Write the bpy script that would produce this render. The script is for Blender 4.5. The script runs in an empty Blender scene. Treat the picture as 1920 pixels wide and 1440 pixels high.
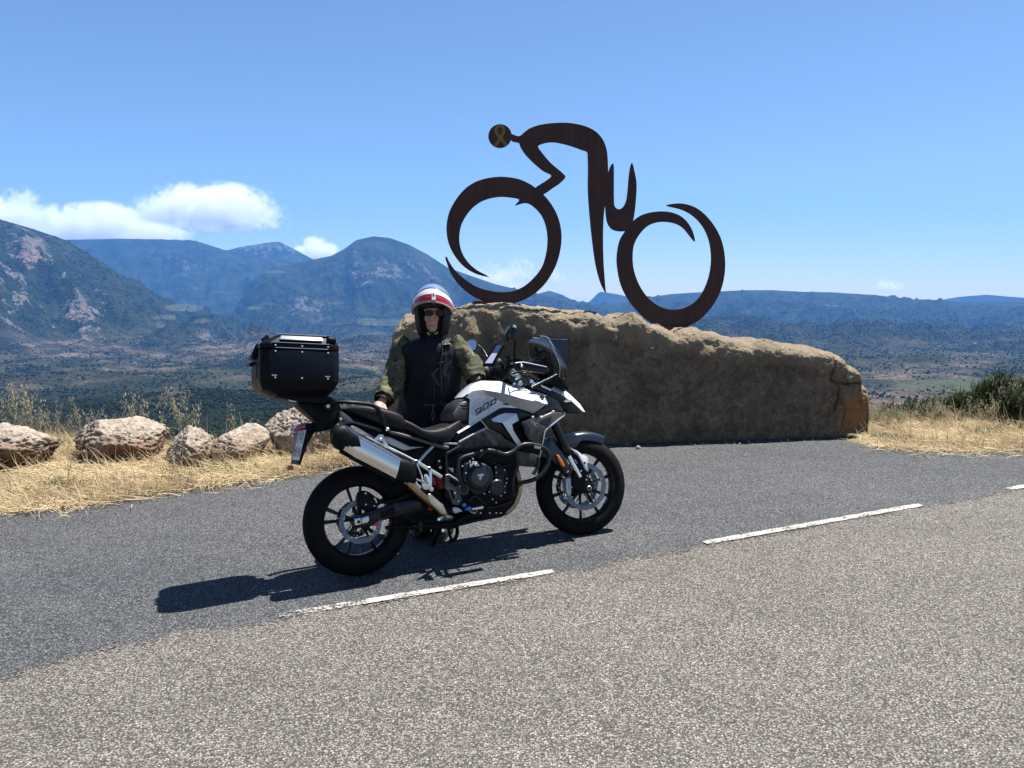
import bpy, bmesh, math, random
import numpy as np
from mathutils import Matrix, Vector
from mathutils.geometry import tessellate_polygon

# ------------------------------------------------------------------ camera, sky, sun, exposure
scene = bpy.context.scene
COL = scene.collection
CAMZ, PITCH, FPX = 1.6217, math.radians(6.33), 1443.0
cam_data = bpy.data.cameras.new("camera")
cam_data.sensor_width = 36.0
cam_data.lens = 36.0 * FPX / 1920.0
cam_data.clip_start = 0.05
cam_data.clip_end = 90000.0
cam = bpy.data.objects.new("camera", cam_data)
COL.objects.link(cam)
cam.location = (0, 0, CAMZ)
cam.rotation_euler = (math.pi / 2 - PITCH, 0, 0)
scene.camera = cam

SUN_TO = Vector((0.345, 0.25, 1.0)).normalized()       # direction towards the sun
SUN_EL = math.asin(SUN_TO.z)
SUN_AZ = math.atan2(SUN_TO.x, SUN_TO.y)
world = bpy.data.worlds.new("World")
scene.world = world
world.use_nodes = True
wn, wl = world.node_tree.nodes, world.node_tree.links
wn.clear()
sky = wn.new("ShaderNodeTexSky")
sky.sky_type = 'NISHITA'
sky.sun_disc = False
sky.sun_elevation = SUN_EL
sky.sun_rotation = SUN_AZ
sky.altitude = 1000.0
sky.air_density = 1.0
sky.dust_density = 0.3
sky.ozone_density = 3.0
hsv = wn.new("ShaderNodeHueSaturation")
hsv.inputs['Saturation'].default_value = 1.02
hsv.inputs['Hue'].default_value = 0.500
bg = wn.new("ShaderNodeBackground")
bg.inputs['Strength'].default_value = 0.053
wo = wn.new("ShaderNodeOutputWorld")
wl.new(sky.outputs[0], hsv.inputs['Color'])
wl.new(hsv.outputs[0], bg.inputs['Color'])
wl.new(bg.outputs[0], wo.inputs['Surface'])

sun_data = bpy.data.lights.new("sun", 'SUN')
sun_data.energy = 5.0
sun_data.angle = math.radians(0.53)
sun_data.color = (1.0, 0.96, 0.90)
sun = bpy.data.objects.new("sun", sun_data)
COL.objects.link(sun)
sun.rotation_euler = SUN_TO.to_track_quat('Z', 'Y').to_euler()

scene.view_settings.view_transform = 'Standard'
scene.view_settings.look = 'None'
scene.view_settings.exposure = 1.4
scene.view_settings.gamma = 1.0
scene.view_settings.use_curve_mapping = False
scene.cycles.use_denoising = True
scene.cycles.max_bounces = 6
scene.cycles.diffuse_bounces = 3
scene.cycles.glossy_bounces = 3
scene.cycles.transmission_bounces = 6
scene.cycles.transparent_max_bounces = 12
scene.cycles.volume_bounces = 4
scene.cycles.sample_clamp_indirect = 6.0

# ------------------------------------------------------------------ helpers
rng = np.random.default_rng(11)
random.seed(5)
CP, SP = math.cos(PITCH), math.sin(PITCH)

def ray(px, py):
    """direction of the sight line through a photo pixel (1920 x 1440)"""
    a, b = (px - 960.0) / FPX, (py - 720.0) / FPX
    return np.array([a, CP - b * SP, -SP - b * CP])

CAM = np.array([0.0, 0.0, CAMZ])

def at_y(px, py, y):
    d = ray(px, py)
    return CAM + d * (y / d[1])

GX0, GY0, GSX, GSY = -0.886, 4.394, 0.010, 0.014

def gz(x, y):
    return GSX * (x - GX0) + GSY * (y - GY0)

def on_ground(px, py, dz=0.0):
    d = ray(px, py)
    t = -(CAMZ - gz(0, 0) - dz) / (d[2] - GSX * d[0] - GSY * d[1])
    return CAM + d * t

def zoom(x0, y0, s):
    return lambda u, v: (x0 + u / s, y0 + v / s)

ZA = zoom(460, 600, 4.8)
ZC = zoom(540, 820, 5.143)
ZD = zoom(780, 780, 4.571)
ZE = zoom(620, 740, 8.0)
ZF = zoom(780, 830, 8.727)
ZG = zoom(980, 790, 6.26)
ZH = zoom(860, 600, 8.727)
ZI = zoom(860, 700, 7.68)
ZJ = zoom(460, 600, 9.0)
ZL = zoom(740, 940, 10.667)

def mesh_obj(name, verts, faces, mat=None, parent=None, smooth=False, angle=None, bevel=0.0, seg=2, mats=None, fmat=None):
    me = bpy.data.meshes.new(name)
    V = [tuple(map(float, v)) for v in verts]
    me.from_pydata(V, [], [tuple(map(int, f)) for f in faces])
    me.update()
    bm = bmesh.new()
    bm.from_mesh(me)
    bmesh.ops.recalc_face_normals(bm, faces=bm.faces)
    if bevel > 0:
        es = [e for e in bm.edges if len(e.link_faces) == 2 and e.calc_face_angle(0) > math.radians(22)]
        try:
            bmesh.ops.bevel(bm, geom=es, offset=bevel, offset_type='OFFSET', segments=seg, profile=0.5, affect='EDGES', clamp_overlap=True)
        except Exception:
            pass
    bm.to_mesh(me)
    bm.free()
    if smooth or bevel > 0:
        me.polygons.foreach_set('use_smooth', [True] * len(me.polygons))
        me.set_sharp_from_angle(angle=math.radians(angle if angle else 40))
    if mat is not None:
        me.materials.append(mat)
    ob = bpy.data.objects.new(name, me)
    COL.objects.link(ob)
    if parent is not None:
        ob.parent = parent
    return ob

def fast_mesh(name, V, F, mat=None, parent=None, smooth=True):
    """big numpy meshes: V (n,3), F (m,k) all of one size k"""
    V = np.asarray(V, dtype=np.float32)
    F = np.asarray(F, dtype=np.int32)
    me = bpy.data.meshes.new(name)
    k = F.shape[1]
    me.vertices.add(len(V))
    me.vertices.foreach_set('co', V.ravel())
    me.loops.add(F.size)
    me.loops.foreach_set('vertex_index', F.ravel())
    me.polygons.add(len(F))
    me.polygons.foreach_set('loop_start', np.arange(0, F.size, k, dtype=np.int32))
    me.update(calc_edges=True)
    me.validate()
    if smooth:
        me.polygons.foreach_set('use_smooth', np.ones(len(me.polygons), dtype=bool))
    if mat is not None:
        me.materials.append(mat)
    ob = bpy.data.objects.new(name, me)
    COL.objects.link(ob)
    if parent is not None:
        ob.parent = parent
    return ob

def tag(o, label=None, cat=None, group=None, kind=None):
    if label: o['label'] = label
    if cat: o['category'] = cat
    if group: o['group'] = group
    if kind: o['kind'] = kind
    return o

def empty(name, mtx):
    o = bpy.data.objects.new(name, None)
    o.empty_display_size = 0.1
    COL.objects.link(o)
    o.matrix_world = mtx
    return o

def ngon_area2(p):
    return 0.5 * sum(p[i][0] * p[(i + 1) % len(p)][1] - p[(i + 1) % len(p)][0] * p[i][1] for i in range(len(p)))

def plate_geo(loops, to3, d0, d1):
    """flat plate with holes; loops of 2D points, to3(p2, d) -> 3D"""
    tris = tessellate_polygon([[Vector((p[0], p[1], 0)) for p in l] for l in loops])
    flat = [p for l in loops for p in l]
    n = len(flat)
    V = [to3(p, d0) for p in flat] + [to3(p, d1) for p in flat]
    F = [tuple(t) for t in tris] + [tuple(i + n for i in reversed(t)) for t in tris]
    o = 0
    for l in loops:
        m = len(l)
        for i in range(m):
            a, b = o + i, o + (i + 1) % m
            F.append((a, b, b + n, a + n))
        o += m
    return V, F

def catmull(P, n=6, closed=False):
    P = [np.array(p, float) for p in P]
    out = []
    m = len(P)
    rngi = range(m if closed else m - 1)
    for i in rngi:
        if closed:
            p0, p1, p2, p3 = P[i - 1], P[i], P[(i + 1) % m], P[(i + 2) % m]
        else:
            p1, p2 = P[i], P[i + 1]
            p0 = P[i - 1] if i > 0 else 2 * p1 - p2
            p3 = P[i + 2] if i + 2 < m else 2 * p2 - p1
        for k in range(n):
            t = k / n
            out.append(0.5 * (2 * p1 + (p2 - p0) * t + (2 * p0 - 5 * p1 + 4 * p2 - p3) * t * t + (3 * p1 - p0 - 3 * p2 + p3) * t ** 3))
    if not closed:
        out.append(P[-1])
    return out

def tube_geo(P, r, n=10, caps=True):
    """r scalar or per point (radius or (ra, rb))"""
    P = [np.array(p, float) for p in P]
    m = len(P)
    R = [r] * m if not isinstance(r, (list, tuple, np.ndarray)) or (isinstance(r, tuple) and len(r) == 2 and m != 2) else list(r)
    V, F = [], []
    t0 = P[1] - P[0]
    t0 = t0 / np.linalg.norm(t0)
    ref = np.array([0, 0, 1.0]) if abs(t0[2]) < 0.9 else np.array([0, 1.0, 0])
    u = np.cross(t0, ref); u /= np.linalg.norm(u)
    for i in range(m):
        t = P[min(i + 1, m - 1)] - P[max(i - 1, 0)]
        L = np.linalg.norm(t)
        t = t / (L if L > 1e-9 else 1)
        u = u - t * (u @ t); u /= np.linalg.norm(u)
        w = np.cross(t, u)
        ra, rb = (R[i], R[i]) if np.isscalar(R[i]) else R[i]
        for k in range(n):
            a = 2 * math.pi * k / n
            V.append(P[i] + u * (ra * math.cos(a)) + w * (rb * math.sin(a)))
    for i in range(m - 1):
        for k in range(n):
            a, b = i * n + k, i * n + (k + 1) % n
            F.append((a, b, b + n, a + n))
    if caps:
        F.append(tuple(range(n - 1, -1, -1)))
        F.append(tuple((m - 1) * n + k for k in range(n)))
    return V, F

def lathe_geo(prof, n=64, axis_y=True, c=(0, 0, 0), close=True):
    """prof: list of (r, y); around the local y axis"""
    m = len(prof)
    V, F = [], []
    for i in range(n):
        a = 2 * math.pi * i / n
        for (r, y) in prof:
            V.append((c[0] + r * math.cos(a), c[1] + y, c[2] + r * math.sin(a)))
    for i in range(n):
        j = (i + 1) % n
        for k in range(m if close else m - 1):
            l = (k + 1) % m
            F.append((i * m + k, i * m + l, j * m + l, j * m + k))
    return V, F

def ico(sub=2):
    bm = bmesh.new()
    bmesh.ops.create_icosphere(bm, subdivisions=sub, radius=1.0)
    V = np.array([v.co[:] for v in bm.verts])
    F = np.array([[v.index for v in f.verts] for f in bm.faces])
    bm.free()
    return V, F

def join_geo(*gs):
    V, F = [], []
    for v, f in gs:
        o = len(V)
        V += [tuple(p) for p in v]
        F += [tuple(int(i) + o for i in q) for q in f]
    return V, F

def remesh_geo(V, F, voxel, smooth_it=0, factor=0.5):
    me = bpy.data.meshes.new("tmp_mesh")
    me.from_pydata([tuple(map(float, v)) for v in V], [], [tuple(map(int, f)) for f in F])
    ob = bpy.data.objects.new("tmp_object", me)
    COL.objects.link(ob)
    m = ob.modifiers.new("r", 'REMESH')
    m.mode = 'VOXEL'
    m.voxel_size = voxel
    if smooth_it:
        s = ob.modifiers.new("s", 'SMOOTH')
        s.iterations = smooth_it
        s.factor = factor
    dg = bpy.context.evaluated_depsgraph_get()
    ev = ob.evaluated_get(dg)
    em = ev.to_mesh()
    nv = len(em.vertices)
    co = np.empty(nv * 3, dtype=np.float32)
    em.vertices.foreach_get('co', co)
    no = np.empty(nv * 3, dtype=np.float32)
    em.vertices.foreach_get('normal', no)
    Fo = [tuple(p.vertices) for p in em.polygons]
    ev.to_mesh_clear()
    bpy.data.objects.remove(ob)
    bpy.data.meshes.remove(me)
    return co.reshape(-1, 3).astype(float), no.reshape(-1, 3).astype(float), Fo

# numpy gradient noise -----------------------------------------------------------------
_PR = np.random.default_rng(3)
_PERM = _PR.permutation(1024)
_PERM = np.concatenate([_PERM, _PERM, _PERM])
_GA = _PR.uniform(0, 2 * np.pi, 1024)
_G2 = np.stack([np.cos(_GA), np.sin(_GA)], -1)
_G3 = _PR.normal(size=(1024, 3)); _G3 /= np.linalg.norm(_G3, axis=1)[:, None]

def noise2(x, y):
    xi, yi = np.floor(x).astype(int), np.floor(y).astype(int)
    xf, yf = x - xi, y - yi
    u, v = xf ** 3 * (xf * (xf * 6 - 15) + 10), yf ** 3 * (yf * (yf * 6 - 15) + 10)
    def g(ix, iy, fx, fy):
        h = _PERM[(_PERM[ix & 1023] + iy) & 1023]
        return _G2[h, 0] * fx + _G2[h, 1] * fy
    a = g(xi, yi, xf, yf); b = g(xi + 1, yi, xf - 1, yf)
    c = g(xi, yi + 1, xf, yf - 1); d = g(xi + 1, yi + 1, xf - 1, yf - 1)
    return ((a + (b - a) * u) + ((c + (d - c) * u) - (a + (b - a) * u)) * v) * 1.5

def fbm2(x, y, o=5, gain=0.5, lac=2.03, ridged=False):
    s, a, t = 0.0, 1.0, 0.0
    for i in range(o):
        n = noise2(x + 17.3 * i, y - 9.1 * i)
        if ridged: n = 1 - 2 * np.abs(n)
        s = s + a * n; t += a
        a *= gain; x = x * lac; y = y * lac
    return s / t

def noise3(p):
    i = np.floor(p).astype(int); fr = p - i
    w = fr ** 3 * (fr * (fr * 6 - 15) + 10)
    r = 0
    for dx in (0, 1):
        for dy in (0, 1):
            for dz in (0, 1):
                h = _PERM[(_PERM[(_PERM[(i[:, 0] + dx) & 1023] + i[:, 1] + dy) & 1023] + i[:, 2] + dz) & 1023]
                d = (_G3[h] * (fr - [dx, dy, dz])).sum(1)
                wt = (w[:, 0] if dx else 1 - w[:, 0]) * (w[:, 1] if dy else 1 - w[:, 1]) * (w[:, 2] if dz else 1 - w[:, 2])
                r = r + wt * d
    return r * 1.6

def fbm3(p, o=4, gain=0.5, ridged=False):
    s, a, t = 0.0, 1.0, 0.0
    for k in range(o):
        n = noise3(p + 13.7 * k)
        if ridged: n = 1 - 2 * np.abs(n)
        s = s + a * n; t += a
        a *= gain; p = p * 2.03
    return s / t

# materials ------------------------------------------------------------------------------
def new_mat(name):
    m = bpy.data.materials.new(name)
    m.use_nodes = True
    nt = m.node_tree
    return m, nt, nt.nodes['Principled BSDF']

def simple_mat(name, color, rough=0.5, metal=0.0, coat=0.0, spec=0.5, noise=0.0, nscale=40.0, bump=0.0, bscale=200.0, coat_rough=0.05):
    m, nt, b = new_mat(name)
    b.inputs['Base Color'].default_value = (*color, 1)
    b.inputs['Roughness'].default_value = rough
    b.inputs['Metallic'].default_value = metal
    b.inputs['Specular IOR Level'].default_value = spec
    b.inputs['Coat Weight'].default_value = coat
    b.inputs['Coat Roughness'].default_value = coat_rough
    tc = None
    if noise > 0 or bump > 0:
        tc = nt.nodes.new('ShaderNodeTexCoord')
    if noise > 0:
        n = nt.nodes.new('ShaderNodeTexNoise')
        n.inputs['Scale'].default_value = nscale
        n.inputs['Detail'].default_value = 6
        nt.links.new(tc.outputs['Object'], n.inputs['Vector'])
        r = nt.nodes.new('ShaderNodeMapRange')
        r.inputs[3].default_value = max(0.02, rough - noise); r.inputs[4].default_value = min(1, rough + noise)
        nt.links.new(n.outputs['Fac'], r.inputs[0])
        nt.links.new(r.outputs[0], b.inputs['Roughness'])
        mx = nt.nodes.new('ShaderNodeMix'); mx.data_type = 'RGBA'
        mx.inputs['A'].default_value = (*[c * (1 - noise) for c in color], 1)
        mx.inputs['B'].default_value = (*[min(1, c * (1 + noise)) for c in color], 1)
        nt.links.new(n.outputs['Fac'], mx.inputs['Factor'])
        nt.links.new(mx.outputs['Result'], b.inputs['Base Color'])
    if bump > 0:
        n2 = nt.nodes.new('ShaderNodeTexNoise')
        n2.inputs['Scale'].default_value = bscale
        nt.links.new(tc.outputs['Object'], n2.inputs['Vector'])
        bp = nt.nodes.new('ShaderNodeBump')
        bp.inputs['Strength'].default_value = bump
        bp.inputs['Distance'].default_value = 0.002
        nt.links.new(n2.outputs['Fac'], bp.inputs['Height'])
        nt.links.new(bp.outputs[0], b.inputs['Normal'])
    return m

class NT:
    """small node-graph helper"""
    def __init__(s, nt): s.nt = nt
    def n(s, t, **kw):
        x = s.nt.nodes.new(t)
        for k, v in kw.items(): setattr(x, k, v)
        return x
    def link(s, a, b): s.nt.links.new(a, b)
    def val(s, sock, v):
        if hasattr(v, 'is_output'): s.link(v, sock)
        else: sock.default_value = v
    def math(s, op, a, b=0.0, c=None, clamp=False):
        x = s.n('ShaderNodeMath', operation=op, use_clamp=clamp)
        s.val(x.inputs[0], a); s.val(x.inputs[1], b)
        if c is not None: s.val(x.inputs[2], c)
        return x.outputs[0]
    def mix(s, f, a, b, blend='MIX'):
        x = s.n('ShaderNodeMix', data_type='RGBA', blend_type=blend)
        s.val(x.inputs['Factor'], f)
        for k, v in (('A', a), ('B', b)):
            if isinstance(v, tuple) and len(v) == 3: v = (*v, 1)
            s.val(x.inputs[k], v)
        return x.outputs['Result']
    def noise(s, vec, scale, detail=5, rough=0.55, dist=0.0, out='Fac'):
        x = s.n('ShaderNodeTexNoise')
        s.link(vec, x.inputs['Vector'])
        x.inputs['Scale'].default_value = scale; x.inputs['Detail'].default_value = detail
        x.inputs['Roughness'].default_value = rough; x.inputs['Distortion'].default_value = dist
        return x.outputs[out]
    def voro(s, vec, scale, out='Distance', feature='F1', rand=1.0):
        x = s.n('ShaderNodeTexVoronoi', feature=feature)
        s.link(vec, x.inputs['Vector'])
        x.inputs['Scale'].default_value = scale
        x.inputs['Randomness'].default_value = rand
        return x.outputs[out]
    def ramp(s, f, stops, interp='LINEAR'):
        x = s.n('ShaderNodeValToRGB')
        x.color_ramp.interpolation = interp
        e = x.color_ramp.elements
        while len(e) < len(stops): e.new(0.5)
        for i, (p, c) in enumerate(stops):
            e[i].position = p
            e[i].color = (*c, 1) if isinstance(c, tuple) else (c, c, c, 1)
        s.link(f, x.inputs[0])
        return x.outputs[0]
    def rng(s, f, a, b, c=0.0, d=1.0, smooth=False):
        x = s.n('ShaderNodeMapRange')
        if smooth: x.interpolation_type = 'SMOOTHSTEP'
        s.link(f, x.inputs[0])
        for i, v in zip((1, 2, 3, 4), (a, b, c, d)): x.inputs[i].default_value = v
        return x.outputs[0]
    def attr(s, name, out='Fac'):
        return s.n('ShaderNodeAttribute', attribute_name=name).outputs[out]
    def obj(s): return s.n('ShaderNodeTexCoord').outputs['Object']
    def mapping(s, vec, scale=(1, 1, 1), rot=(0, 0, 0)):
        x = s.n('ShaderNodeMapping')
        s.link(vec, x.inputs[0])
        x.inputs['Scale'].default_value = scale
        x.inputs['Rotation'].default_value = rot
        return x.outputs[0]
    def bump(s, h, strength, dist, normal=None):
        x = s.n('ShaderNodeBump')
        s.link(h, x.inputs['Height'])
        x.inputs['Strength'].default_value = strength; x.inputs['Distance'].default_value = dist
        if normal is not None: s.link(normal, x.inputs['Normal'])
        return x.outputs[0]

def set_attr(ob, name, arr):
    a = ob.data.attributes.new(name, 'FLOAT', 'POINT')
    a.data.foreach_set('value', np.asarray(arr, dtype=np.float32).ravel())
# ================================================================== LARGE STRUCTURE: terrain
HOR = 560.0                                   # eye-level line in the photo
def elev_z(px, py, D):                        # height of a point seen at px,py at horizontal range D
    d = ray(px, py)
    return CAMZ + D * d[2] / math.hypot(d[0], d[1])
def px_az(px, py=570):
    d = ray(px, py)
    return math.atan2(d[0], d[1])

RIDGES = [  # name, points (px, py, range m), front width, back width, shape power, relief m
    ("mountain", [(-500, 300, 5200), (-250, 330, 5300), (-100, 372, 5400), (0, 411, 5500), (60, 428, 5600), (130, 452, 5700), (200, 497, 5700), (280, 547, 5650), (335, 577, 5600), (400, 603, 5500), (470, 640, 5400), (560, 680, 5300)], 2100, 1800, 1.25, 62),
    ("mountain", [(-400, 470, 11000), (60, 452, 11000), (130, 449, 11000), (220, 447, 11000), (300, 448, 11000), (365, 450, 10900), (390, 458, 10800), (420, 468, 10700), (520, 486, 10600), (600, 500, 10500), (700, 520, 10300), (900, 580, 10000)], 3000, 2500, 1.5, 60),
    ("mountain", [(330, 520, 12000), (400, 476, 12000), (450, 463, 12000), (500, 455, 12000), (523, 453, 12000), (550, 466, 12000), (585, 485, 12000), (640, 520, 12000), (760, 590, 11600)], 2000, 2000, 1.2, 40),
    ("mountain", [(420, 560, 8300), (500, 507, 8400), (560, 492, 8500), (620, 480, 8500), (645, 467, 8500), (668, 450, 8500), (700, 443, 8500), (730, 446, 8500), (765, 458, 8500), (800, 476, 8500), (840, 502, 8500), (880, 516, 8500), (930, 533, 8400), (990, 547, 8400), (1050, 560, 8300), (1120, 572, 8200), (1200, 600, 8000)], 2600, 2200, 1.35, 62),
    ("mountain", [(960, 566, 12300), (1000, 553, 12300), (1030, 545, 12300), (1050, 551, 12300), (1075, 563, 12300), (1095, 571, 12300), (1108, 563, 12300), (1123, 548, 12300), (1128, 547, 12300), (1160, 552, 12300), (1200, 562, 12300), (1260, 580, 12300)], 1500, 1500, 1.1, 25),
    ("ridge", [(1050, 585, 9000), (1150, 572, 9000), (1205, 559, 9000), (1260, 551, 9000), (1330, 547, 9000), (1400, 544, 9000), (1450, 544, 9000), (1500, 547, 9000), (1560, 548, 9000), (1640, 553, 9000), (1720, 562, 9000), (1800, 566, 9000), (1920, 570, 9000), (2300, 574, 9000)], 2900, 2500, 1.3, 55),
    ("ridge", [(1120, 655, 5200), (1200, 630, 5200), (1280, 609, 5200), (1340, 597, 5200), (1385, 596, 5200), (1430, 605, 5200), (1520, 612, 5200), (1620, 608, 5200), (1720, 612, 5200), (1800, 622, 5200), (1920, 626, 5100), (2300, 620, 5000)], 1900, 1400, 1.15, 40),
    ("hill", [(300, 640, 6600), (380, 607, 6700), (430, 590, 6700), (470, 572, 6700), (500, 563, 6700), (525, 570, 6700), (545, 571, 6800), (570, 563, 6800), (590, 574, 6800), (612, 590, 6700), (660, 600, 6600), (740, 618, 6500), (900, 640, 6400)], 900, 800, 1.1, 38),
    ("mountain", [(1650, 575, 12800), (1740, 566, 12800), (1800, 556, 12800), (1850, 552, 12800), (1920, 558, 12800), (2100, 566, 12800)], 1600, 1500, 1.1, 12),
]
NAZ, NR = 760, 720
az = np.radians(np.linspace(-46, 46, NAZ))
rr = np.concatenate([np.exp(np.linspace(math.log(14.0), math.log(1500.0), 130))[:-1], np.linspace(1500, 9500, 465)[:-1], np.linspace(9500, 14200, 127)])
AZ, RR = np.meshgrid(az, rr)
TX, TY = RR * np.sin(AZ), RR * np.cos(AZ)
prof_d = np.array([0, 9, 14, 25, 60, 150, 400, 900, 2000, 3500, 5500, 8000, 12000, 20000.])
prof_z = np.array([0, -0.1, -1.9, -5.5, -17, -41, -84, -138, -206, -240, -255, -262, -268, -275.])
base = np.interp(np.log(RR), np.log(np.maximum(prof_d, 1)), prof_z)
und = fbm2(TX / 900.0, TY / 900.0, 5) * 62 + fbm2(TX / 260.0 + 5, TY / 260.0, 5, 0.55) * 24
und += np.abs(noise2(TX / 700.0 + 3, TY / 420.0)) * 40 + fbm2(TX / 420.0 + 1, TY / 200.0, 4, 0.5, ridged=True) * 15 - 8
base = base + und * np.clip((RR - 150) / 1800, 0, 1) * np.clip(1.4 - RR / 14000, 0.3, 1)
base += fbm2(TX / 40.0, TY / 40.0, 4) * np.clip((RR - 20) / 300, 0, 1) * 2.2
H = base.copy()
OWN = np.zeros(H.shape, int)
RELF = np.zeros(H.shape)
for k, (nm, pts, wf, wb, pw, rel) in enumerate(RIDGES):
    a = np.array([px_az(p[0], p[1]) for p in pts])
    zc = np.array([elev_z(*p) for p in pts])
    dc = np.array([p[2] for p in pts], float)
    zr, dr = np.interp(AZ, a, zc), np.interp(AZ, a, dc)
    edge = np.clip(np.minimum((AZ - a[0]) / 0.03, (a[-1] - AZ) / 0.03), 0, 1)
    if k in (0, 1): edge = np.clip((a[-1] - AZ) / 0.05, 0, 1)
    if k in (5, 6, 8): edge = np.clip((AZ - a[0]) / 0.05, 0, 1)
    wob = fbm2(AZ * dr / 700.0 + 7 * k, RR / 2600.0, 4) * 260 + fbm2(AZ * dr / 260.0 + 3 * k, RR / 1300.0, 3) * 90
    t = (dr - RR)
    tt = np.where(t > 0, (t + wob * np.clip(t / 500, 0, 1)) / wf, -t / wb)
    g = np.clip(1 - tt, 0, 1) ** pw
    gul = fbm2(AZ * dr / 420.0 + 11 * k, RR / 1500.0 + k, 5, 0.55, ridged=True)
    det = fbm2(TX / 170.0 + k, TY / 170.0, 5, 0.55)
    zz = base + np.maximum(zr - base, 0) * g * edge
    amp = np.clip(tt * 5, 0.0, 1) * np.clip(g * 3, 0, 1) * rel
    fin = fbm2(TX / 62.0 + 2 * k, TY / 62.0, 4, 0.6)
    zz = zz + (gul - 0.25) * amp * 2.3 + det * amp * 0.9 + fin * amp * 0.22
    m = (zz > H + 3) & (g * edge > 0.02)
    H = np.where(m, zz, H)
    OWN = np.where(m, k + 1, OWN)
    RELF = np.where(m, (gul - 0.25) + det * 0.8 + fin * 0.5, RELF)
PXV = 960 + FPX * np.tan(AZ) / (CP - SP * (H - CAMZ) / (RR * np.cos(AZ)))
_zc = RR * np.cos(AZ) * CP - (H - CAMZ) * SP
PYV = 720 - FPX * ((H - CAMZ) * CP + RR * np.cos(AZ) * SP) / _zc

def blob(px, py, w, h):
    return np.exp(-(((PXV - px) / w) ** 2 + ((PYV - py) / h) ** 2))
nb1 = fbm2(TX / 230.0, TY / 230.0, 5, 0.6)
nb2 = fbm2(TX / 90.0 + 31, TY / 90.0, 4, 0.6)
contour = fbm2(TX / 520.0, H / 24.0 + nb1 * 1.3, 4, 0.6)
# bare limestone on the mountain faces
rockm = np.zeros(H.shape)
for (px, py, w, h, s) in [(55, 470, 38, 34, 1.5), (20, 510, 38, 26, 1.0), (150, 590, 30, 26, 1.5), (40, 560, 45, 26, .9), (80, 560, 25, 40, .8), (180, 570, 16, 26, 1.1), (110, 610, 40, 12, 1.0), (360, 500, 45, 16, .8), (330, 490, 20, 12, .8), (500, 462, 60, 8, 1.0), (480, 470, 50, 7, .7),
                          (560, 572, 30, 14, 1.2), (590, 580, 22, 10, 1.0), (500, 570, 24, 10, .6), (730, 515, 50, 26, 1.0), (660, 520, 22, 20, .9), (790, 520, 40, 26, .8), (700, 560, 70, 18, .6), (380, 628, 14, 12, 1.2), (230, 640, 22, 14, .7), (740, 565, 40, 20, .6), (215, 480, 10, 14, .8), (655, 512, 14, 8, 1.)]:
    rockm = np.maximum(rockm, 0.92 * s * blob(px, py, w * 1.35, h * 1.35))
rockm = np.clip(rockm * 0.80 + RELF * 0.8 + nb2 * 1.0 + nb1 * 0.3 - 0.48, 0, 1) * (rockm > 0.05) * (OWN > 0) * 1.15
rockm = np.clip(rockm + (OWN == 3) * np.clip(0.25 + nb2, 0, 0.7) + (OWN == 1) * np.clip(RELF * 0.9 + nb2 * .7 - .62, 0, 1) * 1.2 + (OWN == 4) * np.clip(RELF * 0.8 + nb2 * .7 - .66, 0, 1), 0, 1)
redm = np.clip(blob(62, 478, 30, 22) + blob(150, 600, 30, 20) + blob(40, 490, 20, 12), 0, 1)
# pale soil and scrub on the valley floor
soil = np.clip(contour * 1.3 + nb1 * 0.7 + 0.24, 0, 1) * np.clip((PYV - 612) / 30, 0, 1) * np.clip((790 - PYV) / 60, 0, 1)
soil *= np.where(PXV < 1250, 1.0, 0.35)
soil += np.clip(blob(1780, 690, 90, 16) + blob(1860, 665, 70, 10) * .6 + nb2 * .5 - .3, 0, 1) * (PXV > 1600) * 0.9
soil += np.clip((blob(300, 735, 60, 10) + blob(420, 655, 90, 10) + blob(90, 660, 90, 18) + blob(520, 648, 110, 12) * 1.2 + blob(700, 670, 80, 20) + blob(600, 600, 30, 5)) * 0.9 + nb2 * 0.8 - 0.25, 0, 1) * 0.7
soil += np.clip(blob(1660, 705, 60, 7) + blob(1720, 745, 120, 22) * .75 + blob(1640, 760, 60, 30) * .6 + nb1 * .2, 0, 1) * (PXV > 1600) * (OWN == 0)
field = np.clip(blob(1830, 723, 140, 12) * 3.2 - .5 + nb1 * .2, 0, 1) * (OWN == 0)
for (px, py, w, h, s) in [(345, 577, 42, 8, 1.3), (375, 602, 24, 5, 1.1), (310, 595, 40, 6, .9), (515, 510, 26, 3, 1.2), (620, 568, 70, 5, .7), (720, 605, 60, 7, 1.2), (690, 600, 30, 6, .8), (480, 578, 30, 5, .9), (150, 655, 60, 8, .5), (700, 625, 80, 6, .6), (440, 545, 30, 5, .5), (330, 690, 50, 8, .5), (300, 610, 24, 10, .7), (480, 690, 60, 7, .5)]:
    field = np.maximum(field, np.clip(s * blob(px, py, w, h) + nb2 * .35 - .25, 0, 1) * 1.5)
pale = np.zeros(H.shape)
for (px, py, w, h, s) in [(1560, 573, 24, 2.2, 1.4), (1630, 565, 20, 1.5, 1.0), (1603, 582, 2.5, 8, 1.2), (1675, 611, 16, 2, 1.), (1662, 634, 4, 5, .9), (1826, 644, 7, 4, 1.2), (1700, 655, 20, 2.5, .6), (1180, 563, 16, 4, .6), (380, 540, 40, 5, .8), (410, 548, 40, 6, .7), (455, 525, 40, 3, .6), (540, 545, 40, 4, .5), (380, 553, 18, 4, .7)]:
    pale = np.maximum(pale, np.clip(s * blob(px, py, w, h) * 1.2 + nb2 * .3 - .3, 0, 1))
rockm = np.clip(np.maximum(rockm, pale * 0.9), 0, 1)
field, soil = np.clip(field, 0, 1), np.clip(soil, 0, 1)
wood = np.clip((PYV - 722) / 22 + nb1 * .9, 0, 1) * (PXV < 1250) * (OWN == 0)

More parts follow.
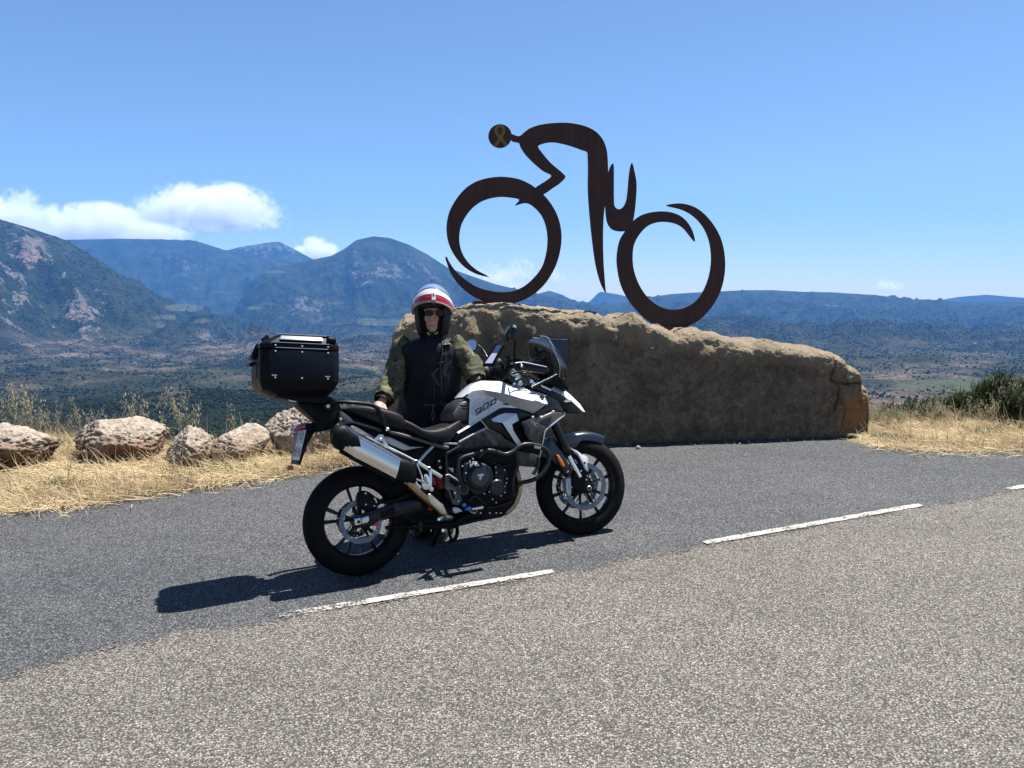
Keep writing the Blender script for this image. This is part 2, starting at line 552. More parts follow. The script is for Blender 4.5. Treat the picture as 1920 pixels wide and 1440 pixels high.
# terrain material
m_ter, nt, bs = new_mat("hill_cover")
N = NT(nt)
ob = N.obj()
a_rock, a_soil, a_field, a_red, a_wood = (N.attr(k) for k in ('rock', 'soil', 'field', 'red', 'wood'))
nA = N.noise(ob, 0.012, 8, 0.62)
nB = N.noise(ob, 0.05, 6, 0.6)
nC = N.noise(ob, 0.004, 6, 0.6)
vor = N.voro(ob, 0.07)
vorb = N.voro(ob, 0.16)
trees = N.rng(vor, 0.05, 0.55, 1.0, 0.0)
forest = N.mix(nB, (0.0042, 0.0080, 0.0034), (0.0165, 0.0220, 0.0095))
forest = N.mix(N.rng(nC, 0.42, 0.62), forest, (0.0275, 0.0319, 0.0143))
soilc = N.mix(nA, (0.105, 0.070, 0.056), (0.215, 0.155, 0.122))
soilc = N.mix(N.rng(nB, 0.45, 0.62), soilc, (0.0715, 0.0633, 0.0385))
msoil = N.math('MULTIPLY', a_soil, N.rng(N.math('ADD', nB, N.math('MULTIPLY', nA, 0.8)), 0.72, 1.06), clamp=True)
msoil = N.math('MULTIPLY', msoil, 1.8, clamp=True)
c = N.mix(msoil, forest, soilc)
dk = N.rng(N.noise(N.mapping(ob, (0.6, 1.5, 1.0)), 0.0075, 7, 0.66, 0.6), 0.50, 0.60)
c = N.mix(N.math('MULTIPLY', dk, 0.72), c, N.mix(nB, (0.0030, 0.0062, 0.0030), (0.0105, 0.0150, 0.0065)))
c = N.mix(N.math('MULTIPLY', a_wood, 0.75), c, N.mix(nB, (0.0033, 0.0072, 0.0022), (0.0143, 0.0198, 0.0066)))
fieldc = N.mix(nB, (0.036, 0.044, 0.018), (0.068, 0.074, 0.032))
c = N.mix(N.math('MULTIPLY', N.rng(N.math('ADD', a_field, N.math('MULTIPLY', N.math('SUBTRACT', nA, 0.5), 0.9)), 0.42, 0.55), 0.9), c, fieldc)
rockc = N.mix(nB, (0.050, 0.047, 0.044), (0.150, 0.138, 0.127))
rockc = N.mix(N.math('MULTIPLY', a_red, 0.35), rockc, (0.2475, 0.1375, 0.0880))
rk = N.math('ADD', a_rock, N.math('MULTIPLY', N.math('SUBTRACT', nB, 0.5), 1.7))
nS = N.noise(N.mapping(ob, (1.0, 1.0, 0.30)), 0.030, 9, 0.74, 0.5)
rk = N.math('ADD', N.math('MULTIPLY', a_rock, 0.85), N.math('ADD', N.math('MULTIPLY', N.math('SUBTRACT', nS, 0.5), 3.4), N.math('MULTIPLY', N.math('SUBTRACT', nB, 0.5), 0.9)))
c = N.mix(N.math('MULTIPLY', N.rng(rk, 0.56, 0.74), N.rng(a_rock, 0.05, 0.3), clamp=True), c, rockc)
dots = N.math('MULTIPLY', N.rng(vorb, 0.22, 0.42, 1.0, 0.0), N.rng(nA, 0.40, 0.60))
dots = N.math('MULTIPLY', dots, N.math('SUBTRACT', 1.0, N.math('MULTIPLY', a_field, 0.8)))
c = N.mix(N.math('MULTIPLY', dots, 0.8), c, (0.0077, 0.0132, 0.0050))
N.link(c, bs.inputs['Base Color'])
bs.inputs['Roughness'].default_value = 0.95
bs.inputs['Specular IOR Level'].default_value = 0.1
hgt = N.math('ADD', N.math('MULTIPLY', trees, 0.45), N.math('MULTIPLY', nA, 3.0))
N.link(N.bump(hgt, 1.0, 11.0), bs.inputs['Normal'])

IDX = np.arange(NR * NAZ).reshape(NR, NAZ)
Q = np.stack([IDX[:-1, :-1], IDX[:-1, 1:], IDX[1:, 1:], IDX[1:, :-1]], -1).reshape(-1, 4)
OWNF = OWN[:-1, :-1].ravel()
ALLV = np.stack([TX, TY, H], -1).reshape(-1, 3)
midr = RR[:-1, :-1].ravel()
def emit_terrain(name, sel):
    q = Q[sel]
    u, inv = np.unique(q, return_inverse=True)
    o = fast_mesh(name, ALLV[u], inv.reshape(-1, 4), m_ter)
    for nm, ar in (('rock', rockm), ('soil', soil), ('field', field), ('red', redm), ('wood', wood)):
        set_attr(o, nm, ar.ravel()[u])
    return tag(o, kind='structure')
emit_terrain("hillside", (OWNF == 0) & (midr < 1500))
emit_terrain("valley", (OWNF == 0) & (midr >= 1500))
for k, r in enumerate(RIDGES):
    emit_terrain(r[0], OWNF == k + 1)

# ------------------------------------------------------------------ haze: one closed box of thin air
hm = bpy.data.materials.new("haze_air")
hm.use_nodes = True
hm.node_tree.nodes.clear()
pv = hm.node_tree.nodes.new('ShaderNodeVolumePrincipled')
pv.inputs['Color'].default_value = (0.11, 0.40, 1.0, 1)
pv.inputs['Density'].default_value = 4.4e-5
pv.inputs['Anisotropy'].default_value = 0.0
hout = hm.node_tree.nodes.new('ShaderNodeOutputMaterial')
hm.node_tree.links.new(pv.outputs[0], hout.inputs['Volume'])
x0, x1, y0, y1, z0, z1 = -10500, 10500, -400, 14400, -420, 1600
HV = [(x, y, z) for x in (x0, x1) for y in (y0, y1) for z in (z0, z1)]
HF = [(0, 1, 3, 2), (4, 6, 7, 5), (0, 4, 5, 1), (2, 3, 7, 6), (0, 2, 6, 4), (1, 5, 7, 3)]
tag(mesh_obj("haze", HV, HF, hm), kind='stuff')

# ------------------------------------------------------------------ scattered trees on the slopes (uncountable)
def near_h(x, y):
    """bilinear height of the terrain grid"""
    r = np.hypot(x, y); a = np.arctan2(x, y)
    fi = np.clip(np.interp(r, rr, np.arange(NR)), 0, NR - 1.001)
    fj = np.clip((a - az[0]) / (az[-1] - az[0]) * (NAZ - 1), 0, NAZ - 1.001)
    i, j = fi.astype(int), fj.astype(int)
    u, v = fi - i, fj - j
    def bil(A): return (A[i, j] * (1 - v) + A[i, j + 1] * v) * (1 - u) + (A[i + 1, j] * (1 - v) + A[i + 1, j + 1] * v) * u
    return bil
m_leaf, nt, bs = new_mat("far_foliage")
N = NT(nt)
oi = N.n('ShaderNodeObjectInfo')
c = N.mix(oi.outputs['Random'], (0.004, 0.008, 0.003), (0.015, 0.021, 0.008))
c = N.mix(N.noise(N.obj(), 2.5, 3), c, (0.007, 0.012, 0.004))
N.link(c, bs.inputs['Base Color'])
bs.inputs['Roughness'].default_value = 0.9
bs.inputs['Specular IOR Level'].default_value = 0.1
def crown_mesh(name, seed, pts=30):
    r = np.random.default_rng(seed)
    V, F = ico(2)
    V = V * (1 + 0.34 * noise3(V * 1.7 + seed * 5.1))[:, None]
    V = V * (1 + 0.25 * noise3(V * 4.5 + seed * 3.3))[:, None]
    V[:, 2] = V[:, 2] * 0.85 + 0.55
    me = bpy.data.meshes.new(name)
    me.from_pydata([tuple(map(float, v)) for v in V], [], [tuple(map(int, f)) for f in F])
    me.materials.append(m_leaf)
    return me
protos = []
NT_TRY = 420000
rs = np.random.default_rng(21)
ta = rs.uniform(-0.63, 0.62, NT_TRY)
tr = np.sqrt(rs.uniform(280.0 ** 2 / 1e6, 4600.0 ** 2 / 1e6, NT_TRY) * 1e6)
sel_near = rs.random(NT_TRY) < 0.5
tr = np.where(sel_near, rs.uniform(450, 1700, NT_TRY), tr)
tx, ty = tr * np.sin(ta), tr * np.cos(ta)
bil = near_h(tx, ty)
tz = bil(H)
dens = 0.46 + 1.6 * fbm2(tx / 160.0 + 9, ty / 160.0, 4, 0.6) + 0.5 * bil(wood) - 1.5 * np.clip(bil(field), 0, 1) - 0.75 * bil(soil) - 0.8 * bil(rockm)
keep = rs.random(NT_TRY) < np.clip(dens, 0.03, 1) * 0.62
tx, ty, tz, tr = tx[keep], ty[keep], tz[keep], tr[keep]
tsz = rs.uniform(0.5, 1.25, len(tx)) * np.where(rs.random(len(tx)) < .6, 1.9, 3.0) * np.clip(0.55 + tr / 6000, 0.6, 1.15)
n2_ = 150000
ta2 = rs.uniform(-0.63, 0.62, n2_); tr2 = np.sqrt(rs.uniform(4500.0 ** 2, 7600.0 ** 2, n2_))
x2_, y2_ = tr2 * np.sin(ta2), tr2 * np.cos(ta2); bil2 = near_h(x2_, y2_)
k2 = rs.random(n2_) < np.clip(0.40 + 1.5 * fbm2(x2_ / 190.0 + 4, y2_ / 190.0, 4, 0.6) - 1.2 * bil2(rockm) - bil2(field), 0.02, 1) * 0.75
tx, ty, tz = np.r_[tx, x2_[k2]], np.r_[ty, y2_[k2]], np.r_[tz, bil2(H)[k2]]
tsz = np.r_[tsz, rs.uniform(2.2, 5.2, int(k2.sum()))]
def scatter_obj(name, X, S, crown, seed):
    o = fast_mesh(name, X, np.zeros((0, 3), int), None, None, False)
    a = o.data.attributes.new('size', 'FLOAT', 'POINT'); a.data.foreach_set('value', S.astype(np.float32))
    ng = bpy.data.node_groups.new(name + "_scatter", 'GeometryNodeTree')
    ng.interface.new_socket('Geometry', in_out='INPUT', socket_type='NodeSocketGeometry')
    ng.interface.new_socket('Geometry', in_out='OUTPUT', socket_type='NodeSocketGeometry')
    gi, go = ng.nodes.new('NodeGroupInput'), ng.nodes.new('NodeGroupOutput')
    iop = ng.nodes.new('GeometryNodeInstanceOnPoints')
    oin = ng.nodes.new('GeometryNodeObjectInfo')
    oin.inputs['Object'].default_value = crown
    at = ng.nodes.new('GeometryNodeInputNamedAttribute'); at.data_type = 'FLOAT'; at.inputs['Name'].default_value = 'size'
    rv = ng.nodes.new('FunctionNodeRandomValue'); rv.data_type = 'FLOAT_VECTOR'
    rv.inputs['Min'].default_value = (0, 0, 0); rv.inputs['Max'].default_value = (0.2, 0.2, 6.28)
    rv.inputs['Seed'].default_value = seed
    L = ng.links.new
    L(gi.outputs[0], iop.inputs['Points']); L(oin.outputs['Geometry'], iop.inputs['Instance'])
    L(at.outputs['Attribute'], iop.inputs['Scale']); L(rv.outputs[0], iop.inputs['Rotation'])
    L(iop.outputs[0], go.inputs[0])
    md = o.modifiers.new("scatter", 'NODES'); md.node_group = ng
    return o
half = rs.random(len(tx)) < 0.5
TP = np.stack([tx, ty, tz], -1)
for k, s in enumerate((half, ~half)):
    pm = crown_mesh("crown", 3 + k)
    po = bpy.data.objects.new("woodland_tree_shape", pm)      # shape only, used by the scatter
    COL.objects.link(po); po.location = (0, -60, -60); po.hide_render = True; tag(po, kind='helper')
    tag(scatter_obj("woodland", TP[s], tsz[s], po, 5 + k), kind='stuff')

# ------------------------------------------------------------------ clouds behind the mountains: soft bodies of vapour
def cloud(px0, px1, pyb, pyt, D, seed, label, dens=1.0, n=1, thin=0.0):
    c0, c1 = at_y(px0, pyb, D), at_y(px1, pyb, D)
    W = (c1[0] - c0[0]) / 2; Ht = at_y(px0, pyt, D)[2] - c0[2]
    cen = np.array([(c0[0] + c1[0]) / 2, D, c0[2] + Ht * 0.30])
    dep = min(W, Ht * 1.6)
    V, F = ico(4)
    V = V.copy()
    V[:, 2] = np.where(V[:, 2] < 0, V[:, 2] * 0.42, V[:, 2])
    m = bpy.data.materials.new("cloud_vapour"); m.use_nodes = True
    nt = m.node_tree; nt.nodes.clear(); N = NT(nt)
    ob = N.obj()
    sep = N.n('ShaderNodeSeparateXYZ'); N.link(ob, sep.inputs[0])
    def sq(sock, k): 
        a_ = N.math('DIVIDE', sock, k); return N.math('MULTIPLY', a_, a_)
    zup = N.math('DIVIDE', N.math('MAXIMUM', sep.outputs[2], 0.0), Ht * 0.70); zdn = N.math('DIVIDE', N.math('MINIMUM', sep.outputs[2], 0.0), Ht * 0.29)
    r2 = N.math('ADD', N.math('ADD', sq(sep.outputs[0], W), sq(sep.outputs[1], dep)), N.math('ADD', N.math('MULTIPLY', zup, zup), N.math('MULTIPLY', zdn, zdn)))
    off = N.n('ShaderNodeVectorMath', operation='ADD'); N.link(ob, off.inputs[0]); off.inputs[1].default_value = (seed * 977.0, seed * 331.0, seed * 123.0)
    n1 = N.noise(off.outputs[0], 1.5 / Ht, 2, 0.5); n2 = N.noise(off.outputs[0], 4.6 / Ht, 8, 0.66)
    f = N.math('ADD', N.math('MULTIPLY', N.math('SUBTRACT', n1, 0.5), 4.6), N.math('MULTIPLY', N.math('SUBTRACT', n2, 0.5), 6.2))
    f = N.math('ADD', f, N.math('SUBTRACT', 0.50 - thin, r2))
    d = N.rng(f, 0.0, 0.12, 0.0, dens * 2.9 / Ht, True)
    edge = N.rng(r2, 0.62, 1.0, 1.0, 0.0)
    pv = N.n('ShaderNodeVolumePrincipled')
    pv.inputs['Color'].default_value = (1, 1, 1, 1); pv.inputs['Anisotropy'].default_value = 0.0
    N.link(N.math('MULTIPLY', d, edge), pv.inputs['Density'])
    out = N.n('ShaderNodeOutputMaterial'); N.link(pv.outputs[0], out.inputs['Volume'])
    m.cycles.homogeneous_volume = False
    m.cycles.volume_step_rate = 0.1
    o = fast_mesh("cloud", V * np.array([W, dep, Ht * 0.70]), F, m, None, True)
    o.location = cen
    return tag(o, label, "cloud", "clouds over the mountains")
cloud(248, 560, 436, 338, 33000, 4, "large white cumulus cloud floating highest, clear of the ridge", 1.0)
cloud(20, 365, 462, 376, 36000, 9, "long low white cloud lying along the top of the left ridge", 1.0, thin=-.1)
cloud(-150, 110, 440, 362, 37000, 12, "white cloud at the left picture edge above the rocky mountain", 0.8)
cloud(4, 80, 396, 346, 34000, 15, "small thin cloud tuft above the bank at the left edge", 0.5, thin=0.1)
cloud(545, 642, 500, 440, 33000, 21, "small bright cumulus in the saddle beside the domed mountain", 1.3, thin=-.2)
cloud(855, 990, 556, 482, 36000, 27, "thin cloud seen inside the front wheel ring of the sculpture", 0.4, thin=0.05)
cloud(945, 1010, 528, 480, 34000, 31, "small ragged cloud inside the wheel ring at its right", 0.45, thin=0.0)
cloud(1020, 1064, 532, 500, 34000, 33, "tiny faint cloud just right of the sculpture's front wheel", 0.4, thin=0.05)
cloud(1635, 1695, 546, 522, 36000, 37, "tiny faint cloud low above the right-hand ridge", 0.35, thin=0.1)
# ================================================================== GROUND, ROAD, VERGE
def curve_ground(pts, n=8):
    return [p[:2] for p in catmull([on_ground(*q) for q in pts], n)]
road_edge = curve_ground([(-420, 1370), (-200, 1318), (0, 1264), (130, 1230), (260, 1202), (400, 1177), (545, 1154), (760, 1119), (1040, 1073), (1320, 1021), (1725, 949), (1920, 914), (2300, 848)], 40)
verge_l = curve_ground([(-500, 1030), (-250, 990), (0, 960), (180, 944), (330, 919), (480, 899), (560, 888), (660, 868), (760, 852)], 24)
verge_r = curve_ground([(1570, 822), (1640, 838), (1760, 846), (1920, 843), (2150, 838), (2500, 830)], 24)

def jag(line, amp, freq, seed):
    L = np.array(line)
    d = np.gradient(L, axis=0); d /= np.linalg.norm(d, axis=1)[:, None]
    s = np.cumsum(np.r_[0, np.linalg.norm(np.diff(L, axis=0), axis=1)])
    k = fbm2(s * freq + seed, s * 0 + seed * 3.1, 4, 0.6) * amp
    return L + np.stack([-d[:, 1], d[:, 0]], -1) * k[:, None]

def densify(line, step):
    L = np.array(line)
    s = np.cumsum(np.r_[0, np.linalg.norm(np.diff(L, axis=0), axis=1)])
    t = np.arange(0, s[-1], step)
    return np.stack([np.interp(t, s, L[:, 0]), np.interp(t, s, L[:, 1])], -1)

def sheet(name, loop, dz, mat, kind='structure'):
    tris = tessellate_polygon([[Vector((p[0], p[1], 0)) for p in loop]])
    V = [(p[0], p[1], gz(p[0], p[1]) + dz) for p in loop]
    o = mesh_obj(name, V, tris, mat)
    return tag(o, kind=kind)

def asphalt(name, tint_lo, tint_hi, scale, base_rough, patch, fines, cover=(0.38, 0.66)):
    m, nt, bs = new_mat(name)
    N = NT(nt)
    ob = N.obj()
    warp = N.n('ShaderNodeVectorMath', operation='ADD')
    N.link(ob, warp.inputs[0])
    nz = N.n('ShaderNodeVectorMath', operation='SCALE')
    N.link(N.noise(ob, 60, 2, out='Color'), nz.inputs[0]); nz.inputs['Scale'].default_value = 0.008
    N.link(nz.outputs[0], warp.inputs[1])
    v = warp.outputs[0]
    vn = N.n('ShaderNodeTexVoronoi', feature='F1'); N.link(v, vn.inputs['Vector']); vn.inputs['Scale'].default_value = scale
    v2 = N.n('ShaderNodeTexVoronoi', feature='F1'); N.link(v, v2.inputs['Vector']); v2.inputs['Scale'].default_value = scale * 2.3
    sep = N.n('ShaderNodeSeparateColor'); N.link(vn.outputs['Color'], sep.inputs[0])
    stone = N.ramp(sep.outputs[0], [(0.0, tint_lo), (0.22, tuple(c * 0.46 for c in tint_hi)), (0.50, tuple(c * 0.70 for c in tint_hi)), (0.76, tint_hi), (0.93, tuple(min(.75, c * 1.32) for c in tint_hi)), (1.0, tuple(min(.75, c * 1.75) for c in tint_hi))])
    warmc = N.mix(N.rng(sep.outputs[1], 0.55, 1.0), stone, N.mix(0.5, stone, (tint_hi[0] * 1.15, tint_hi[1] * 0.90, tint_hi[2] * 0.72)))
    fine = N.mix(v2.outputs['Distance'], fines, tuple(c * 1.7 for c in fines))
    mask = N.rng(vn.outputs['Distance'], *cover, 1.0, 0.0, True)
    mask = N.math('MULTIPLY', mask, N.rng(N.noise(ob, 3.0, 5), 0.2, 0.5, 0.75, 1.0))
    c = N.mix(mask, fine, warmc)
    big = N.noise(N.mapping(ob, (0.35, 1.0, 1.0), (0, 0, 0.22)), 0.9, 5, 0.6)
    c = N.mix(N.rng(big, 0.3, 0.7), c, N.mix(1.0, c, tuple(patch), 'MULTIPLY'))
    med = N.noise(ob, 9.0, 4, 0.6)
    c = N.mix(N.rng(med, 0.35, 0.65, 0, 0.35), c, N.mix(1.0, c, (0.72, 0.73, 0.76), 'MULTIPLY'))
    N.link(c, bs.inputs['Base Color'])
    bs.inputs['Roughness'].default_value = base_rough
    bs.inputs['Specular IOR Level'].default_value = 0.25
    h = N.math('MULTIPLY', N.math('SUBTRACT', 1.0, vn.outputs['Distance']), 1.0)
    h = N.math('ADD', h, N.math('MULTIPLY', sep.outputs[2], 0.35))
    N.link(N.bump(h, 0.9, 0.004), bs.inputs['Normal'])
    return m, c, N, bs
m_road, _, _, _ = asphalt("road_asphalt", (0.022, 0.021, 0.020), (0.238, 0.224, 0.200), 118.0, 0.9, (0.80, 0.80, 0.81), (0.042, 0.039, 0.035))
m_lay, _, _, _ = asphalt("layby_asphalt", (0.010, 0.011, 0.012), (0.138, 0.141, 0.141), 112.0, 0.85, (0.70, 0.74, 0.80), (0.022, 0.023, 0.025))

# earth with straw colours under everything
m_earth, nt, bs = new_mat("dry_earth")
N = NT(nt)
ob = N.obj()
n1 = N.noise(ob, 2.0, 8, 0.65); n2 = N.noise(N.mapping(ob, (1, 3.5, 1), (0, 0, .3)), 16.0, 6, 0.65)
c = N.mix(n1, (0.1000, 0.0725, 0.0425), (0.1800, 0.1375, 0.0775))
c = N.mix(N.rng(n2, 0.35, 0.7), c, (0.2100, 0.1650, 0.0950))
c = N.mix(N.rng(N.noise(ob, 0.9, 4), 0.56, 0.72), c, (0.0600, 0.0600, 0.0250))
N.link(c, bs.inputs['Base Color']); bs.inputs['Roughness'].default_value = 0.95; bs.inputs['Specular IOR Level'].default_value = 0.1
N.link(N.bump(n2, 0.8, 0.02), bs.inputs['Normal'])

def ground_z(x, y):
    r = np.hypot(x, y)
    z = gz(x, y)
    brow = np.interp(x, [-12, -5.2, -4.3, -3.5, -1.5, 0, 3.4, 5], [8.9, 8.7, 8.3, 7.85, 7.9, 8.7, 9.15, 8.9]) + 0.12 * noise2(x * 0.6, x * 0 + 2.2)
    over = np.maximum(y - brow, 0)
    z = z - np.where(over < 1, 0.28 * over ** 2, 0.56 * over - 0.28)
    # verge is a little lumpy
    lump = fbm2(x * 1.3, y * 1.3, 4) * 0.04 + 0.01
    return z, lump
gx = np.linspace(-16, 16, 260)
gy = np.concatenate([np.linspace(-30, 3, 20), np.linspace(3.4, 12.5, 120)])
GXX, GYY = np.meshgrid(gx, gy)
Zg, lump = ground_z(GXX, GYY)
vl, vr = np.array(verge_l), np.array(verge_r)
ly = np.interp(GXX, vl[:, 0], vl[:, 1], left=vl[0, 1], right=99)
ry = np.interp(GXX, vr[:, 0], vr[:, 1], left=99, right=vr[-1, 1])
inside = np.clip(np.maximum(GYY - ly, np.where(GXX > 3.2, GYY - ry, -9)) / 0.5, 0, 1)
Zg = Zg + lump * inside - 0.004 * (1 - inside)
nG, mG = GXX.shape
iG = np.arange(nG * mG).reshape(nG, mG)
tag(fast_mesh("ground", np.stack([GXX, GYY, Zg], -1).reshape(-1, 3), np.stack([iG[:-1, :-1], iG[:-1, 1:], iG[1:, 1:], iG[1:, :-1]], -1).reshape(-1, 4), m_earth), kind='structure')
# the hillside beside and behind the viewpoint
ra = np.linspace(math.radians(46), math.radians(314), 90); rb = np.exp(np.linspace(math.log(15), math.log(390), 16))
A2, R2 = np.meshgrid(ra, rb)
X2, Y2 = R2 * np.sin(A2), R2 * np.cos(A2)
Z2 = -0.35 + gz(X2, Y2) * np.exp(-R2 / 60) + fbm2(X2 / 40, Y2 / 40, 3) * np.clip(R2 / 60, 0, 1) * 3
i2 = np.arange(A2.size).reshape(A2.shape)
tag(fast_mesh("hillside", np.stack([X2, Y2, Z2], -1).reshape(-1, 3), np.stack([i2[:-1, :-1], i2[:-1, 1:], i2[1:, 1:], i2[1:, :-1]], -1).reshape(-1, 4), m_earth), kind='structure')

# layby sheet and road sheet
rE = jag(densify(road_edge, 0.03), 0.045, 2.5, 1.0)
lE = jag(densify(verge_l, 0.03), 0.10, 1.6, 4.0)
rR = jag(densify(verge_r, 0.03), 0.12, 1.5, 8.0)
front = [(16, -3.0), (-14, -3.0)]
lay_loop = [tuple(p) for p in lE] + [(-1.1, 8.9), (3.5, 9.2)] + [tuple(p) for p in rR] + front
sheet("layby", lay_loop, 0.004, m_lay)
REd = densify(road_edge, 0.05)
dd_ = np.gradient(REd, axis=0); dd_ /= np.linalg.norm(dd_, axis=1)[:, None]
nin = np.stack([dd_[:, 1], -dd_[:, 0]], -1)
if nin[len(nin) // 2, 1] > 0: nin = -nin
offs = [-0.10, 0.0, 0.12, 0.3, 0.6]
rows_ = [REd + nin * o_ for o_ in offs] + [np.stack([REd[:, 0] * 1.6, np.full(len(REd), -9.0)], -1)]
GV = np.array(rows_); nO, nP = GV.shape[:2]
gi_ = np.arange(nO * nP).reshape(nO, nP)
GF = np.stack([gi_[:-1, :-1], gi_[:-1, 1:], gi_[1:, 1:], gi_[1:, :-1]], -1).reshape(-1, 4)
GVf = GV.reshape(-1, 2)
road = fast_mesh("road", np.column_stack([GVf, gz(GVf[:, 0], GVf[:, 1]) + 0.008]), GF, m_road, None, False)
set_attr(road, 'inset', np.repeat(np.array(offs + [3.0]), nP)); tag(road, kind='structure')
N = NT(m_road.node_tree); bs = m_road.node_tree.nodes['Principled BSDF']
e_ = N.math('ADD', N.attr('inset'), N.math('ADD', N.math('MULTIPLY', N.math('SUBTRACT', N.noise(N.obj(), 45, 5, 0.75), 0.5), 0.42), N.math('MULTIPLY', N.math('SUBTRACT', N.noise(N.obj(), 3.5, 3), 0.5), 0.30)))
N.link(N.rng(e_, 0.03, 0.05), bs.inputs['Alpha'])

m_paint, nt, bs = new_mat("road_paint")
N = NT(nt); ob = N.obj()
wear = N.math('ADD', N.math('MULTIPLY', N.noise(ob, 70, 4, 0.7), 0.75), N.math('MULTIPLY', N.noise(ob, 9, 4), 0.45))
vd = N.voro(ob, 85)
sx_ = N.n('ShaderNodeSeparateXYZ'); N.link(ob, sx_.inputs[0])
wear = N.math('ADD', wear, N.rng(sx_.outputs[0], -1.25, -0.6, 0.09, 0.0))
c = N.mix(N.rng(wear, 0.58, 0.74, 0, 1), (0.34, 0.325, 0.29), (0.10, 0.092, 0.082))
N.link(c, bs.inputs['Base Color']); bs.inputs['Roughness'].default_value = 0.8
N.link(N.rng(N.math('ADD', wear, N.math('MULTIPLY', N.math('SUBTRACT', vd, 0.4), 0.25)), 0.68, 0.75, 1.0, 0.0), bs.inputs['Alpha'])
N.link(N.bump(vd, 0.7, 0.003), bs.inputs['Normal'])
RE = densify(road_edge, 0.02)
def dash(px0, px1, w, off, seed):
    # along the edge of the road, between two photo columns
    pr = []
    for p in RE:
        q = np.array([p[0], p[1], gz(p[0], p[1])]) - CAM
        zc = q[1] * CP - q[2] * SP
        pr.append(960 + FPX * q[0] / zc)
    pr = np.array(pr)
    seg = RE[(pr >= px0) & (pr <= px1)]
    d = np.gradient(seg, axis=0); d /= np.linalg.norm(d, axis=1)[:, None]
    nrm = np.stack([-d[:, 1], d[:, 0]], -1)
    s = np.arange(len(seg)) * 0.02
    e0 = fbm2(s * 9 + seed, s * 0, 4, 0.7) * 0.012; e1 = fbm2(s * 9 + seed + 40, s * 0, 4, 0.7) * 0.012
    taper = np.clip(np.minimum(s, s[-1] - s) / 0.04, 0.75, 1)
    a = seg + nrm * (off + (w / 2) * taper + e0)[:, None]; b = seg + nrm * (off - (w / 2) * taper + e1)[:, None]
    loop = [tuple(p) for p in a] + [tuple(p) for p in b[::-1]]
    sheet("road_marking", loop, 0.012, m_paint)
dash(520, 1040, 0.062, 0.0, 3)
dash(1318, 1728, 0.068, 0.0, 13)
dash(1888, 2120, 0.070, 0.0, 23)

# ------------------------------------------------------------------ the long memorial boulder
m_rock, nt, bs = new_mat("sandstone")
N = NT(nt); ob = N.obj()
n1 = N.noise(ob, 2.2, 8, 0.66, 0.3); n2 = N.noise(ob, 13, 8, 0.72); n3 = N.noise(ob, 55, 5, 0.75)
c = N.mix(N.rng(n1, 0.36, 0.64), (0.1153, 0.0839, 0.0585), (0.2587, 0.1945, 0.1336))
c = N.mix(N.rng(n2, 0.50, 0.66, 0, .85), c, (0.0798, 0.0616, 0.0465))
c = N.mix(N.rng(n2, 0.46, 0.34, 0, .65), c, (0.3435, 0.2648, 0.1842))
c = N.mix(N.rng(n3, 0.54, 0.68, 0, .75), c, (0.3715, 0.2908, 0.2071))
c = N.mix(N.rng(n3, 0.44, 0.34, 0, .70), c, (0.0653, 0.0522, 0.0404))
spots = N.rng(N.voro(ob, 8.0), 0.06, 0.16, 1, 0)
c = N.mix(N.math('MULTIPLY', spots, N.rng(n1, 0.42, 0.58)), c, (0.0663, 0.0547, 0.0441))
stain = N.rng(N.noise(N.mapping(ob, (1.0, 1.0, 0.35)), 1.6, 6, 0.65), 0.50, 0.66)
c = N.mix(N.math('MULTIPLY', stain, 0.72), c, (0.0749, 0.0652, 0.0554))
c = N.mix(N.attr('orange'), c, N.mix(n2, (0.2340, 0.1092, 0.0429), (0.3276, 0.1872, 0.0858)))
c = N.mix(N.math('MULTIPLY', N.attr('lit_crest'), 0.55), c, N.mix(n2, (0.2808, 0.2262, 0.1482), (0.4056, 0.3432, 0.2418)))  # sunlit top painted in: lighter stone colour along the upper edge
N.link(c, bs.inputs['Base Color']); bs.inputs['Roughness'].default_value = 0.92; bs.inputs['Specular IOR Level'].default_value = 0.2
hb = N.math('ADD', N.math('MULTIPLY', n2, 0.7), N.math('MULTIPLY', n3, 0.5))
N.link(N.bump(hb, 1.0, 0.05), bs.inputs['Normal'])

RA, RB = np.array([-1.32, 7.92]), np.array([3.86, 8.40])
RE_ = (RB - RA) / np.linalg.norm(RB - RA); RN = np.array([RE_[1], -RE_[0]])      # RN points to the viewer
if RN[1] > 0: RN = -RN
def on_slab(px, py, off=0.0):
    """photo pixel -> (u, z) on the vertical plane of the slab, shifted back by off"""
    d = ray(px, py)
    o = np.array([RA[0] - RN[0] * off, RA[1] - RN[1] * off])
    t = ((o - CAM[:2]) @ RN) / (d[:2] @ RN)
    q = CAM + d * t
    return (q[:2] - o) @ RE_, q[2], q
crest_px = [(725, 700), (729, 645), (741, 609), (758, 591), (800, 583), (850, 576), (885, 571), (930, 569), (985, 571), (1020, 577), (1060, 583), (1120, 586), (1170, 595), (1215, 606), (1255, 614), (1300, 617), (1340, 626), (1372, 634), (1400, 641), (1440, 639), (1480, 646), (1525, 652), (1545, 656), (1562, 662), (1570, 668), (1573, 682), (1588, 684), (1593, 690), (1595, 714), (1604, 718), (1608, 728), (1612, 790)]
cu = np.array([on_slab(a, b, 0.22)[:2] for a, b in crest_px])
NU, NS = 640, 190
u = np.linspace(cu[0, 0], cu[-1, 0] + 0.02, NU)
hz = np.interp(u, cu[:, 0], cu[:, 1])
hz = hz + fbm2(u * 3.1, u * 0 + 4, 5, 0.6) * 0.022
uL, uR = (u - u[0]), (u[-1] - u)
endf = np.clip(np.minimum(uL / 0.30, uR / 0.22), 0, 1)
endf = np.sqrt(1 - (1 - endf) ** 2)
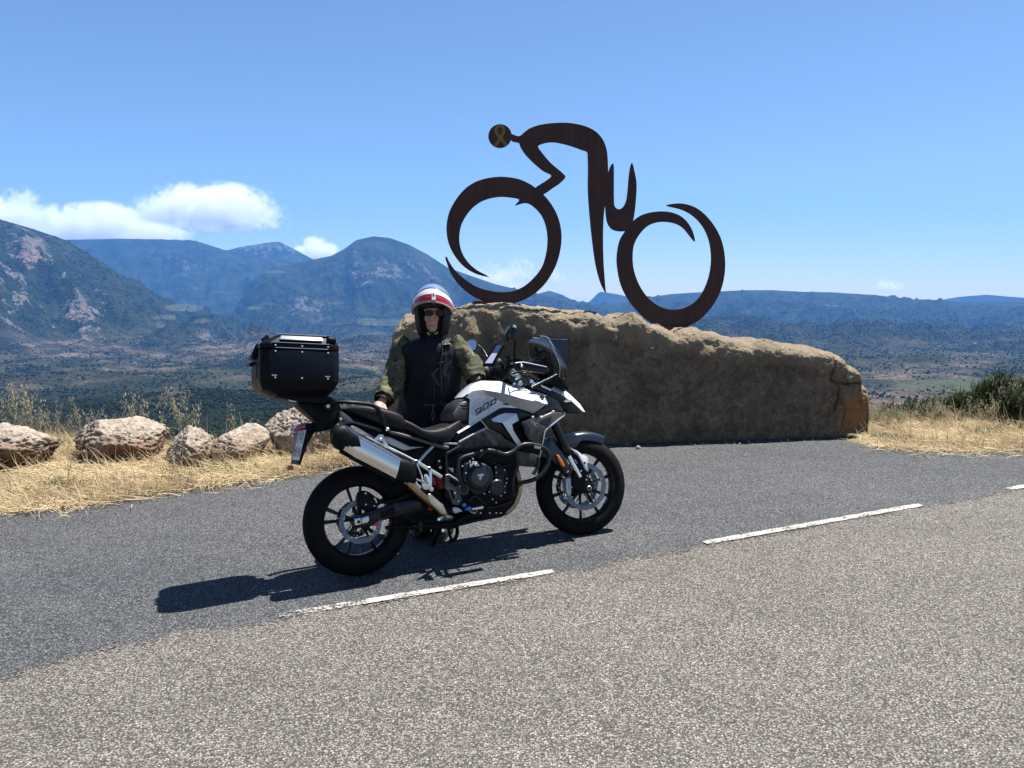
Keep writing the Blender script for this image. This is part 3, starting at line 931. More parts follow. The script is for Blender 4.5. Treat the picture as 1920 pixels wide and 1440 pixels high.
thick = (1.25 + 0.2 * noise2(u * 0.7, u * 0)) * (0.30 + 0.70 * endf)
base_z = np.array([gz(*(RA + RE_ * k)) for k in u]) - 0.60
s = np.linspace(0, 1, NS)
# section: front 0..0.6, rounded top, back
th = np.empty(NS); DD = np.empty((NU, NS)); ZZ = np.empty((NU, NS))
for i in range(NU):
    Hh = max(hz[i] - base_z[i], 0.05); T = thick[i]
    k = np.where(s < 0.62, s / 0.62, 1.0)
    # superellipse arc for the upper part
    a = np.clip((s - 0.46) / 0.40, 0, 1) * math.pi
    cs, sn = np.cos(a), np.sin(a)
    ex = 0.34
    rt = min(0.20, Hh * 0.4) * (0.35 + 0.65 * min(1.0, uR[i] / 0.5))
    x_arc = T / 2 - np.sign(cs) * np.abs(cs) ** ex * T / 2
    z_arc = (Hh - rt) + np.abs(sn) ** 0.62 * rt
    DD[i] = np.where(s < 0.46, 0.0, np.where(s > 0.86, T, x_arc))
    ZZ[i] = base_z[i] + np.where(s < 0.46, (s / 0.46) * (Hh - rt), np.where(s > 0.86, (Hh - rt) * (1 - (s - 0.86) / 0.14), z_arc))
front_shift = 0.10 * (1 - endf) ** 1.0 * 0.6
DD = DD + front_shift[:, None]
U2 = np.repeat(u[:, None], NS, 1)
RX = RA[0] + RE_[0] * U2 - RN[0] * DD
RY = RA[1] + RE_[1] * U2 - RN[1] * DD
P = np.stack([RX, RY, ZZ], -1)
du = np.gradient(P, axis=0); ds = np.gradient(P, axis=1)
nn = np.cross(du, ds); nn /= (np.linalg.norm(nn, axis=-1, keepdims=True) + 1e-9)
if (nn[NU // 2, 20] @ np.array([RN[0], RN[1], 0])) < 0: nn = -nn
pf = P.reshape(-1, 3)
rel_h = ((ZZ - base_z[:, None]) / np.maximum(hz - base_z, 0.05)[:, None])
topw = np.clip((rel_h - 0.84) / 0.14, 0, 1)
n_big = fbm3(pf * 1.1, 4).reshape(NU, NS); n_med = fbm3(pf * np.array([2.4, 2.4, 4.0]) + 3, 5, 0.52, True).reshape(NU, NS); n_sm = fbm3(pf * 16.0, 4, 0.6).reshape(NU, NS)
scal = np.clip(fbm3(pf * np.array([2.6, 2.6, 4.2]) + 7, 4, 0.55, True).reshape(NU, NS) - 0.12, 0, 1)
n_mid = fbm3(pf * 6.5 + 11, 5, 0.6).reshape(NU, NS)
pits = np.clip(fbm3(pf * 21.0 + 5, 3, 0.6).reshape(NU, NS) - 0.22, 0, 1)
disp = n_big * 0.045 + (n_med - 0.3) * (0.022 + 0.002 * topw) + n_mid * 0.020 - pits * 0.045 + n_sm * (0.010 + 0.008 * topw) - scal * 0.035 * topw * np.clip((U2 < 2.6) + 0.35, 0, 1)
# flaked hollows on the face and the crack at the right end
for (a, b, r, dp) in [(1230, 634, .09, .05), (1195, 668, .08, .05), (1135, 636, .05, .03), (900, 600, .10, .04), (1000, 600, .09, .03), (880, 620, .08, -.03), (1190, 610, .12, -.05), (1330, 642, .07, .03), (1440, 655, .09, -.04), (950, 600, .1, .05), (1270, 622, .08, .05), (1080, 596, .09, .04), (1150, 604, .1, .05)]:
    uu, zz, _ = on_slab(a, b)
    q = ((U2 - uu) ** 2 + (ZZ - zz) ** 2) / r ** 2
    disp -= np.exp(-q) * dp * (0.5 + 1.6 * np.abs(n_med)) * (s[None, :] < 0.7)
def crack(pts, w, dp):
    global disp
    pl = [on_slab(a, b)[:2] for a, b in pts]
    dm = np.full(U2.shape, 9.0)
    wu = U2 + n_sm * 0.02; wz = ZZ + n_big * 0.03
    for p, q in zip(pl[:-1], pl[1:]):
        p, q = np.array(p), np.array(q)
        t = np.clip(((wu - p[0]) * (q[0] - p[0]) + (wz - p[1]) * (q[1] - p[1])) / ((q - p) @ (q - p)), 0, 1)
        dm = np.minimum(dm, np.hypot(wu - p[0] - t * (q[0] - p[0]), wz - p[1] - t * (q[1] - p[1])))
    disp -= np.exp(-(dm / w) ** 2) * dp * (s[None, :] < 0.72)
crack([(1570, 660), (1566, 690), (1558, 712), (1572, 722), (1570, 745), (1562, 768)], 0.010, 0.05)
crack([(1558, 712), (1580, 718), (1612, 716)], 0.009, 0.05)
crack([(1572, 745), (1582, 762), (1578, 800)], 0.007, 0.025)
# the broken block at the right end
uu, zz, _ = on_slab(1596, 770); disp += np.exp(-((U2 - uu) / .18) ** 2 - ((ZZ - zz) / .2) ** 2) * 0.03
P = P + nn * disp[..., None]
ORI = np.zeros((NU, NS))
uu, zz, _ = on_slab(1603, 772)
ORI = np.clip(1.5 - np.maximum(np.abs(U2 - uu) / 0.16, np.abs(ZZ - zz - 0.4 * (U2 - uu)) / 0.21) + n_sm * .3, 0, 1) * (s[None, :] < 0.8)
uu2, zz2, _ = on_slab(1470, 700)
CRE = np.clip(topw * 1.2 + n_med * 0.6 * topw, 0, 1)  # mask for the painted sunlight on the slab's top
iR = np.arange(NU * NS).reshape(NU, NS)
FR = np.stack([iR[:-1, :-1], iR[1:, :-1], iR[1:, 1:], iR[:-1, 1:]], -1).reshape(-1, 4)
VR = P.reshape(-1, 3)
VRl = VR - np.array([RA[0], RA[1], 0])
rock = empty("memorial_rock", Matrix.Translation((RA[0], RA[1], 0)))
tag(rock, "long brown sandstone slab standing beside the layby and carrying the steel cyclist", "rock")
slab = fast_mesh("slab", VRl, FR, m_rock, rock)
set_attr(slab, 'orange', ORI); set_attr(slab, 'lit_crest', CRE)
# end caps
for row, nm in ((0, 'slab_end'), (NU - 1, 'slab_end')):
    ring = VRl[row * NS:(row + 1) * NS]
    cen = ring.mean(0)
    o_ = fast_mesh(nm, np.vstack([ring, cen]), np.array([[k, k + 1, NS] for k in range(NS - 1)]), m_rock, rock)
    set_attr(o_, 'orange', np.full(NS + 1, 0.0)); set_attr(o_, 'lit_crest', np.full(NS + 1, 0.0))
# plaque on the face
m_plq = simple_mat("plaque_metal", (0.022, 0.036, 0.075), 0.42, 0.25, noise=0.15, nscale=12)
q = [on_slab(a, b)[:2] for a, b in [(1024, 634), (1062, 636), (1062, 683), (1024, 681)]]
def slab3(p, off): 
    return np.array([RE_[0] * p[0] + RN[0] * off, RE_[1] * p[0] + RN[1] * off, p[1]])
V, F = plate_geo([q], slab3, -0.03, 0.085)
mesh_obj("plaque", V, F, m_plq, rock, bevel=0.004)

# ------------------------------------------------------------------ the cut-steel cyclist
m_cor, nt, bs = new_mat("rusted_steel")
N = NT(nt); ob = N.obj()
n1 = N.noise(ob, 5.0, 8, 0.65); n2 = N.noise(ob, 60, 6, 0.7); n3 = N.noise(N.mapping(ob, (8, 8, 0.8)), 3.0, 5, 0.6)
c = N.mix(N.rng(n1, 0.3, 0.7), (0.022, 0.011, 0.012), (0.052, 0.020, 0.017))
c = N.mix(N.rng(n3, 0.45, 0.75, 0, 0.7), c, (0.075, 0.026, 0.017))
c = N.mix(N.rng(n2, 0.5, 0.8, 0, 0.6), c, (0.022, 0.014, 0.016))
N.link(c, bs.inputs['Base Color']); bs.inputs['Roughness'].default_value = 0.72; bs.inputs['Metallic'].default_value = 0.15
N.link(N.bump(n2, 0.5, 0.002), bs.inputs['Normal'])
S_OFF = 0.50                                   # distance of the plate behind the slab's front face
ZS = zoom(800, 200, 3.2)
def sc2(pts, n=3):
    p = [on_slab(*ZS(*q), off=S_OFF)[:2] for q in pts]
    return [tuple(v) for v in catmull(p, n, closed=True)]
def sc2s(pts): return [tuple(on_slab(*ZS(*q), off=S_OFF)[:2]) for q in pts]
o2 = RA - RN * S_OFF
SB = on_slab(1100, 600, S_OFF)[2]
cyc = empty("cyclist_sculpture", Matrix.Translation((o2[0], o2[1], 0)))
tag(cyc, "flat rusted steel sculpture of a crouched racing cyclist on the sandstone slab", "sculpture")
def cyc_plate(name, loops, t=0.011, mat=m_cor, parent=cyc, d=0.0):
    V, F = plate_geo(loops, slab3, d - t, d + t)
    return mesh_obj(name, V, F, mat, parent, bevel=0.0)
disc = [(440 + 70 * math.cos(a), 177 + 71 * math.sin(a)) for a in np.linspace(0, 2 * math.pi, 41)[:-1]]
cyc_plate("head", [sc2s(disc)], 0.012)
rider = [(506, 166), (545, 178), (565, 172), (585, 155), (620, 130), (680, 110), (760, 99), (850, 98), (930, 112), (990, 135), (1030, 165), (1060, 205), (1078, 255), (1085, 310), (1088, 395), (1088, 480), (1075, 560), (1063, 640), (1058, 740), (1058, 850), (1062, 960), (1072, 1090), (1075, 1119), (1060, 1095), (1040, 1050), (1020, 980), (1005, 900), (990, 780), (976, 640), (967, 500), (968, 380), (966, 300), (962, 272), (930, 260), (860, 235), (790, 218), (740, 214), (700, 222), (667, 238), (690, 275), (740, 335), (790, 378), (815, 400), (832, 424), (800, 460), (760, 487), (700, 527), (672, 512), (650, 489), (700, 455), (749, 415), (700, 387), (640, 337), (590, 285), (562, 240), (552, 217), (510, 206)]
cyc_plate("rider_body", [sc2(rider)], 0.011)
fw = [(375, 1021), (300, 1005), (230, 965), (175, 905), (135, 830), (119, 750), (125, 670), (150, 600), (200, 525), (260, 470), (340, 435), (440, 421), (540, 432), (610, 460), (655, 490), (700, 528), (750, 590), (790, 670), (808, 760), (803, 850), (780, 940), (740, 1020), (690, 1085), (620, 1140), (540, 1175), (470, 1185), (400, 1183), (320, 1160), (250, 1120), (190, 1065), (145, 1000), (118, 930), (112, 905), (122, 902), (135, 930), (165, 975), (210, 1020), (270, 1065), (340, 1095), (430, 1112), (510, 1108), (580, 1080), (640, 1030), (690, 965), (715, 890), (725, 810), (718, 730), (690, 655), (640, 600), (592, 578), (530, 593), (556, 558), (500, 545), (430, 542), (350, 560), (290, 595), (240, 650), (205, 720), (196, 800), (210, 870), (245, 930), (300, 980)]
cyc_plate("front_wheel", [sc2(fw)], 0.0125)
fr = [(1113, 342), (1122, 365), (1122, 480), (1123, 560), (1127, 598), (1147, 615), (1172, 608), (1195, 572), (1205, 510), (1215, 400), (1230, 338), (1245, 385), (1258, 460), (1255, 550), (1246, 640), (1235, 690), (1215, 720), (1195, 745), (1150, 748), (1110, 735), (1085, 700), (1075, 650), (1072, 565), (1086, 480), (1090, 395)]
cyc_plate("saddle_and_frame", [sc2(fr)], 0.0118)
rw = [(1225, 700), (1245, 680), (1290, 650), (1360, 632), (1440, 630), (1510, 650), (1560, 690), (1595, 750), (1608, 809), (1585, 785), (1545, 735), (1500, 705), (1440, 692), (1380, 695), (1320, 720), (1270, 775), (1240, 840), (1235, 930), (1250, 1010), (1285, 1090), (1340, 1160), (1410, 1205), (1480, 1217), (1550, 1205), (1620, 1160), (1670, 1085), (1700, 990), (1707, 890), (1690, 790), (1650, 710), (1590, 650), (1520, 615), (1437, 595), (1480, 583), (1540, 583), (1610, 605), (1670, 650), (1730, 725), (1770, 810), (1788, 910), (1785, 1010), (1760, 1110), (1710, 1200), (1640, 1275), (1560, 1320), (1500, 1327), (1430, 1322), (1350, 1300), (1270, 1235), (1210, 1160), (1165, 1070), (1145, 980), (1140, 900), (1155, 810), (1185, 755)]
cyc_plate("rear_wheel", [sc2(rw)], 0.0130)
cyc_plate("foot_plate", [sc2s([(272, 1172), (300, 1163), (420, 1176), (520, 1182), (500, 1215), (280, 1200)])], 0.06)
cyc_plate("foot_plate", [sc2s([(1420, 1318), (1560, 1318), (1600, 1350), (1400, 1350)])], 0.06)
# painted ribbon on the head
m_rib = simple_mat("ochre_paint", (0.145, 0.105, 0.022), 0.7)
ribp = [(478, 237), (452, 200), (420, 160), (418, 130), (440, 116), (460, 132), (458, 160), (432, 205), (408, 237)]
rp = np.array(catmull([on_slab(*ZS(*q), off=S_OFF)[:2] for q in ribp], 6))
d = np.gradient(rp, axis=0); d /= np.linalg.norm(d, axis=1)[:, None]
nr = np.stack([-d[:, 1], d[:, 0]], -1) * 0.016
V, F = [], []
for i, (a, b) in enumerate(zip(rp + nr, rp - nr)):
    V += [slab3(a, 0.0135 + 0.0004 * i / len(rp)), slab3(b, 0.0135 + 0.0004 * i / len(rp))]
    if i: F.append((2 * i - 2, 2 * i - 1, 2 * i + 1, 2 * i))
mesh_obj("painted_ribbon", V, F, m_rib, cyc)
# faint raised lettering at the foot of the rear wheel
m_let = simple_mat("dull_steel_letters", (0.040, 0.035, 0.045), 0.6, 0.3)
def text_obj(name, s, mtx, size, mat, parent, ext=0.0006, shear=0.0, align='LEFT', xs=1.0):
    cu_ = bpy.data.curves.new(name, 'FONT')
    cu_.body = s; cu_.size = size; cu_.extrude = ext; cu_.shear = shear; cu_.align_x = align
    cu_.materials.append(mat)
    o0 = bpy.data.objects.new(name, cu_)
    COL.objects.link(o0)
    dg = bpy.context.evaluated_depsgraph_get()
    me = bpy.data.meshes.new_from_object(o0.evaluated_get(dg))
    bpy.data.objects.remove(o0); bpy.data.curves.remove(cu_)
    if not me.materials: me.materials.append(mat)
    o = bpy.data.objects.new(name, me)
    COL.objects.link(o)
    o.parent = parent
    o.matrix_local = mtx @ Matrix.Diagonal((xs, 1, 1, 1))
    return o
rotS = Matrix(((RE_[0], 0, RN[0]), (RE_[1], 0, RN[1]), (0, 1, 0))).to_4x4()
for s_, (px, py), hgt in (("VOLTA", (1477, 1268), 0.068), ("CATALUNYA", (1477, 1297), 0.068)):
    p = on_slab(*ZS(px, py), off=S_OFF)[:2]
    M = rotS.copy(); M.translation = Vector(slab3(p, 0.0136))
    text_obj("lettering", s_, M, hgt, m_let, cyc, 0.0008, 0, 'CENTER')

# ------------------------------------------------------------------ boulders along the edge
m_bld, nt, bs = new_mat("limestone")
N = NT(nt); ob = N.obj()
n1 = N.noise(ob, 4.5, 7, 0.65); n2 = N.noise(ob, 22, 7, 0.7); n3 = N.noise(ob, 90, 4, 0.7)
c = N.mix(N.rng(n2, 0.35, 0.65), (0.22, 0.180, 0.142), (0.46, 0.400, 0.330))
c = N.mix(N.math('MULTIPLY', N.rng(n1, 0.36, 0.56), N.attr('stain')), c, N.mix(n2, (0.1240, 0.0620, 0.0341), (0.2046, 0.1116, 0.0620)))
c = N.mix(N.rng(n3, 0.58, 0.75, 0, 0.7), c, (0.0930, 0.0806, 0.0744))
c = N.mix(N.rng(N.noise(ob, 9, 5), 0.56, 0.72, 0, .75), c, (0.1054, 0.0930, 0.0899))
N.link(c, bs.inputs['Base Color']); bs.inputs['Roughness'].default_value = 0.93; bs.inputs['Specular IOR Level'].default_value = 0.2
N.link(N.bump(N.math('ADD', n2, N.math('MULTIPLY', n3, 0.4)), 0.8, 0.03), bs.inputs['Normal'])
def boulder(px0, px1, pyt, pyb, label, seed, stain=1.0, depth=0.8, tilt=0.0, back=0.0, ridge=0.5):
    g = on_ground((px0 + px1) / 2, pyb)
    y = g[1] + 0.18 + back
    a, b = at_y(px0, pyt, y), at_y(px1, pyt, y)
    w = (b[0] - a[0]) / 2; h = a[2] - gz(g[0], y) + 0.08
    V, F = ico(6)
    r = np.random.default_rng(seed)
    # cut by random planes for a broken-stone shape
    rad = np.ones(len(V)) * 1.35
    for k in range(22):
        nrm = r.normal(size=3); nrm /= np.linalg.norm(nrm)
        dd = r.uniform(0.74, 1.05)
        c_ = V @ nrm
        rad = np.where(c_ > 0.05, np.minimum(rad, dd / np.maximum(c_, 0.05)), rad)
    V1 = V * rad[:, None]
    V1 = V1 + V * (fbm3(V1 * 2.0 + seed, 4) * 0.08)[:, None]
    V1 = V1 + V * ((fbm3(V1 * 4.5 + seed * 2, 5, 0.6, True) - 0.2) * 0.13 * (0.35 + ridge))[:, None]
    pit = fbm3(V1 * 11 + seed * 3, 4, 0.65)
    V1 = V1 - V * (np.clip(pit - 0.02, 0, 1) * 0.16)[:, None]
    V1 = V1 + V * (fbm3(V1 * 26 + seed * 3, 3, 0.6) * 0.018)[:, None]
    mn, mx = V1.min(0), V1.max(0)
    V1 = (V1 - (mn + mx) / 2) / ((mx - mn) / 2)
    ct, st = math.cos(tilt), math.sin(tilt)
    V1 = V1 * np.array([w, depth / 2, h / 2])
    V1[:, 2] += h / 2 - 0.08
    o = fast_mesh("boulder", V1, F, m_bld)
    o.location = ((a[0] + b[0]) / 2, y, gz(g[0], y))
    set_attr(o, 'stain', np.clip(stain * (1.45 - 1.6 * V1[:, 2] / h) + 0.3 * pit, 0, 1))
    return tag(o, label, "boulder", "boulders edging the layby")
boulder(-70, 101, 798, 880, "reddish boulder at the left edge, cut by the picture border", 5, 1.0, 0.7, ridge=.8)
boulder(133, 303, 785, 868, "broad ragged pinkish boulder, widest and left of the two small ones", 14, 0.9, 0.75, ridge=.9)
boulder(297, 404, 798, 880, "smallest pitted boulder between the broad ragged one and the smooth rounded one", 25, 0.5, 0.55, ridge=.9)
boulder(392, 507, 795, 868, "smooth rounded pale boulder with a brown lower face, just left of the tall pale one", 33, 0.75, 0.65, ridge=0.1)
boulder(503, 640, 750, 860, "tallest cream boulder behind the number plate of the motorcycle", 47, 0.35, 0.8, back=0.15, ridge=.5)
# ================================================================== MOTORCYCLE
B_O = np.array([-0.88565, 4.39422, 0.0]); B_PSI, B_GAM, B_LEAN, B_ST = 0.47084, 0.0151966, 0.167173, -0.104967
B_F = np.array([math.cos(B_PSI) * math.cos(B_GAM), math.sin(B_PSI) * math.cos(B_GAM), math.sin(B_GAM)])
_L = np.array([-math.sin(B_PSI), math.cos(B_PSI), 0]); _U = np.cross(B_F, _L)
B_L = _L * math.cos(B_LEAN) - _U * math.sin(B_LEAN); B_U = _U * math.cos(B_LEAN) + _L * math.sin(B_LEAN)
B_M = Matrix((( B_F[0], B_L[0], B_U[0], B_O[0]), (B_F[1], B_L[1], B_U[1], B_O[1]), (B_F[2], B_L[2], B_U[2], B_O[2]), (0, 0, 0, 1)))
def bk(p, lat):
    d = ray(*p)
    t = (lat - (CAM - B_O) @ B_L) / (d @ B_L)
    q = CAM + d * t - B_O
    return np.array([q @ B_F, lat, q @ B_U])
def bw(l): return B_O + B_F * l[0] + B_L * l[1] + B_U * l[2]

M = {}
M['plastic'] = simple_mat("black_plastic", (0.005, 0.0055, 0.007), 0.46, spec=0.10, noise=0.25, nscale=30, bump=0.15, bscale=900)
M['gloss'] = simple_mat("black_paint", (0.005, 0.0055, 0.007), 0.3, spec=0.15, coat=0.25, noise=0.15, nscale=8)
M['blue_gloss'] = simple_mat("graphite_paint", (0.010, 0.013, 0.022), 0.30, 0.0, spec=0.2, coat=0.5, noise=0.12, nscale=9)
M['frame'] = simple_mat("dark_frame_metal", (0.014, 0.015, 0.017), 0.40, 0.15, spec=0.3, noise=0.3, nscale=25)
M['grey'] = simple_mat("grey_plastic", (0.045, 0.048, 0.056), 0.42, 0.2, noise=0.2, nscale=20)
M['rubber'] = simple_mat("tyre_rubber", (0.006, 0.006, 0.0065), 0.7, spec=0.10, noise=0.3, nscale=18, bump=0.3, bscale=300)
M['engine'] = simple_mat("engine_black", (0.006, 0.0065, 0.008), 0.42, 0.1, spec=0.10, noise=0.35, nscale=35, bump=0.3, bscale=500)
M['cover'] = simple_mat("engine_cover", (0.010, 0.012, 0.017), 0.38, 0.1, spec=0.25, noise=0.25, nscale=30)
M['pearl'] = simple_mat("pearl_white_paint", (0.62, 0.64, 0.68), 0.22, 0.0, coat=1.0, noise=0.03, nscale=6)
M['pearl2'] = simple_mat("greyed_pearl_paint", (0.30, 0.31, 0.33), 0.38, 0.15, coat=0.5, noise=0.05, nscale=8)  # pearl white greyed, so the tank wings carry a painted ground reflection
M['silver'] = simple_mat("bare_aluminium", (0.62, 0.63, 0.65), 0.30, 0.9, noise=0.15, nscale=30)
M['satin'] = simple_mat("painted_aluminium", (0.42, 0.45, 0.50), 0.38, 0.5, noise=0.12, nscale=30)
M['steel'] = simple_mat("brushed_steel", (0.62, 0.61, 0.60), 0.24, 1.0, noise=0.04, nscale=6)
M['header'] = simple_mat("heat_tinted_steel", (0.34, 0.24, 0.15), 0.34, 0.9, noise=0.3, nscale=14)
M['headerl'] = simple_mat("pale_heat_tinted_steel", (0.52, 0.45, 0.34), 0.34, 0.85, noise=0.2, nscale=14)
M['seat'] = simple_mat("seat_vinyl", (0.013, 0.013, 0.015), 0.42, spec=0.10, noise=0.18, nscale=40, bump=0.35, bscale=700)
M['seat2'] = simple_mat("seat_vinyl_grey", (0.022, 0.023, 0.026), 0.48, noise=0.18, nscale=40, bump=0.35, bscale=700)
M['disc'] = simple_mat("brake_steel", (0.13, 0.15, 0.20), 0.42, 0.8, noise=0.15, nscale=60)
M['hole'] = simple_mat("dark_hole", (0.006, 0.006, 0.007), 0.8)
M['chrome'] = simple_mat("chrome", (0.80, 0.80, 0.82), 0.10, 1.0)
M['bolt'] = simple_mat("zinc_bolt", (0.55, 0.56, 0.58), 0.35, 0.8)
M['lidgrey'] = simple_mat("pale_lid_panel", (0.25, 0.26, 0.28), 0.35, 0.2)
M['red'] = simple_mat("red_lens", (0.23, 0.010, 0.022), 0.15, coat=1.0)
M['amber'] = simple_mat("amber_reflector", (0.50, 0.13, 0.015), 0.25, coat=0.6, noise=0.2, nscale=120)
M['orange_red'] = simple_mat("rear_reflector_red", (0.33, 0.05, 0.018), 0.3, coat=0.6)
M['redpaint'] = simple_mat("red_spring_paint", (0.16, 0.012, 0.014), 0.4)
M['pink'] = simple_mat("red_cap", (0.55, 0.05, 0.08), 0.4)
M['bronze'] = simple_mat("dark_titanium_panel", (0.060, 0.048, 0.042), 0.42, 0.45, noise=0.2, nscale=12)
M['letters'] = simple_mat("print_black", (0.008, 0.008, 0.010), 0.4)
M['lgrey'] = simple_mat("print_grey", (0.34, 0.33, 0.31), 0.5)
M['lwhite'] = simple_mat("print_white", (0.62, 0.64, 0.66), 0.5)
M['plate_white'] = simple_mat("number_plate_white", (0.60, 0.64, 0.68), 0.4, noise=0.06, nscale=60)
M['plate_blue'] = simple_mat("number_plate_blue", (0.015, 0.045, 0.28), 0.4)
M['bluelink'] = simple_mat("blue_anodised", (0.06, 0.16, 0.42), 0.3, 0.6)
M['teal'] = simple_mat("worn_teal_metal", (0.05, 0.09, 0.09), 0.4, 0.5)
m_glass, nt_, b_ = new_mat("smoked_screen")
b_.inputs['Base Color'].default_value = (0.30, 0.33, 0.36, 1); b_.inputs['Roughness'].default_value = 0.05
b_.inputs['Transmission Weight'].default_value = 1.0; b_.inputs['IOR'].default_value = 1.12
b_.inputs['Alpha'].default_value = 0.62
M['glass'] = m_glass
m_mir = simple_mat("mirror_glass", (0.86, 0.88, 0.90), 0.015, 1.0)

bike = empty("motorcycle", B_M)
tag(bike, "white and black adventure motorcycle leaning on its stand in the layby", "motorcycle")

def part(name, geo, mat, parent=bike, bevel=0.0, seg=2, smooth=True, angle=40):
    return mesh_obj(name, geo[0], geo[1], M[mat] if isinstance(mat, str) else mat, parent, smooth=smooth, bevel=bevel, seg=seg, angle=angle)
def prism(Z, pts, lat0, lat1=None, holes=()):
    """outline traced on the bike plane lat0, pushed through to lat1"""
    if lat1 is None: lat1 = -lat0
    P2 = [bk(Z(*p), lat0) for p in pts]
    H2 = [[bk(Z(*p), lat0) for p in h] for h in holes]
    loops = [[(q[0], q[2]) for q in P2]] + [[(q[0], q[2]) for q in h] for h in H2]
    return plate_geo(loops, lambda p, d: np.array([p[0], d, p[1]]), lat0, lat1)
def poly(name, Z, pts, lat0, lat1, mat, bevel=0.003, parent=bike, holes=(), seg=2):
    if holes: return part(name, prism(Z, pts, lat0, lat1, holes), mat, parent, bevel=0.0)
    P2 = [bk(Z(*p), lat0) for p in pts]
    n = len(P2)
    if lat1 is None: lat1 = -lat0
    V = [(q[0], lat0, q[2]) for q in P2] + [(q[0], lat1, q[2]) for q in P2]
    F = [tuple(range(n)), tuple(range(2 * n - 1, n - 1, -1))] + [(i, (i + 1) % n, (i + 1) % n + n, i + n) for i in range(n)]
    return part(name, (V, F), mat, parent, bevel=bevel, seg=seg)
def path(Z, pts):
    """pts (u, v, lat) -> local points"""
    return [bk(Z(p[0], p[1]), p[2]) for p in pts]
def tube(name, P, r, mat, parent=bike, n=10, sm=5, mirror=False):
    Q = catmull(P, sm) if sm > 1 and len(P) > 2 else P
    if not np.isscalar(r) and len(r) == len(P) and len(Q) != len(P):
        r = list(np.interp(np.linspace(0, len(P) - 1, len(Q)), range(len(P)), r))
    o = part(name, tube_geo(Q, r, n), mat, parent)
    if mirror:
        part(name, tube_geo([np.array([q[0], -q[1], q[2]]) for q in Q], r, n), mat, parent)
    return o
def facets(name, verts, faces, mat, mirror=True, bevel=0.006, seg=3, parent=bike, thick=0.0, close=None):
    names = list(verts)
    V = [bk(v[0](v[1], v[2]), v[3]) if len(v) == 4 else np.array(v) for v in verts.values()]
    ix = {k: i for i, k in enumerate(names)}
    F = [tuple(ix[k] for k in f) for f in faces]
    if mirror:
        n = len(V)
        V = V + [np.array([v[0], -v[1], v[2]]) for v in V]
        F = F + [tuple(i + n for i in reversed(f)) for f in F[:]]
        if close:
            for a, b in zip(close[:-1], close[1:]): F.append((ix[a], ix[b], ix[b] + n, ix[a] + n))
    return part(name, (V, F), mat, parent, bevel=bevel, seg=seg)
def bolt(Z, u, v, lat, r=0.006, mat='bolt', parent=bike, name='bolt', h=0.006):
    c = bk(Z(u, v), lat)
    g = lathe_geo([(0.0001, -h), (r * 0.7, -h), (r, -h * 0.5), (r, h), (0.0001, h)], 10, c=c, close=False)
    return part(name, g, mat, parent)
def disc_at(name, Z, u, v, lat, r, t, mat, parent=bike, n=40, ch=0.004):
    c = bk(Z(u, v), lat)
    g = lathe_geo([(0.0001, 0), (r - ch, 0), (r, ch), (r, t), (0.0001, t)], n, c=c, close=False)
    return part(name, g, mat, parent)

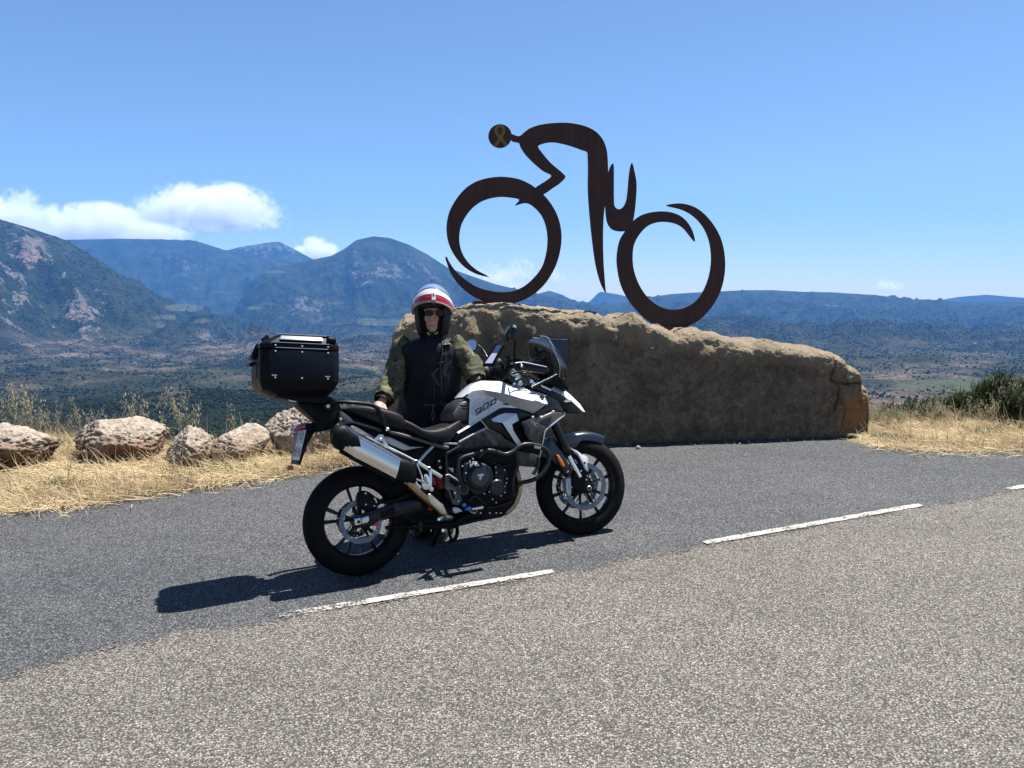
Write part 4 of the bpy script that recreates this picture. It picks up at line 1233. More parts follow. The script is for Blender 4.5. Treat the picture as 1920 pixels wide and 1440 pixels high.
# ------------------------------------------------------------------ wheels
def wheel(name, cx, cz, R, rt, wid, rrim, spokes, disc_r, disc_lats, steer, pair, amax):
    mtx = Matrix.Translation((cx, 0, cz)) @ Matrix.Rotation(steer, 4, 'Z')
    w2 = wid / 2
    rim_prof = [(rrim - 0.004, -w2 * .62), (rrim + 0.006, -w2 * .70), (rrim + 0.006, -w2 * .60), (rrim - 0.010, -w2 * .52), (rrim - 0.014, -w2 * .2), (rrim - 0.014, w2 * .2), (rrim - 0.010, w2 * .52), (rrim + 0.006, w2 * .60), (rrim + 0.006, w2 * .70), (rrim - 0.004, w2 * .62), (rrim - 0.024, w2 * .22), (rrim - 0.024, -w2 * .22)]
    V, F = lathe_geo(rim_prof, 80)
    root = part(name, (V, F), 'gloss', bike)
    root.matrix_local = mtx
    # tyre: rounded section with carved grooves
    prof = []
    for k in range(25):
        a = math.radians(-amax + 2 * amax * k / 24)
        rad = R - rt + rt * math.cos(a) * (1.0 if abs(a) < 1.2 else 0.98)
        prof.append((rad, (w2) * math.sin(a) * (1.0 - 0.06 * math.cos(a) ** 2)))
    NSEG = 168
    Vt, Ft = lathe_geo(prof, NSEG, close=False)
    Vt = np.array(Vt); m = len(prof)
    for i in range(NSEG):
        for k in range(m):
            q = (i + abs(k - 12) * 1.4 + (6 if k > 12 else 0)) % 14
            if 3 <= abs(k - 12) <= 7 and q < 1.6 or (k in (12,) and False):
                v = Vt[i * m + k]
                rr_ = math.hypot(v[0], v[2]); sc = (rr_ - 0.005) / rr_
                Vt[i * m + k] = [v[0] * sc, v[1] * 0.985, v[2] * sc]
    o = part('tyre', (Vt, Ft), 'rubber', root, angle=50)
    # hub
    part('hub', lathe_geo([(0.0001, -0.07), (0.030, -0.07), (0.040, -0.05), (0.045, 0), (0.040, 0.05), (0.030, 0.07), (0.0001, 0.07)], 28, close=False), 'gloss', root)
    for i in range(spokes):
        a = 2 * math.pi * i / spokes + 0.2
        if pair:
            a0 = 2 * math.pi * (i // 2) / (spokes // 2) + 0.35
            a = a0 + (0.20 if i % 2 else -0.20)
        else: a0 = a
        p0 = np.array([0.036 * math.cos(a0), (0.02 if i % 2 else -0.02), 0.036 * math.sin(a0)])
        p1 = np.array([(rrim - 0.018) * math.cos(a), 0, (rrim - 0.018) * math.sin(a)])
        pm = (p0 + p1) / 2
        part('spoke', tube_geo([p0, pm, p1], [(0.011, 0.013), (0.008, 0.009), (0.010, 0.013)], 8), 'gloss', root)
    for (dl, dmat, dr, din) in disc_lats:
        n = 56
        wav = 0.0018
        outer = [((dr + wav * math.cos(10 * t)) * math.cos(t), (dr + wav * math.cos(10 * t)) * math.sin(t)) for t in np.linspace(0, 2 * math.pi, 113)[:-1]]
        inner = [((din + wav * math.cos(10 * t)) * math.cos(t), (din + wav * math.cos(10 * t)) * math.sin(t)) for t in np.linspace(0, 2 * math.pi, 81)[:-1]]
        holes = []
        for k in range(30):
            t = 2 * math.pi * k / 30
            rc = din + (dr - din) * (0.32, 0.52, 0.72)[k % 3]
            holes.append([(rc * math.cos(t) + 0.0036 * math.cos(q), rc * math.sin(t) + 0.0036 * math.sin(q)) for q in np.linspace(0, 2 * math.pi, 9)[:-1]])
        V, F = plate_geo([outer, inner] + holes, lambda p, d: (p[0], d, p[1]), dl - 0.0022, dl + 0.0022)
        part('brake_disc' if dmat == 'disc' else 'sprocket', (V, F), dmat, root, smooth=False)
        # carrier
        for k in range(5):
            t = 2 * math.pi * k / 5 + 0.3
            e = np.array([math.cos(t), 0, math.sin(t)])
            part('disc_carrier', tube_geo([e * 0.04 + [0, dl, 0], e * (din + 0.010) + [0, dl, 0]], [(0.012, 0.003), (0.007, 0.003)], 8), 'plastic', root)
            part('disc_bolt', lathe_geo([(0.0001, -0.006), (0.006, -0.006), (0.006, 0.004), (0.0001, 0.004)], 10, c=tuple(e * (din + 0.004) + [0, dl, 0]), close=False), 'bolt', root)
    part('axle_nut', lathe_geo([(0.006, -0.105), (0.013, -0.105), (0.013, 0.105), (0.006, 0.105)], 20), 'bolt', root)
    part('valve', tube_geo([np.array([0.0, 0, -(rrim - 0.03)]), np.array([0.0, -0.012, -(rrim - 0.06)])], 0.004, 6), 'bolt', root)
    return root
rear_w = wheel('rear_wheel', 0, 0.321, 0.321, 0.085, 0.152, 0.224, 10, 0.125, [(-0.072, 'disc', 0.128, 0.099), (0.075, 'frame', 0.108, 0.075)], 0.0, True, 105)
front_w = wheel('front_wheel', 1.556, 0.3315, 0.3315, 0.068, 0.108, 0.243, 10, 0.16, [(-0.062, 'disc', 0.158, 0.124), (0.062, 'disc', 0.158, 0.124)], B_ST, False, 116)

# ------------------------------------------------------------------ swing arm, frame, engine
poly('swing_arm', ZC, [(1290, 610), (1190, 600), (1010, 640), (870, 690), (760, 722), (690, 760), (690, 850), (740, 862), (800, 850), (890, 800), (1040, 760), (1210, 715), (1290, 690)], -0.135, -0.10, 'gloss', 0.006)
poly('swing_arm', ZC, [(1290, 610), (1190, 600), (1010, 640), (870, 690), (760, 722), (690, 760), (690, 850), (740, 862), (800, 850), (890, 800), (1040, 760), (1210, 715), (1290, 690)], 0.135, 0.10, 'gloss', 0.006)
poly('swing_arm_recess', ZC, [(890, 720), (1020, 675), (1060, 735), (900, 782)], -0.137, -0.134, 'plastic', 0.001)
poly('chain_adjuster', ZC, [(643, 788), (700, 775), (708, 835), (652, 852)], -0.147, -0.12, 'silver', 0.003)
poly('chain_adjuster', ZC, [(707, 778), (775, 757), (785, 800), (770, 822), (712, 836)], -0.149, -0.12, 'silver', 0.003)
disc_at('axle_nut', ZC, 738, 797, -0.157, 0.013, 0.02, 'bolt', n=6, ch=0.001)
disc_at('axle_end', ZC, 683, 815, -0.150, 0.011, 0.02, 'hole', n=16)
poly('rear_caliper', ZC, [(690, 530), (760, 515), (820, 560), (860, 640), (850, 700), (760, 720), (700, 680), (670, 600)], -0.115, -0.055, 'plastic', 0.008)
bolt(ZC, 747, 540, -0.117, 0.007); bolt(ZC, 750, 648, -0.117, 0.006); bolt(ZC, 830, 660, -0.117, 0.006)
disc_at('sensor_cap', ZC, 852, 840, -0.12, 0.012, 0.02, 'pink', n=14)
poly('chain_guard', ZC, [(860, 600), (1000, 610), (1120, 560), (1160, 530), (1200, 560), (1010, 650), (880, 640)], -0.12, -0.09, 'plastic', 0.004)
tube('brake_line', path(ZC, [(760, 520, -.11), (880, 600, -.125), (1010, 608, -.13), (1180, 540, -.13), (1250, 560, -.12)]), 0.0045, 'plastic', n=8)
# centre mass: battery box, air box and crankcases
poly('subframe_box', ZE, [(140, 260), (300, 280), (720, 470), (1000, 560), (1560, 740), (1900, 640), (1930, 1180), (1700, 1330), (1300, 1150), (1200, 1000), (900, 800), (260, 480)], -0.075, 0.075, 'plastic', 0.012)
poly('engine_block', ZF, [(520, 230), (700, 190), (950, 130), (1500, 200), (1680, 230), (1640, 480), (1680, 700), (1620, 960), (1470, 1120), (1000, 1180), (760, 1090), (620, 1010), (480, 900)], -0.125, 0.125, 'engine', 0.012)
poly('cylinder_head', ZF, [(960, 130), (1200, 60), (1660, 100), (1680, 250), (1640, 420), (1500, 380), (1150, 300), (980, 260)], -0.145, 0.145, 'engine', 0.01)
poly('gearbox', ZF, [(-60, 420), (300, 430), (480, 520), (520, 900), (640, 1050), (560, 1260), (0, 1300), (-420, 1200), (-400, 700)], -0.07, 0.07, 'engine', 0.012)
poly('engine_cover', ZF, [(800, 340), (950, 300), (1150, 320), (1240, 400), (1290, 560), (1240, 740), (1100, 850), (960, 860), (860, 760), (790, 620), (770, 480)], -0.165, -0.12, 'cover', 0.012, seg=3)
disc_at('clutch_cover', ZF, 1070, 560, -0.198, 0.083, 0.05, 'cover', ch=0.012)
disc_at('clutch_cap', ZF, 1060, 555, -0.206, 0.062, 0.02, 'blue_gloss', ch=0.006)
poly('generator_cover', ZF, [(1280, 390), (1450, 380), (1500, 480), (1500, 820), (1400, 880), (1270, 840), (1230, 740), (1290, 600)], -0.155, -0.12, 'cover', 0.01, seg=3)
disc_at('starter_cap', ZF, 1335, 735, -0.185, 0.053, 0.04, 'cover', ch=0.01)
disc_at('pivot_cap', ZF, 790, 770, -0.168, 0.034, 0.05, 'grey', ch=0.006)
disc_at('pivot_cap', ZF, 790, 770, -0.172, 0.024, 0.02, 'frame', ch=0.003)
poly('shiny_lug', ZF, [(880, 350), (960, 320), (905, 420), (885, 400)], -0.172, -0.15, 'silver', 0.002)
poly('shiny_lug', ZF, [(975, 385), (1008, 325), (1045, 380)], -0.20, -0.15, 'lwhite', 0.002)
poly('shiny_lug', ZF, [(530, 410), (615, 410), (610, 490), (570, 460)], -0.14, -0.12, 'satin', 0.002)
for (u, v) in [(1300, 400), (1445, 450), (1310, 490), (1483, 590), (1475, 660), (1445, 715), (1225, 655), (1195, 805), (1115, 835), (1450, 812), (1385, 868), (1250, 925), (1310, 980), (760, 385), (815, 500), (920, 490), (880, 305), (930, 265), (1190, 405)]:
    bolt(ZF, u, v, -0.168, 0.0055)
for (u, v) in [(632, 825), (690, 955), (1055, 1150), (1205, 1150), (1310, 1150), (1385, 1150)]:
    bolt(ZF, u, v, -0.155, 0.006)
poly('badge', ZF, [(1005, 515), (1112, 515), (1050, 622)], -0.2085, -0.205, 'lwhite', 0.0006)
poly('badge', ZF, [(1017, 523), (1100, 523), (1050, 608)], -0.2092, -0.2086, 'letters', 0.0003)
poly('badge', ZF, [(1020, 530), (1097, 530), (1090, 546), (1068, 546), (1056, 600), (1046, 600), (1048, 546), (1028, 546)], -0.2098, -0.2093, 'lwhite', 0.0003)
poly('footrest_plate', ZF, [(478, 520), (535, 510), (720, 640), (762, 655), (742, 770), (690, 730), (755, 950), (700, 1020), (610, 1010), (540, 800), (478, 740)], -0.150, -0.128, 'grey', holes=[[(548, 565), (700, 668), (655, 728), (548, 655)], [(545, 760), (600, 780), (640, 900), (620, 960)]])
tube('plate_edge', path(ZF, [(490, 530, -.152), (535, 520, -.152), (735, 645, -.152)]), 0.004, 'satin', sm=1, n=6)
tube('engine_strap', path(ZF, [(520, 500, -.14), (505, 480, -.14), (500, 200, -.145), (540, 160, -.15), (720, 60, -.15)]), 0.009, 'frame')
tube('engine_rib', path(ZF, [(860, 960, -.15), (960, 870, -.15), (1080, 960, -.15), (1150, 1010, -.15)]), 0.009, 'cover', sm=3)
tube('engine_rib', path(ZF, [(1150, 1060, -.14), (1350, 1040, -.14), (1560, 960, -.14)]), 0.008, 'cover', sm=3)
tube('engine_hose', path(ZF, [(1150, 300, -.15), (1300, 340, -.155), (1420, 390, -.155), (1560, 350, -.15)]), 0.004, 'frame', n=6)
# skid plate and lower rails
poly('skid_plate', ZD, [(-140, 930), (60, 925), (330, 900), (420, 850), (560, 800), (780, 800), (800, 820), (740, 868), (540, 905), (380, 945), (0, 968), (-140, 975)], -0.10, 0.10, 'engine', 0.008)
disc_at('stand_pivot', ZF, 735, 1310, -0.115, 0.015, 0.02, 'frame', n=18)
tube('lower_rail', path(ZF, [(-500, 1390, -.09), (100, 1370, -.10), (700, 1320, -.11), (1100, 1240, -.11)]), 0.012, 'plastic')
poly('linkage', ZC, [(1160, 740), (1280, 700), (1450, 760), (1640, 830), (1640, 880), (1180, 900)], -0.07, 0.07, 'engine', 0.01)
poly('linkage_plate', ZL, [(480, 420), (550, 410), (560, 610), (500, 600)], -0.11, -0.10, 'frame', 0.003)
# shock
sp = path(ZF, [(330, 540, -.02), (380, 740, -.02)])
hel = []
for k in range(90):
    t = k / 89
    c = sp[0] * (1 - t) + sp[1] * t
    hel.append(c + np.array([0.036 * math.cos(t * 40), 0.036 * math.sin(t * 40) - 0.05, 0]))
part('shock_spring', tube_geo(hel, 0.006, 6), 'redpaint')
poly('shock_reservoir', ZF, [(250, 570), (430, 560), (440, 690), (270, 700)], -0.085, -0.05, 'redpaint', 0.01)
poly('linkage_arm', ZL, [(640, 100), (780, 110), (790, 190), (700, 190)], -0.09, -0.06, 'redpaint', 0.005)
disc_at('brake_reservoir', ZF, 385, 370, -0.115, 0.024, 0.05, 'plastic')
bolt(ZF, 375, 300, -0.117, 0.008); bolt(ZF, 400, 405, -0.118, 0.009, 'satin')

# ------------------------------------------------------------------ exhaust
def loft(name, Z, top, bot, lat_c, half, mat, expo=0.75, n=28, cap=True):
    """rounded tube between a top line and a bottom line (traced), centred on lat_c"""
    rings = []
    for k, (t, b) in enumerate(zip(top, bot)):
        hk = half[k] if not np.isscalar(half) else half
        T, Bm = bk(Z(*t), lat_c), bk(Z(*b), lat_c)
        c = (T + Bm) / 2; e = (T - Bm) / 2
        ring = []
        for i in range(n):
            a = 2 * math.pi * i / n
            ca, sa = math.cos(a), math.sin(a)
            ring.append(c + e * (np.sign(sa) * abs(sa) ** expo) + np.array([0, 1, 0]) * hk * np.sign(ca) * abs(ca) ** expo)
        rings.append(ring)
    V = [p for r in rings for p in r]
    F = [(i * n + k, i * n + (k + 1) % n, (i + 1) * n + (k + 1) % n, (i + 1) * n + k) for i in range(len(rings) - 1) for k in range(n)]
    if cap: F += [tuple(range(n)), tuple((len(rings) - 1) * n + k for k in range(n))]
    return part(name, (V, F), mat, angle=50)
LX = -0.205
loft('exhaust_end_cap', ZE, [(22, 500), (60, 470), (180, 440), (270, 505), (375, 590)], [(12, 735), (60, 800), (150, 850), (290, 905), (432, 872)], LX, [.045, .056, .058, .058, .058], 'plastic')
loft('exhaust_silencer', ZE, [(300, 520), (360, 570), (700, 755), (1050, 955)], [(150, 855), (330, 975), (640, 1130), (950, 1290)], LX, [.0565, .0565, .0565, .0565], 'steel')
loft('exhaust_front_cap', ZE, [(1020, 930), (1060, 945), (1150, 975), (1235, 1020), (1260, 1100)], [(930, 1282), (975, 1298), (1070, 1305), (1180, 1320), (1260, 1330)], LX, [.0575, .059, .057, .048, .034], 'plastic')
tube('exhaust_edge', path(ZE, [(235, 470, -.245), (300, 545, -.252), (360, 585, -.252), (700, 775, -.252), (1045, 968, -.252)]), 0.0035, 'chrome', sm=2, n=6)
tube('exhaust_strip', path(ZE, [(130, 850, -.235), (300, 945, -.24), (640, 1135, -.24), (945, 1290, -.24)]), 0.008, 'plastic', sm=2, n=8)
bk_logo = bk(ZE(672, 895), -0.263)
tube('exhaust_link_pipe', path(ZC, [(1150, 420, -.19), (1230, 500, -.175), (1330, 590, -.15), (1450, 690, -.11), (1560, 790, -.06)]), 0.024, 'header', n=14)
poly('exhaust_heat_shield', ZC, [(1338, 545), (1372, 540), (1460, 620), (1500, 650), (1537, 735), (1490, 748), (1375, 640)], -0.175, -0.13, 'headerl', 0.006)
tube('header_pipe', path(ZD, [(845, 430, -.10), (872, 500, -.115), (886, 580, -.12), (882, 660, -.12), (850, 750, -.11), (790, 815, -.09), (700, 850, -.06)]), 0.017, 'header', n=12)
tube('header_pipe', path(ZD, [(835, 430, .02), (868, 500, .01), (880, 580, 0), (876, 660, 0), (840, 750, 0), (770, 815, 0)]), 0.017, 'header', n=12)
poly('chain_mid_block', ZC, [(1100, 480), (1300, 560), (1350, 700), (1280, 720), (1150, 640)], -0.085, -0.06, 'plastic', 0.006)

# ------------------------------------------------------------------ tail, rack, seats
poly('tail_unit', ZA, [(472, 762), (560, 742), (760, 738), (850, 752), (900, 868), (862, 905), (770, 990), (640, 1012), (612, 975), (655, 918)], -0.085, None, 'plastic', 0.012, seg=3)
poly('tail_side_panel', ZE, [(135, 245), (200, 270), (300, 350), (340, 385), (700, 490), (770, 520), (760, 560), (700, 530), (360, 430), (240, 430), (140, 400)], -0.125, -0.075, 'grey', 0.006)
poly('tail_side_panel', ZE, [(135, 245), (200, 270), (300, 350), (340, 385), (700, 490), (770, 520), (760, 560), (700, 530), (360, 430), (240, 430), (140, 400)], 0.125, 0.075, 'grey', 0.006)
poly('blue_side_panel', ZE, [(800, 622), (900, 640), (1190, 780), (1420, 785), (1300, 800), (1110, 838), (900, 745), (820, 690)], -0.118, -0.08, 'pearl2', 0.004)
poly('blue_side_panel', ZE, [(320, 462), (430, 510), (660, 640), (640, 665), (400, 560), (300, 490)], -0.135, -0.08, 'pearl2', 0.003)
loft('pillion_seat', ZE, [(130, 215), (220, 180), (420, 160), (640, 185), (800, 225), (900, 258), (985, 310), (1015, 375)], [(140, 240), (260, 290), (420, 360), (640, 450), (800, 510), (900, 550), (985, 555), (1060, 545)], 0.0, [.10, .125, .14, .15, .15, .15, .145, .13], 'seat', expo=0.5)
loft('rider_seat', ZE, [(985, 340), (1030, 372), (1120, 412), (1230, 488), (1320, 508), (1450, 500), (1560, 470), (1650, 445), (1740, 400), (1830, 350)], [(1000, 545), (1050, 560), (1160, 610), (1290, 680), (1400, 725), (1500, 748), (1590, 755), (1680, 730), (1780, 645), (1880, 530)], 0.0, [.13, .145, .155, .165, .168, .165, .158, .145, .13, .115], 'seat', expo=0.55)
tube('seat_seam', path(ZE, [(1655, 448, -.10), (1735, 500, -.142), (1800, 600, -.138), (1815, 640, -.125)]), 0.003, 'hole', n=6)
loft('seat_nose', ZI, [(-180, 560), (-95, 425), (0, 365), (90, 352), (150, 362)], [(-160, 700), (-60, 720), (40, 735), (110, 740), (152, 735)], 0.0, [.12, .115, .105, .10, .095], 'seat2', expo=0.5)
for (a, b) in [((-20, 500), (150, 498)), ((-40, 590), (140, 592)), ((10, 430), (160, 440))]:
    tube('seat_seam', path(ZI, [(a[0], a[1], -.108), ((a[0] + b[0]) / 2, (a[1] + b[1]) / 2 - 6, -.109), (b[0], b[1], -.100)]), 0.0025, 'hole', n=6, sm=3)
for sgn in (-1, 1):
    tube('grab_rail', path(ZE, [(20, 150, sgn * .135), (90, 112, sgn * .15), (280, 112, sgn * .165), (560, 140, sgn * .165), (650, 170, sgn * .165), (715, 225, sgn * .165), (770, 330, sgn * .16), (850, 520, sgn * .15)]), [(0.017, 0.012)] * 36, 'plastic', n=10)
    tube('subframe_tube', path(ZE, [(880, 555, sgn * .135), (1200, 640, sgn * .14), (1540, 745, sgn * .14)]), 0.010, 'grey', sm=2)
    tube('subframe_tube', path(ZE, [(1530, 742, sgn * .14), (1640, 770, sgn * .14), (1760, 800, sgn * .14)]), 0.013, 'grey', sm=2)
    tube('frame_brace', path(ZE, [(1545, 765, sgn * .135), (1430, 880, sgn * .14), (1320, 1005, sgn * .145)]), 0.009, 'satin', sm=2)
    tube('peg_hanger_tube', path(ZE, [(540, 620, sgn * .14), (760, 740, sgn * .15), (1000, 860, sgn * .15), (1210, 965, sgn * .15), (1270, 1000, sgn * .15)]), 0.008, 'satin', sm=2)
    tube('peg_hanger_tube', path(ZE, [(1300, 1020, sgn * .15), (1460, 1115, sgn * .155), (1660, 1235, sgn * .16)]), 0.013, 'silver', sm=2)
    tube('peg_hanger_strut', path(ZE, [(1275, 1010, sgn * .155), (1340, 1160, sgn * .165), (1400, 1310, sgn * .17)]), 0.006, 'silver', sm=2)
    poly('peg_hanger_plate', ZE, [(1470, 1095), (1500, 1090), (1520, 1160), (1520, 1380), (1545, 1400), (1540, 1450), (1490, 1450), (1470, 1390), (1490, 1340)], sgn * .172, sgn * .160, 'silver', 0.002)
    poly('peg_hanger_plate', ZE, [(1412, 1200), (1445, 1190), (1475, 1230), (1510, 1330), (1520, 1400), (1440, 1430), (1390, 1420), (1370, 1320), (1400, 1300)], sgn * .185, sgn * .172, 'silver', 0.004)
    poly('pillion_peg', ZE, [(1420, 1215), (1445, 1210), (1480, 1310), (1480, 1345), (1455, 1350)], sgn * .205, sgn * .18, 'satin', 0.005)
    poly('peg_bracket', ZE, [(1235, 1235), (1370, 1285), (1385, 1310), (1390, 1400), (1350, 1405), (1290, 1350)], sgn * .165, sgn * .158, 'silver', holes=[[(1280, 1275), (1355, 1305), (1365, 1375), (1310, 1340)]])
    poly('silencer_bracket', ZE, [(645, 670), (730, 595), (790, 600), (800, 650), (870, 770), (880, 790), (830, 800)], sgn * .16, sgn * .15, 'satin', holes=[[(700, 690), (740, 660), (780, 700), (800, 740), (760, 735)]])
bolt(ZE, 750, 672, -0.162, 0.009, 'bolt'); bolt(ZE, 150, 372, -0.128, 0.014, 'hole', h=.004); bolt(ZE, 150, 372, -0.131, 0.008); bolt(ZE, 852, 520, -0.166, 0.016, 'hole', h=.005); bolt(ZE, 852, 518, -0.170, 0.010)
disc_at('hanger_eye', ZE, 1285, 1010, -0.170, 0.014, 0.012, 'silver', n=18); bolt(ZE, 1285, 1010, -0.171, 0.009, 'hole')
disc_at('hanger_eye', ZE, 1482, 1110, -0.170, 0.012, 0.012, 'silver', n=18); bolt(ZE, 1482, 1110, -0.173, 0.008, 'hole')
# rack under the top case
poly('luggage_rack', ZA, [(285, 690), (470, 738), (800, 752), (835, 735), (835, 722), (760, 690), (340, 652)], -0.12, 0.12, 'plastic', 0.006)
poly('rack_strut', ZA, [(470, 755), (560, 742), (700, 850), (660, 915)], -0.09, -0.06, 'plastic', 0.004)
poly('rack_bracket', ZA, [(700, 752), (840, 735), (870, 800), (770, 830), (700, 800)], -0.13, -0.10, 'plastic', 0.006)
bolt(ZA, 745, 775, -0.134, 0.012, 'bolt')
poly('rack_highlight', ZA, [(390, 716), (470, 735), (450, 738), (400, 728)], -0.128, -0.115, 'silver', 0.001)
# tail light, plate
poly('tail_light', ZA, [(425, 1000), (478, 938), (560, 928), (560, 985), (440, 1006)], -0.05, 0.05, 'red', 0.004)
poly('tail_light_housing', ZA, [(545, 926), (625, 924), (660, 915), (700, 960), (640, 1000), (560, 1000), (540, 985)], -0.055, 0.055, 'plastic', 0.005)
poly('plate_holder', ZA, [(540, 995), (650, 980), (610, 1035), (560, 1120), (500, 1298), (472, 1305), (500, 1200)], -0.035, 0.035, 'plastic', 0.006)
pt, pb = bk((573.5, 806), -0.115), bk((561.0, 862), -0.115)
up = (pt - pb); 
nrm = np.cross(np.array([0, 1.0, 0]), up); nrm /= np.linalg.norm(nrm)
if nrm[0] > 0: nrm = -nrm
def plate_quad(y0, y1, t0, t1, off): 
    return [np.array([0, y, 0]) + np.array([pb[0], 0, pb[2]]) + up * np.array([1, 0, 1]) * t + nrm * off for (y, t) in ((y0, t0), (y1, t0), (y1, t1), (y0, t1))]
def slab_quad(name, y0, y1, t0, t1, off, th, mat, bevel=0.0008):
    a, b = plate_quad(y0, y1, t0, t1, off), plate_quad(y0, y1, t0, t1, off - th)
    return part(name, (a + b, [(0, 1, 2, 3), (7, 6, 5, 4), (0, 4, 5, 1), (1, 5, 6, 2), (2, 6, 7, 3), (3, 7, 4, 0)]), mat, bevel=bevel)
slab_quad('plate_backing', -0.120, 0.120, -0.17, 1.04, -0.002, 0.012, 'plastic', 0.004)
npl = slab_quad('number_plate', -0.114, 0.114, -0.02, 1.0, 0.001, 0.003, 'plate_white')
slab_quad('plate_band', 0.082, 0.113, -0.01, 0.99, 0.0016, 0.0005, 'plate_blue', 0.0)
rt_ = Matrix(((0, up[0] / np.linalg.norm(up), nrm[0]), (-1, 0, 0), (0, up[2] / np.linalg.norm(up), nrm[2]))).to_4x4()
for s_, t_ in (("1743", 0.55), ("MHN", 0.08)):
    m_ = rt_.copy(); m_.translation = Vector(np.array([pb[0], -0.015, pb[2]]) + up * np.array([1, 0, 1]) * t_ + nrm * 0.0018)
    text_obj('plate_lettering', s_, m_, 0.088, M['letters'], bike, 0.0002, 0, 'CENTER')
poly('rear_reflector', ZK if False else zoom(520, 780, 12.0), [(232, 1145), (300, 1105), (365, 1130), (370, 1210), (330, 1225), (240, 1220)], -0.03, 0.03, 'orange_red', 0.002)
# ------------------------------------------------------------------ tank and bodywork
tv = {'T0': (ZI, 20, 345, -.03), 'T1': (ZI, 165, 192, -.045), 'T1b': (ZI, 245, 135, -.05), 'T2': (ZI, 340, 104, -.055), 'T3': (ZI, 600, 112, -.07), 'T4': (ZI, 940, 205, -.09), 'T5': (ZI, 1290, 312, -.11),
      'S0': (ZI, 75, 340, -.085), 'S1': (ZI, 200, 255, -.12), 'S2': (ZI, 340, 238, -.155), 'S3': (ZI, 650, 285, -.205), 'S4': (ZI, 900, 360, -.225), 'S5': (ZI, 1272, 442, -.205),
      'W2': (ZI, 432, 322, -.135), 'W3': (ZI, 640, 420, -.15), 'W4': (ZI, 860, 502, -.17), 'W5': (ZI, 1076, 577, -.18),
      'K0': (ZI, 162, 360, -.10), 'K1': (ZI, 146, 738, -.118), 'K2': (ZI, 330, 668, -.135), 'K3': (ZI, 520, 545, -.15), 'K4': (ZI, 640, 490, -.155), 'K5': (ZI, 815, 490, -.16), 'K6': (ZI, 0, 862, -.125), 'K7': (ZI, -40, 870, -.12)}
tank = facets('fuel_tank', tv, [('T0', 'T1', 'S1', 'S0'), ('T1', 'T1b', 'T2', 'S2', 'S1'), ('T2', 'T3', 'S3', 'S2'), ('T3', 'T4', 'S4', 'S3'), ('T4', 'T5', 'S5', 'S4'),
                             ('S0', 'S1', 'W2', 'K0'), ('S1', 'S2', 'W2'), ('K0', 'W2', 'K2', 'K1'), ('W2', 'W3', 'K3', 'K2'), ('W3', 'K4', 'K3'), ('W3', 'W4', 'K5', 'K4')], 'pearl', close=('T0', 'T1', 'T1b', 'T2', 'T3', 'T4', 'T5'), bevel=0.012, seg=4)
wv = {k: (v[0], v[1], v[2], v[3] - 0.003) for k, v in tv.items()}
for mir_ in (False, True):
    ob_ = facets('tank_wing', {k: v for k, v in wv.items() if k in ('S2', 'S3', 'S4', 'S5', 'W2', 'W3', 'W4', 'W5')}, [('S2', 'S3', 'W3', 'W2'), ('S3', 'S4', 'W4', 'W3'), ('S4', 'S5', 'W5', 'W4')], 'pearl2', mirror=False, bevel=0.002, seg=2)  # same white paint, dark ground's reflection put into its grey colour
    if mir_:
        for v_ in ob_.data.vertices: v_.co.y = -v_.co.y
        ob_.data.flip_normals()
facets('tank_lower_edge', {'a': (ZI, 335, 672, -.14), 'b': (ZI, 146, 742, -.12), 'c': (ZI, -30, 850, -.125), 'd': (ZI, 0, 866, -.13), 'e': (ZI, 300, 690, -.142)}, [('a', 'b', 'c', 'd', 'e')], 'pearl', bevel=0.0)
for pts in ([(215, 600), (190, 570), (195, 510), (240, 470), (420, 360)], [(190, 660), (200, 690), (400, 590), (440, 540), (455, 470)], [(300, 300), (390, 310), (410, 340), (410, 400)], [(445, 350), (470, 470), (500, 510), (600, 440), (650, 420)], [(185, 450), (330, 350)]):
    tube('tank_panel_line', path(ZI, [(p[0], p[1], -.1385 - 0.012 * (p[0] > 420) + 0.022 * max(0, (330 - p[0]) / 180)) for p in pts]), 0.0018, 'satin', n=6, sm=3)
poly('tank_badge', ZI, [(60, 345), (135, 292), (152, 300), (110, 348)], -0.098, -0.088, 'letters', 0.001)
# 900
def strokes(name, Z, lat, segs, w, mat, th=0.0012):
    gs = []
    for s in segs:
        P = [bk(Z(*p), lat) for p in s]
        for a, b in zip(P[:-1], P[1:]):
            d = b - a; L_ = np.linalg.norm(d); d /= L_
            n_ = np.array([-d[2], 0, d[0]])
            a2, b2 = a - d * w * .5, b + d * w * .5
            q = [a2 + n_ * w / 2, b2 + n_ * w / 2, b2 - n_ * w / 2, a2 - n_ * w / 2]
            gs.append(([*q, *[p + np.array([0, th, 0]) for p in q]], [(0, 1, 2, 3), (7, 6, 5, 4), (0, 4, 5, 1), (1, 5, 6, 2), (2, 6, 7, 3), (3, 7, 4, 0)]))
    return part(name, join_geo(*gs), mat, smooth=False)
strokes('lettering', ZI, -0.1475, [[(325, 535), (300, 550), (255, 565), (248, 530), (318, 490), (325, 535), (318, 560), (255, 600)]], 0.0065, 'letters', 0.004)
strokes('lettering', ZI, -0.1500, [[(350, 520), (365, 450), (430, 415), (425, 490), (350, 535)]], 0.0065, 'letters', 0.004)
strokes('lettering', ZI, -0.1530, [[(460, 455), (480, 395), (540, 365), (535, 425), (460, 465)]], 0.0065, 'letters', 0.004)
poly('tank_vent', ZI, [(632, 450), (690, 430), (745, 462)], -0.163, -0.150, 'letters', 0.001)
poly('tank_emblem', ZI, [(1130, 295), (1180, 320), (1215, 310), (1235, 345), (1220, 390), (1205, 385), (1215, 350), (1200, 335), (1190, 365), (1180, 360), (1185, 335)], -0.228, -0.205, 'letters', 0.0005)
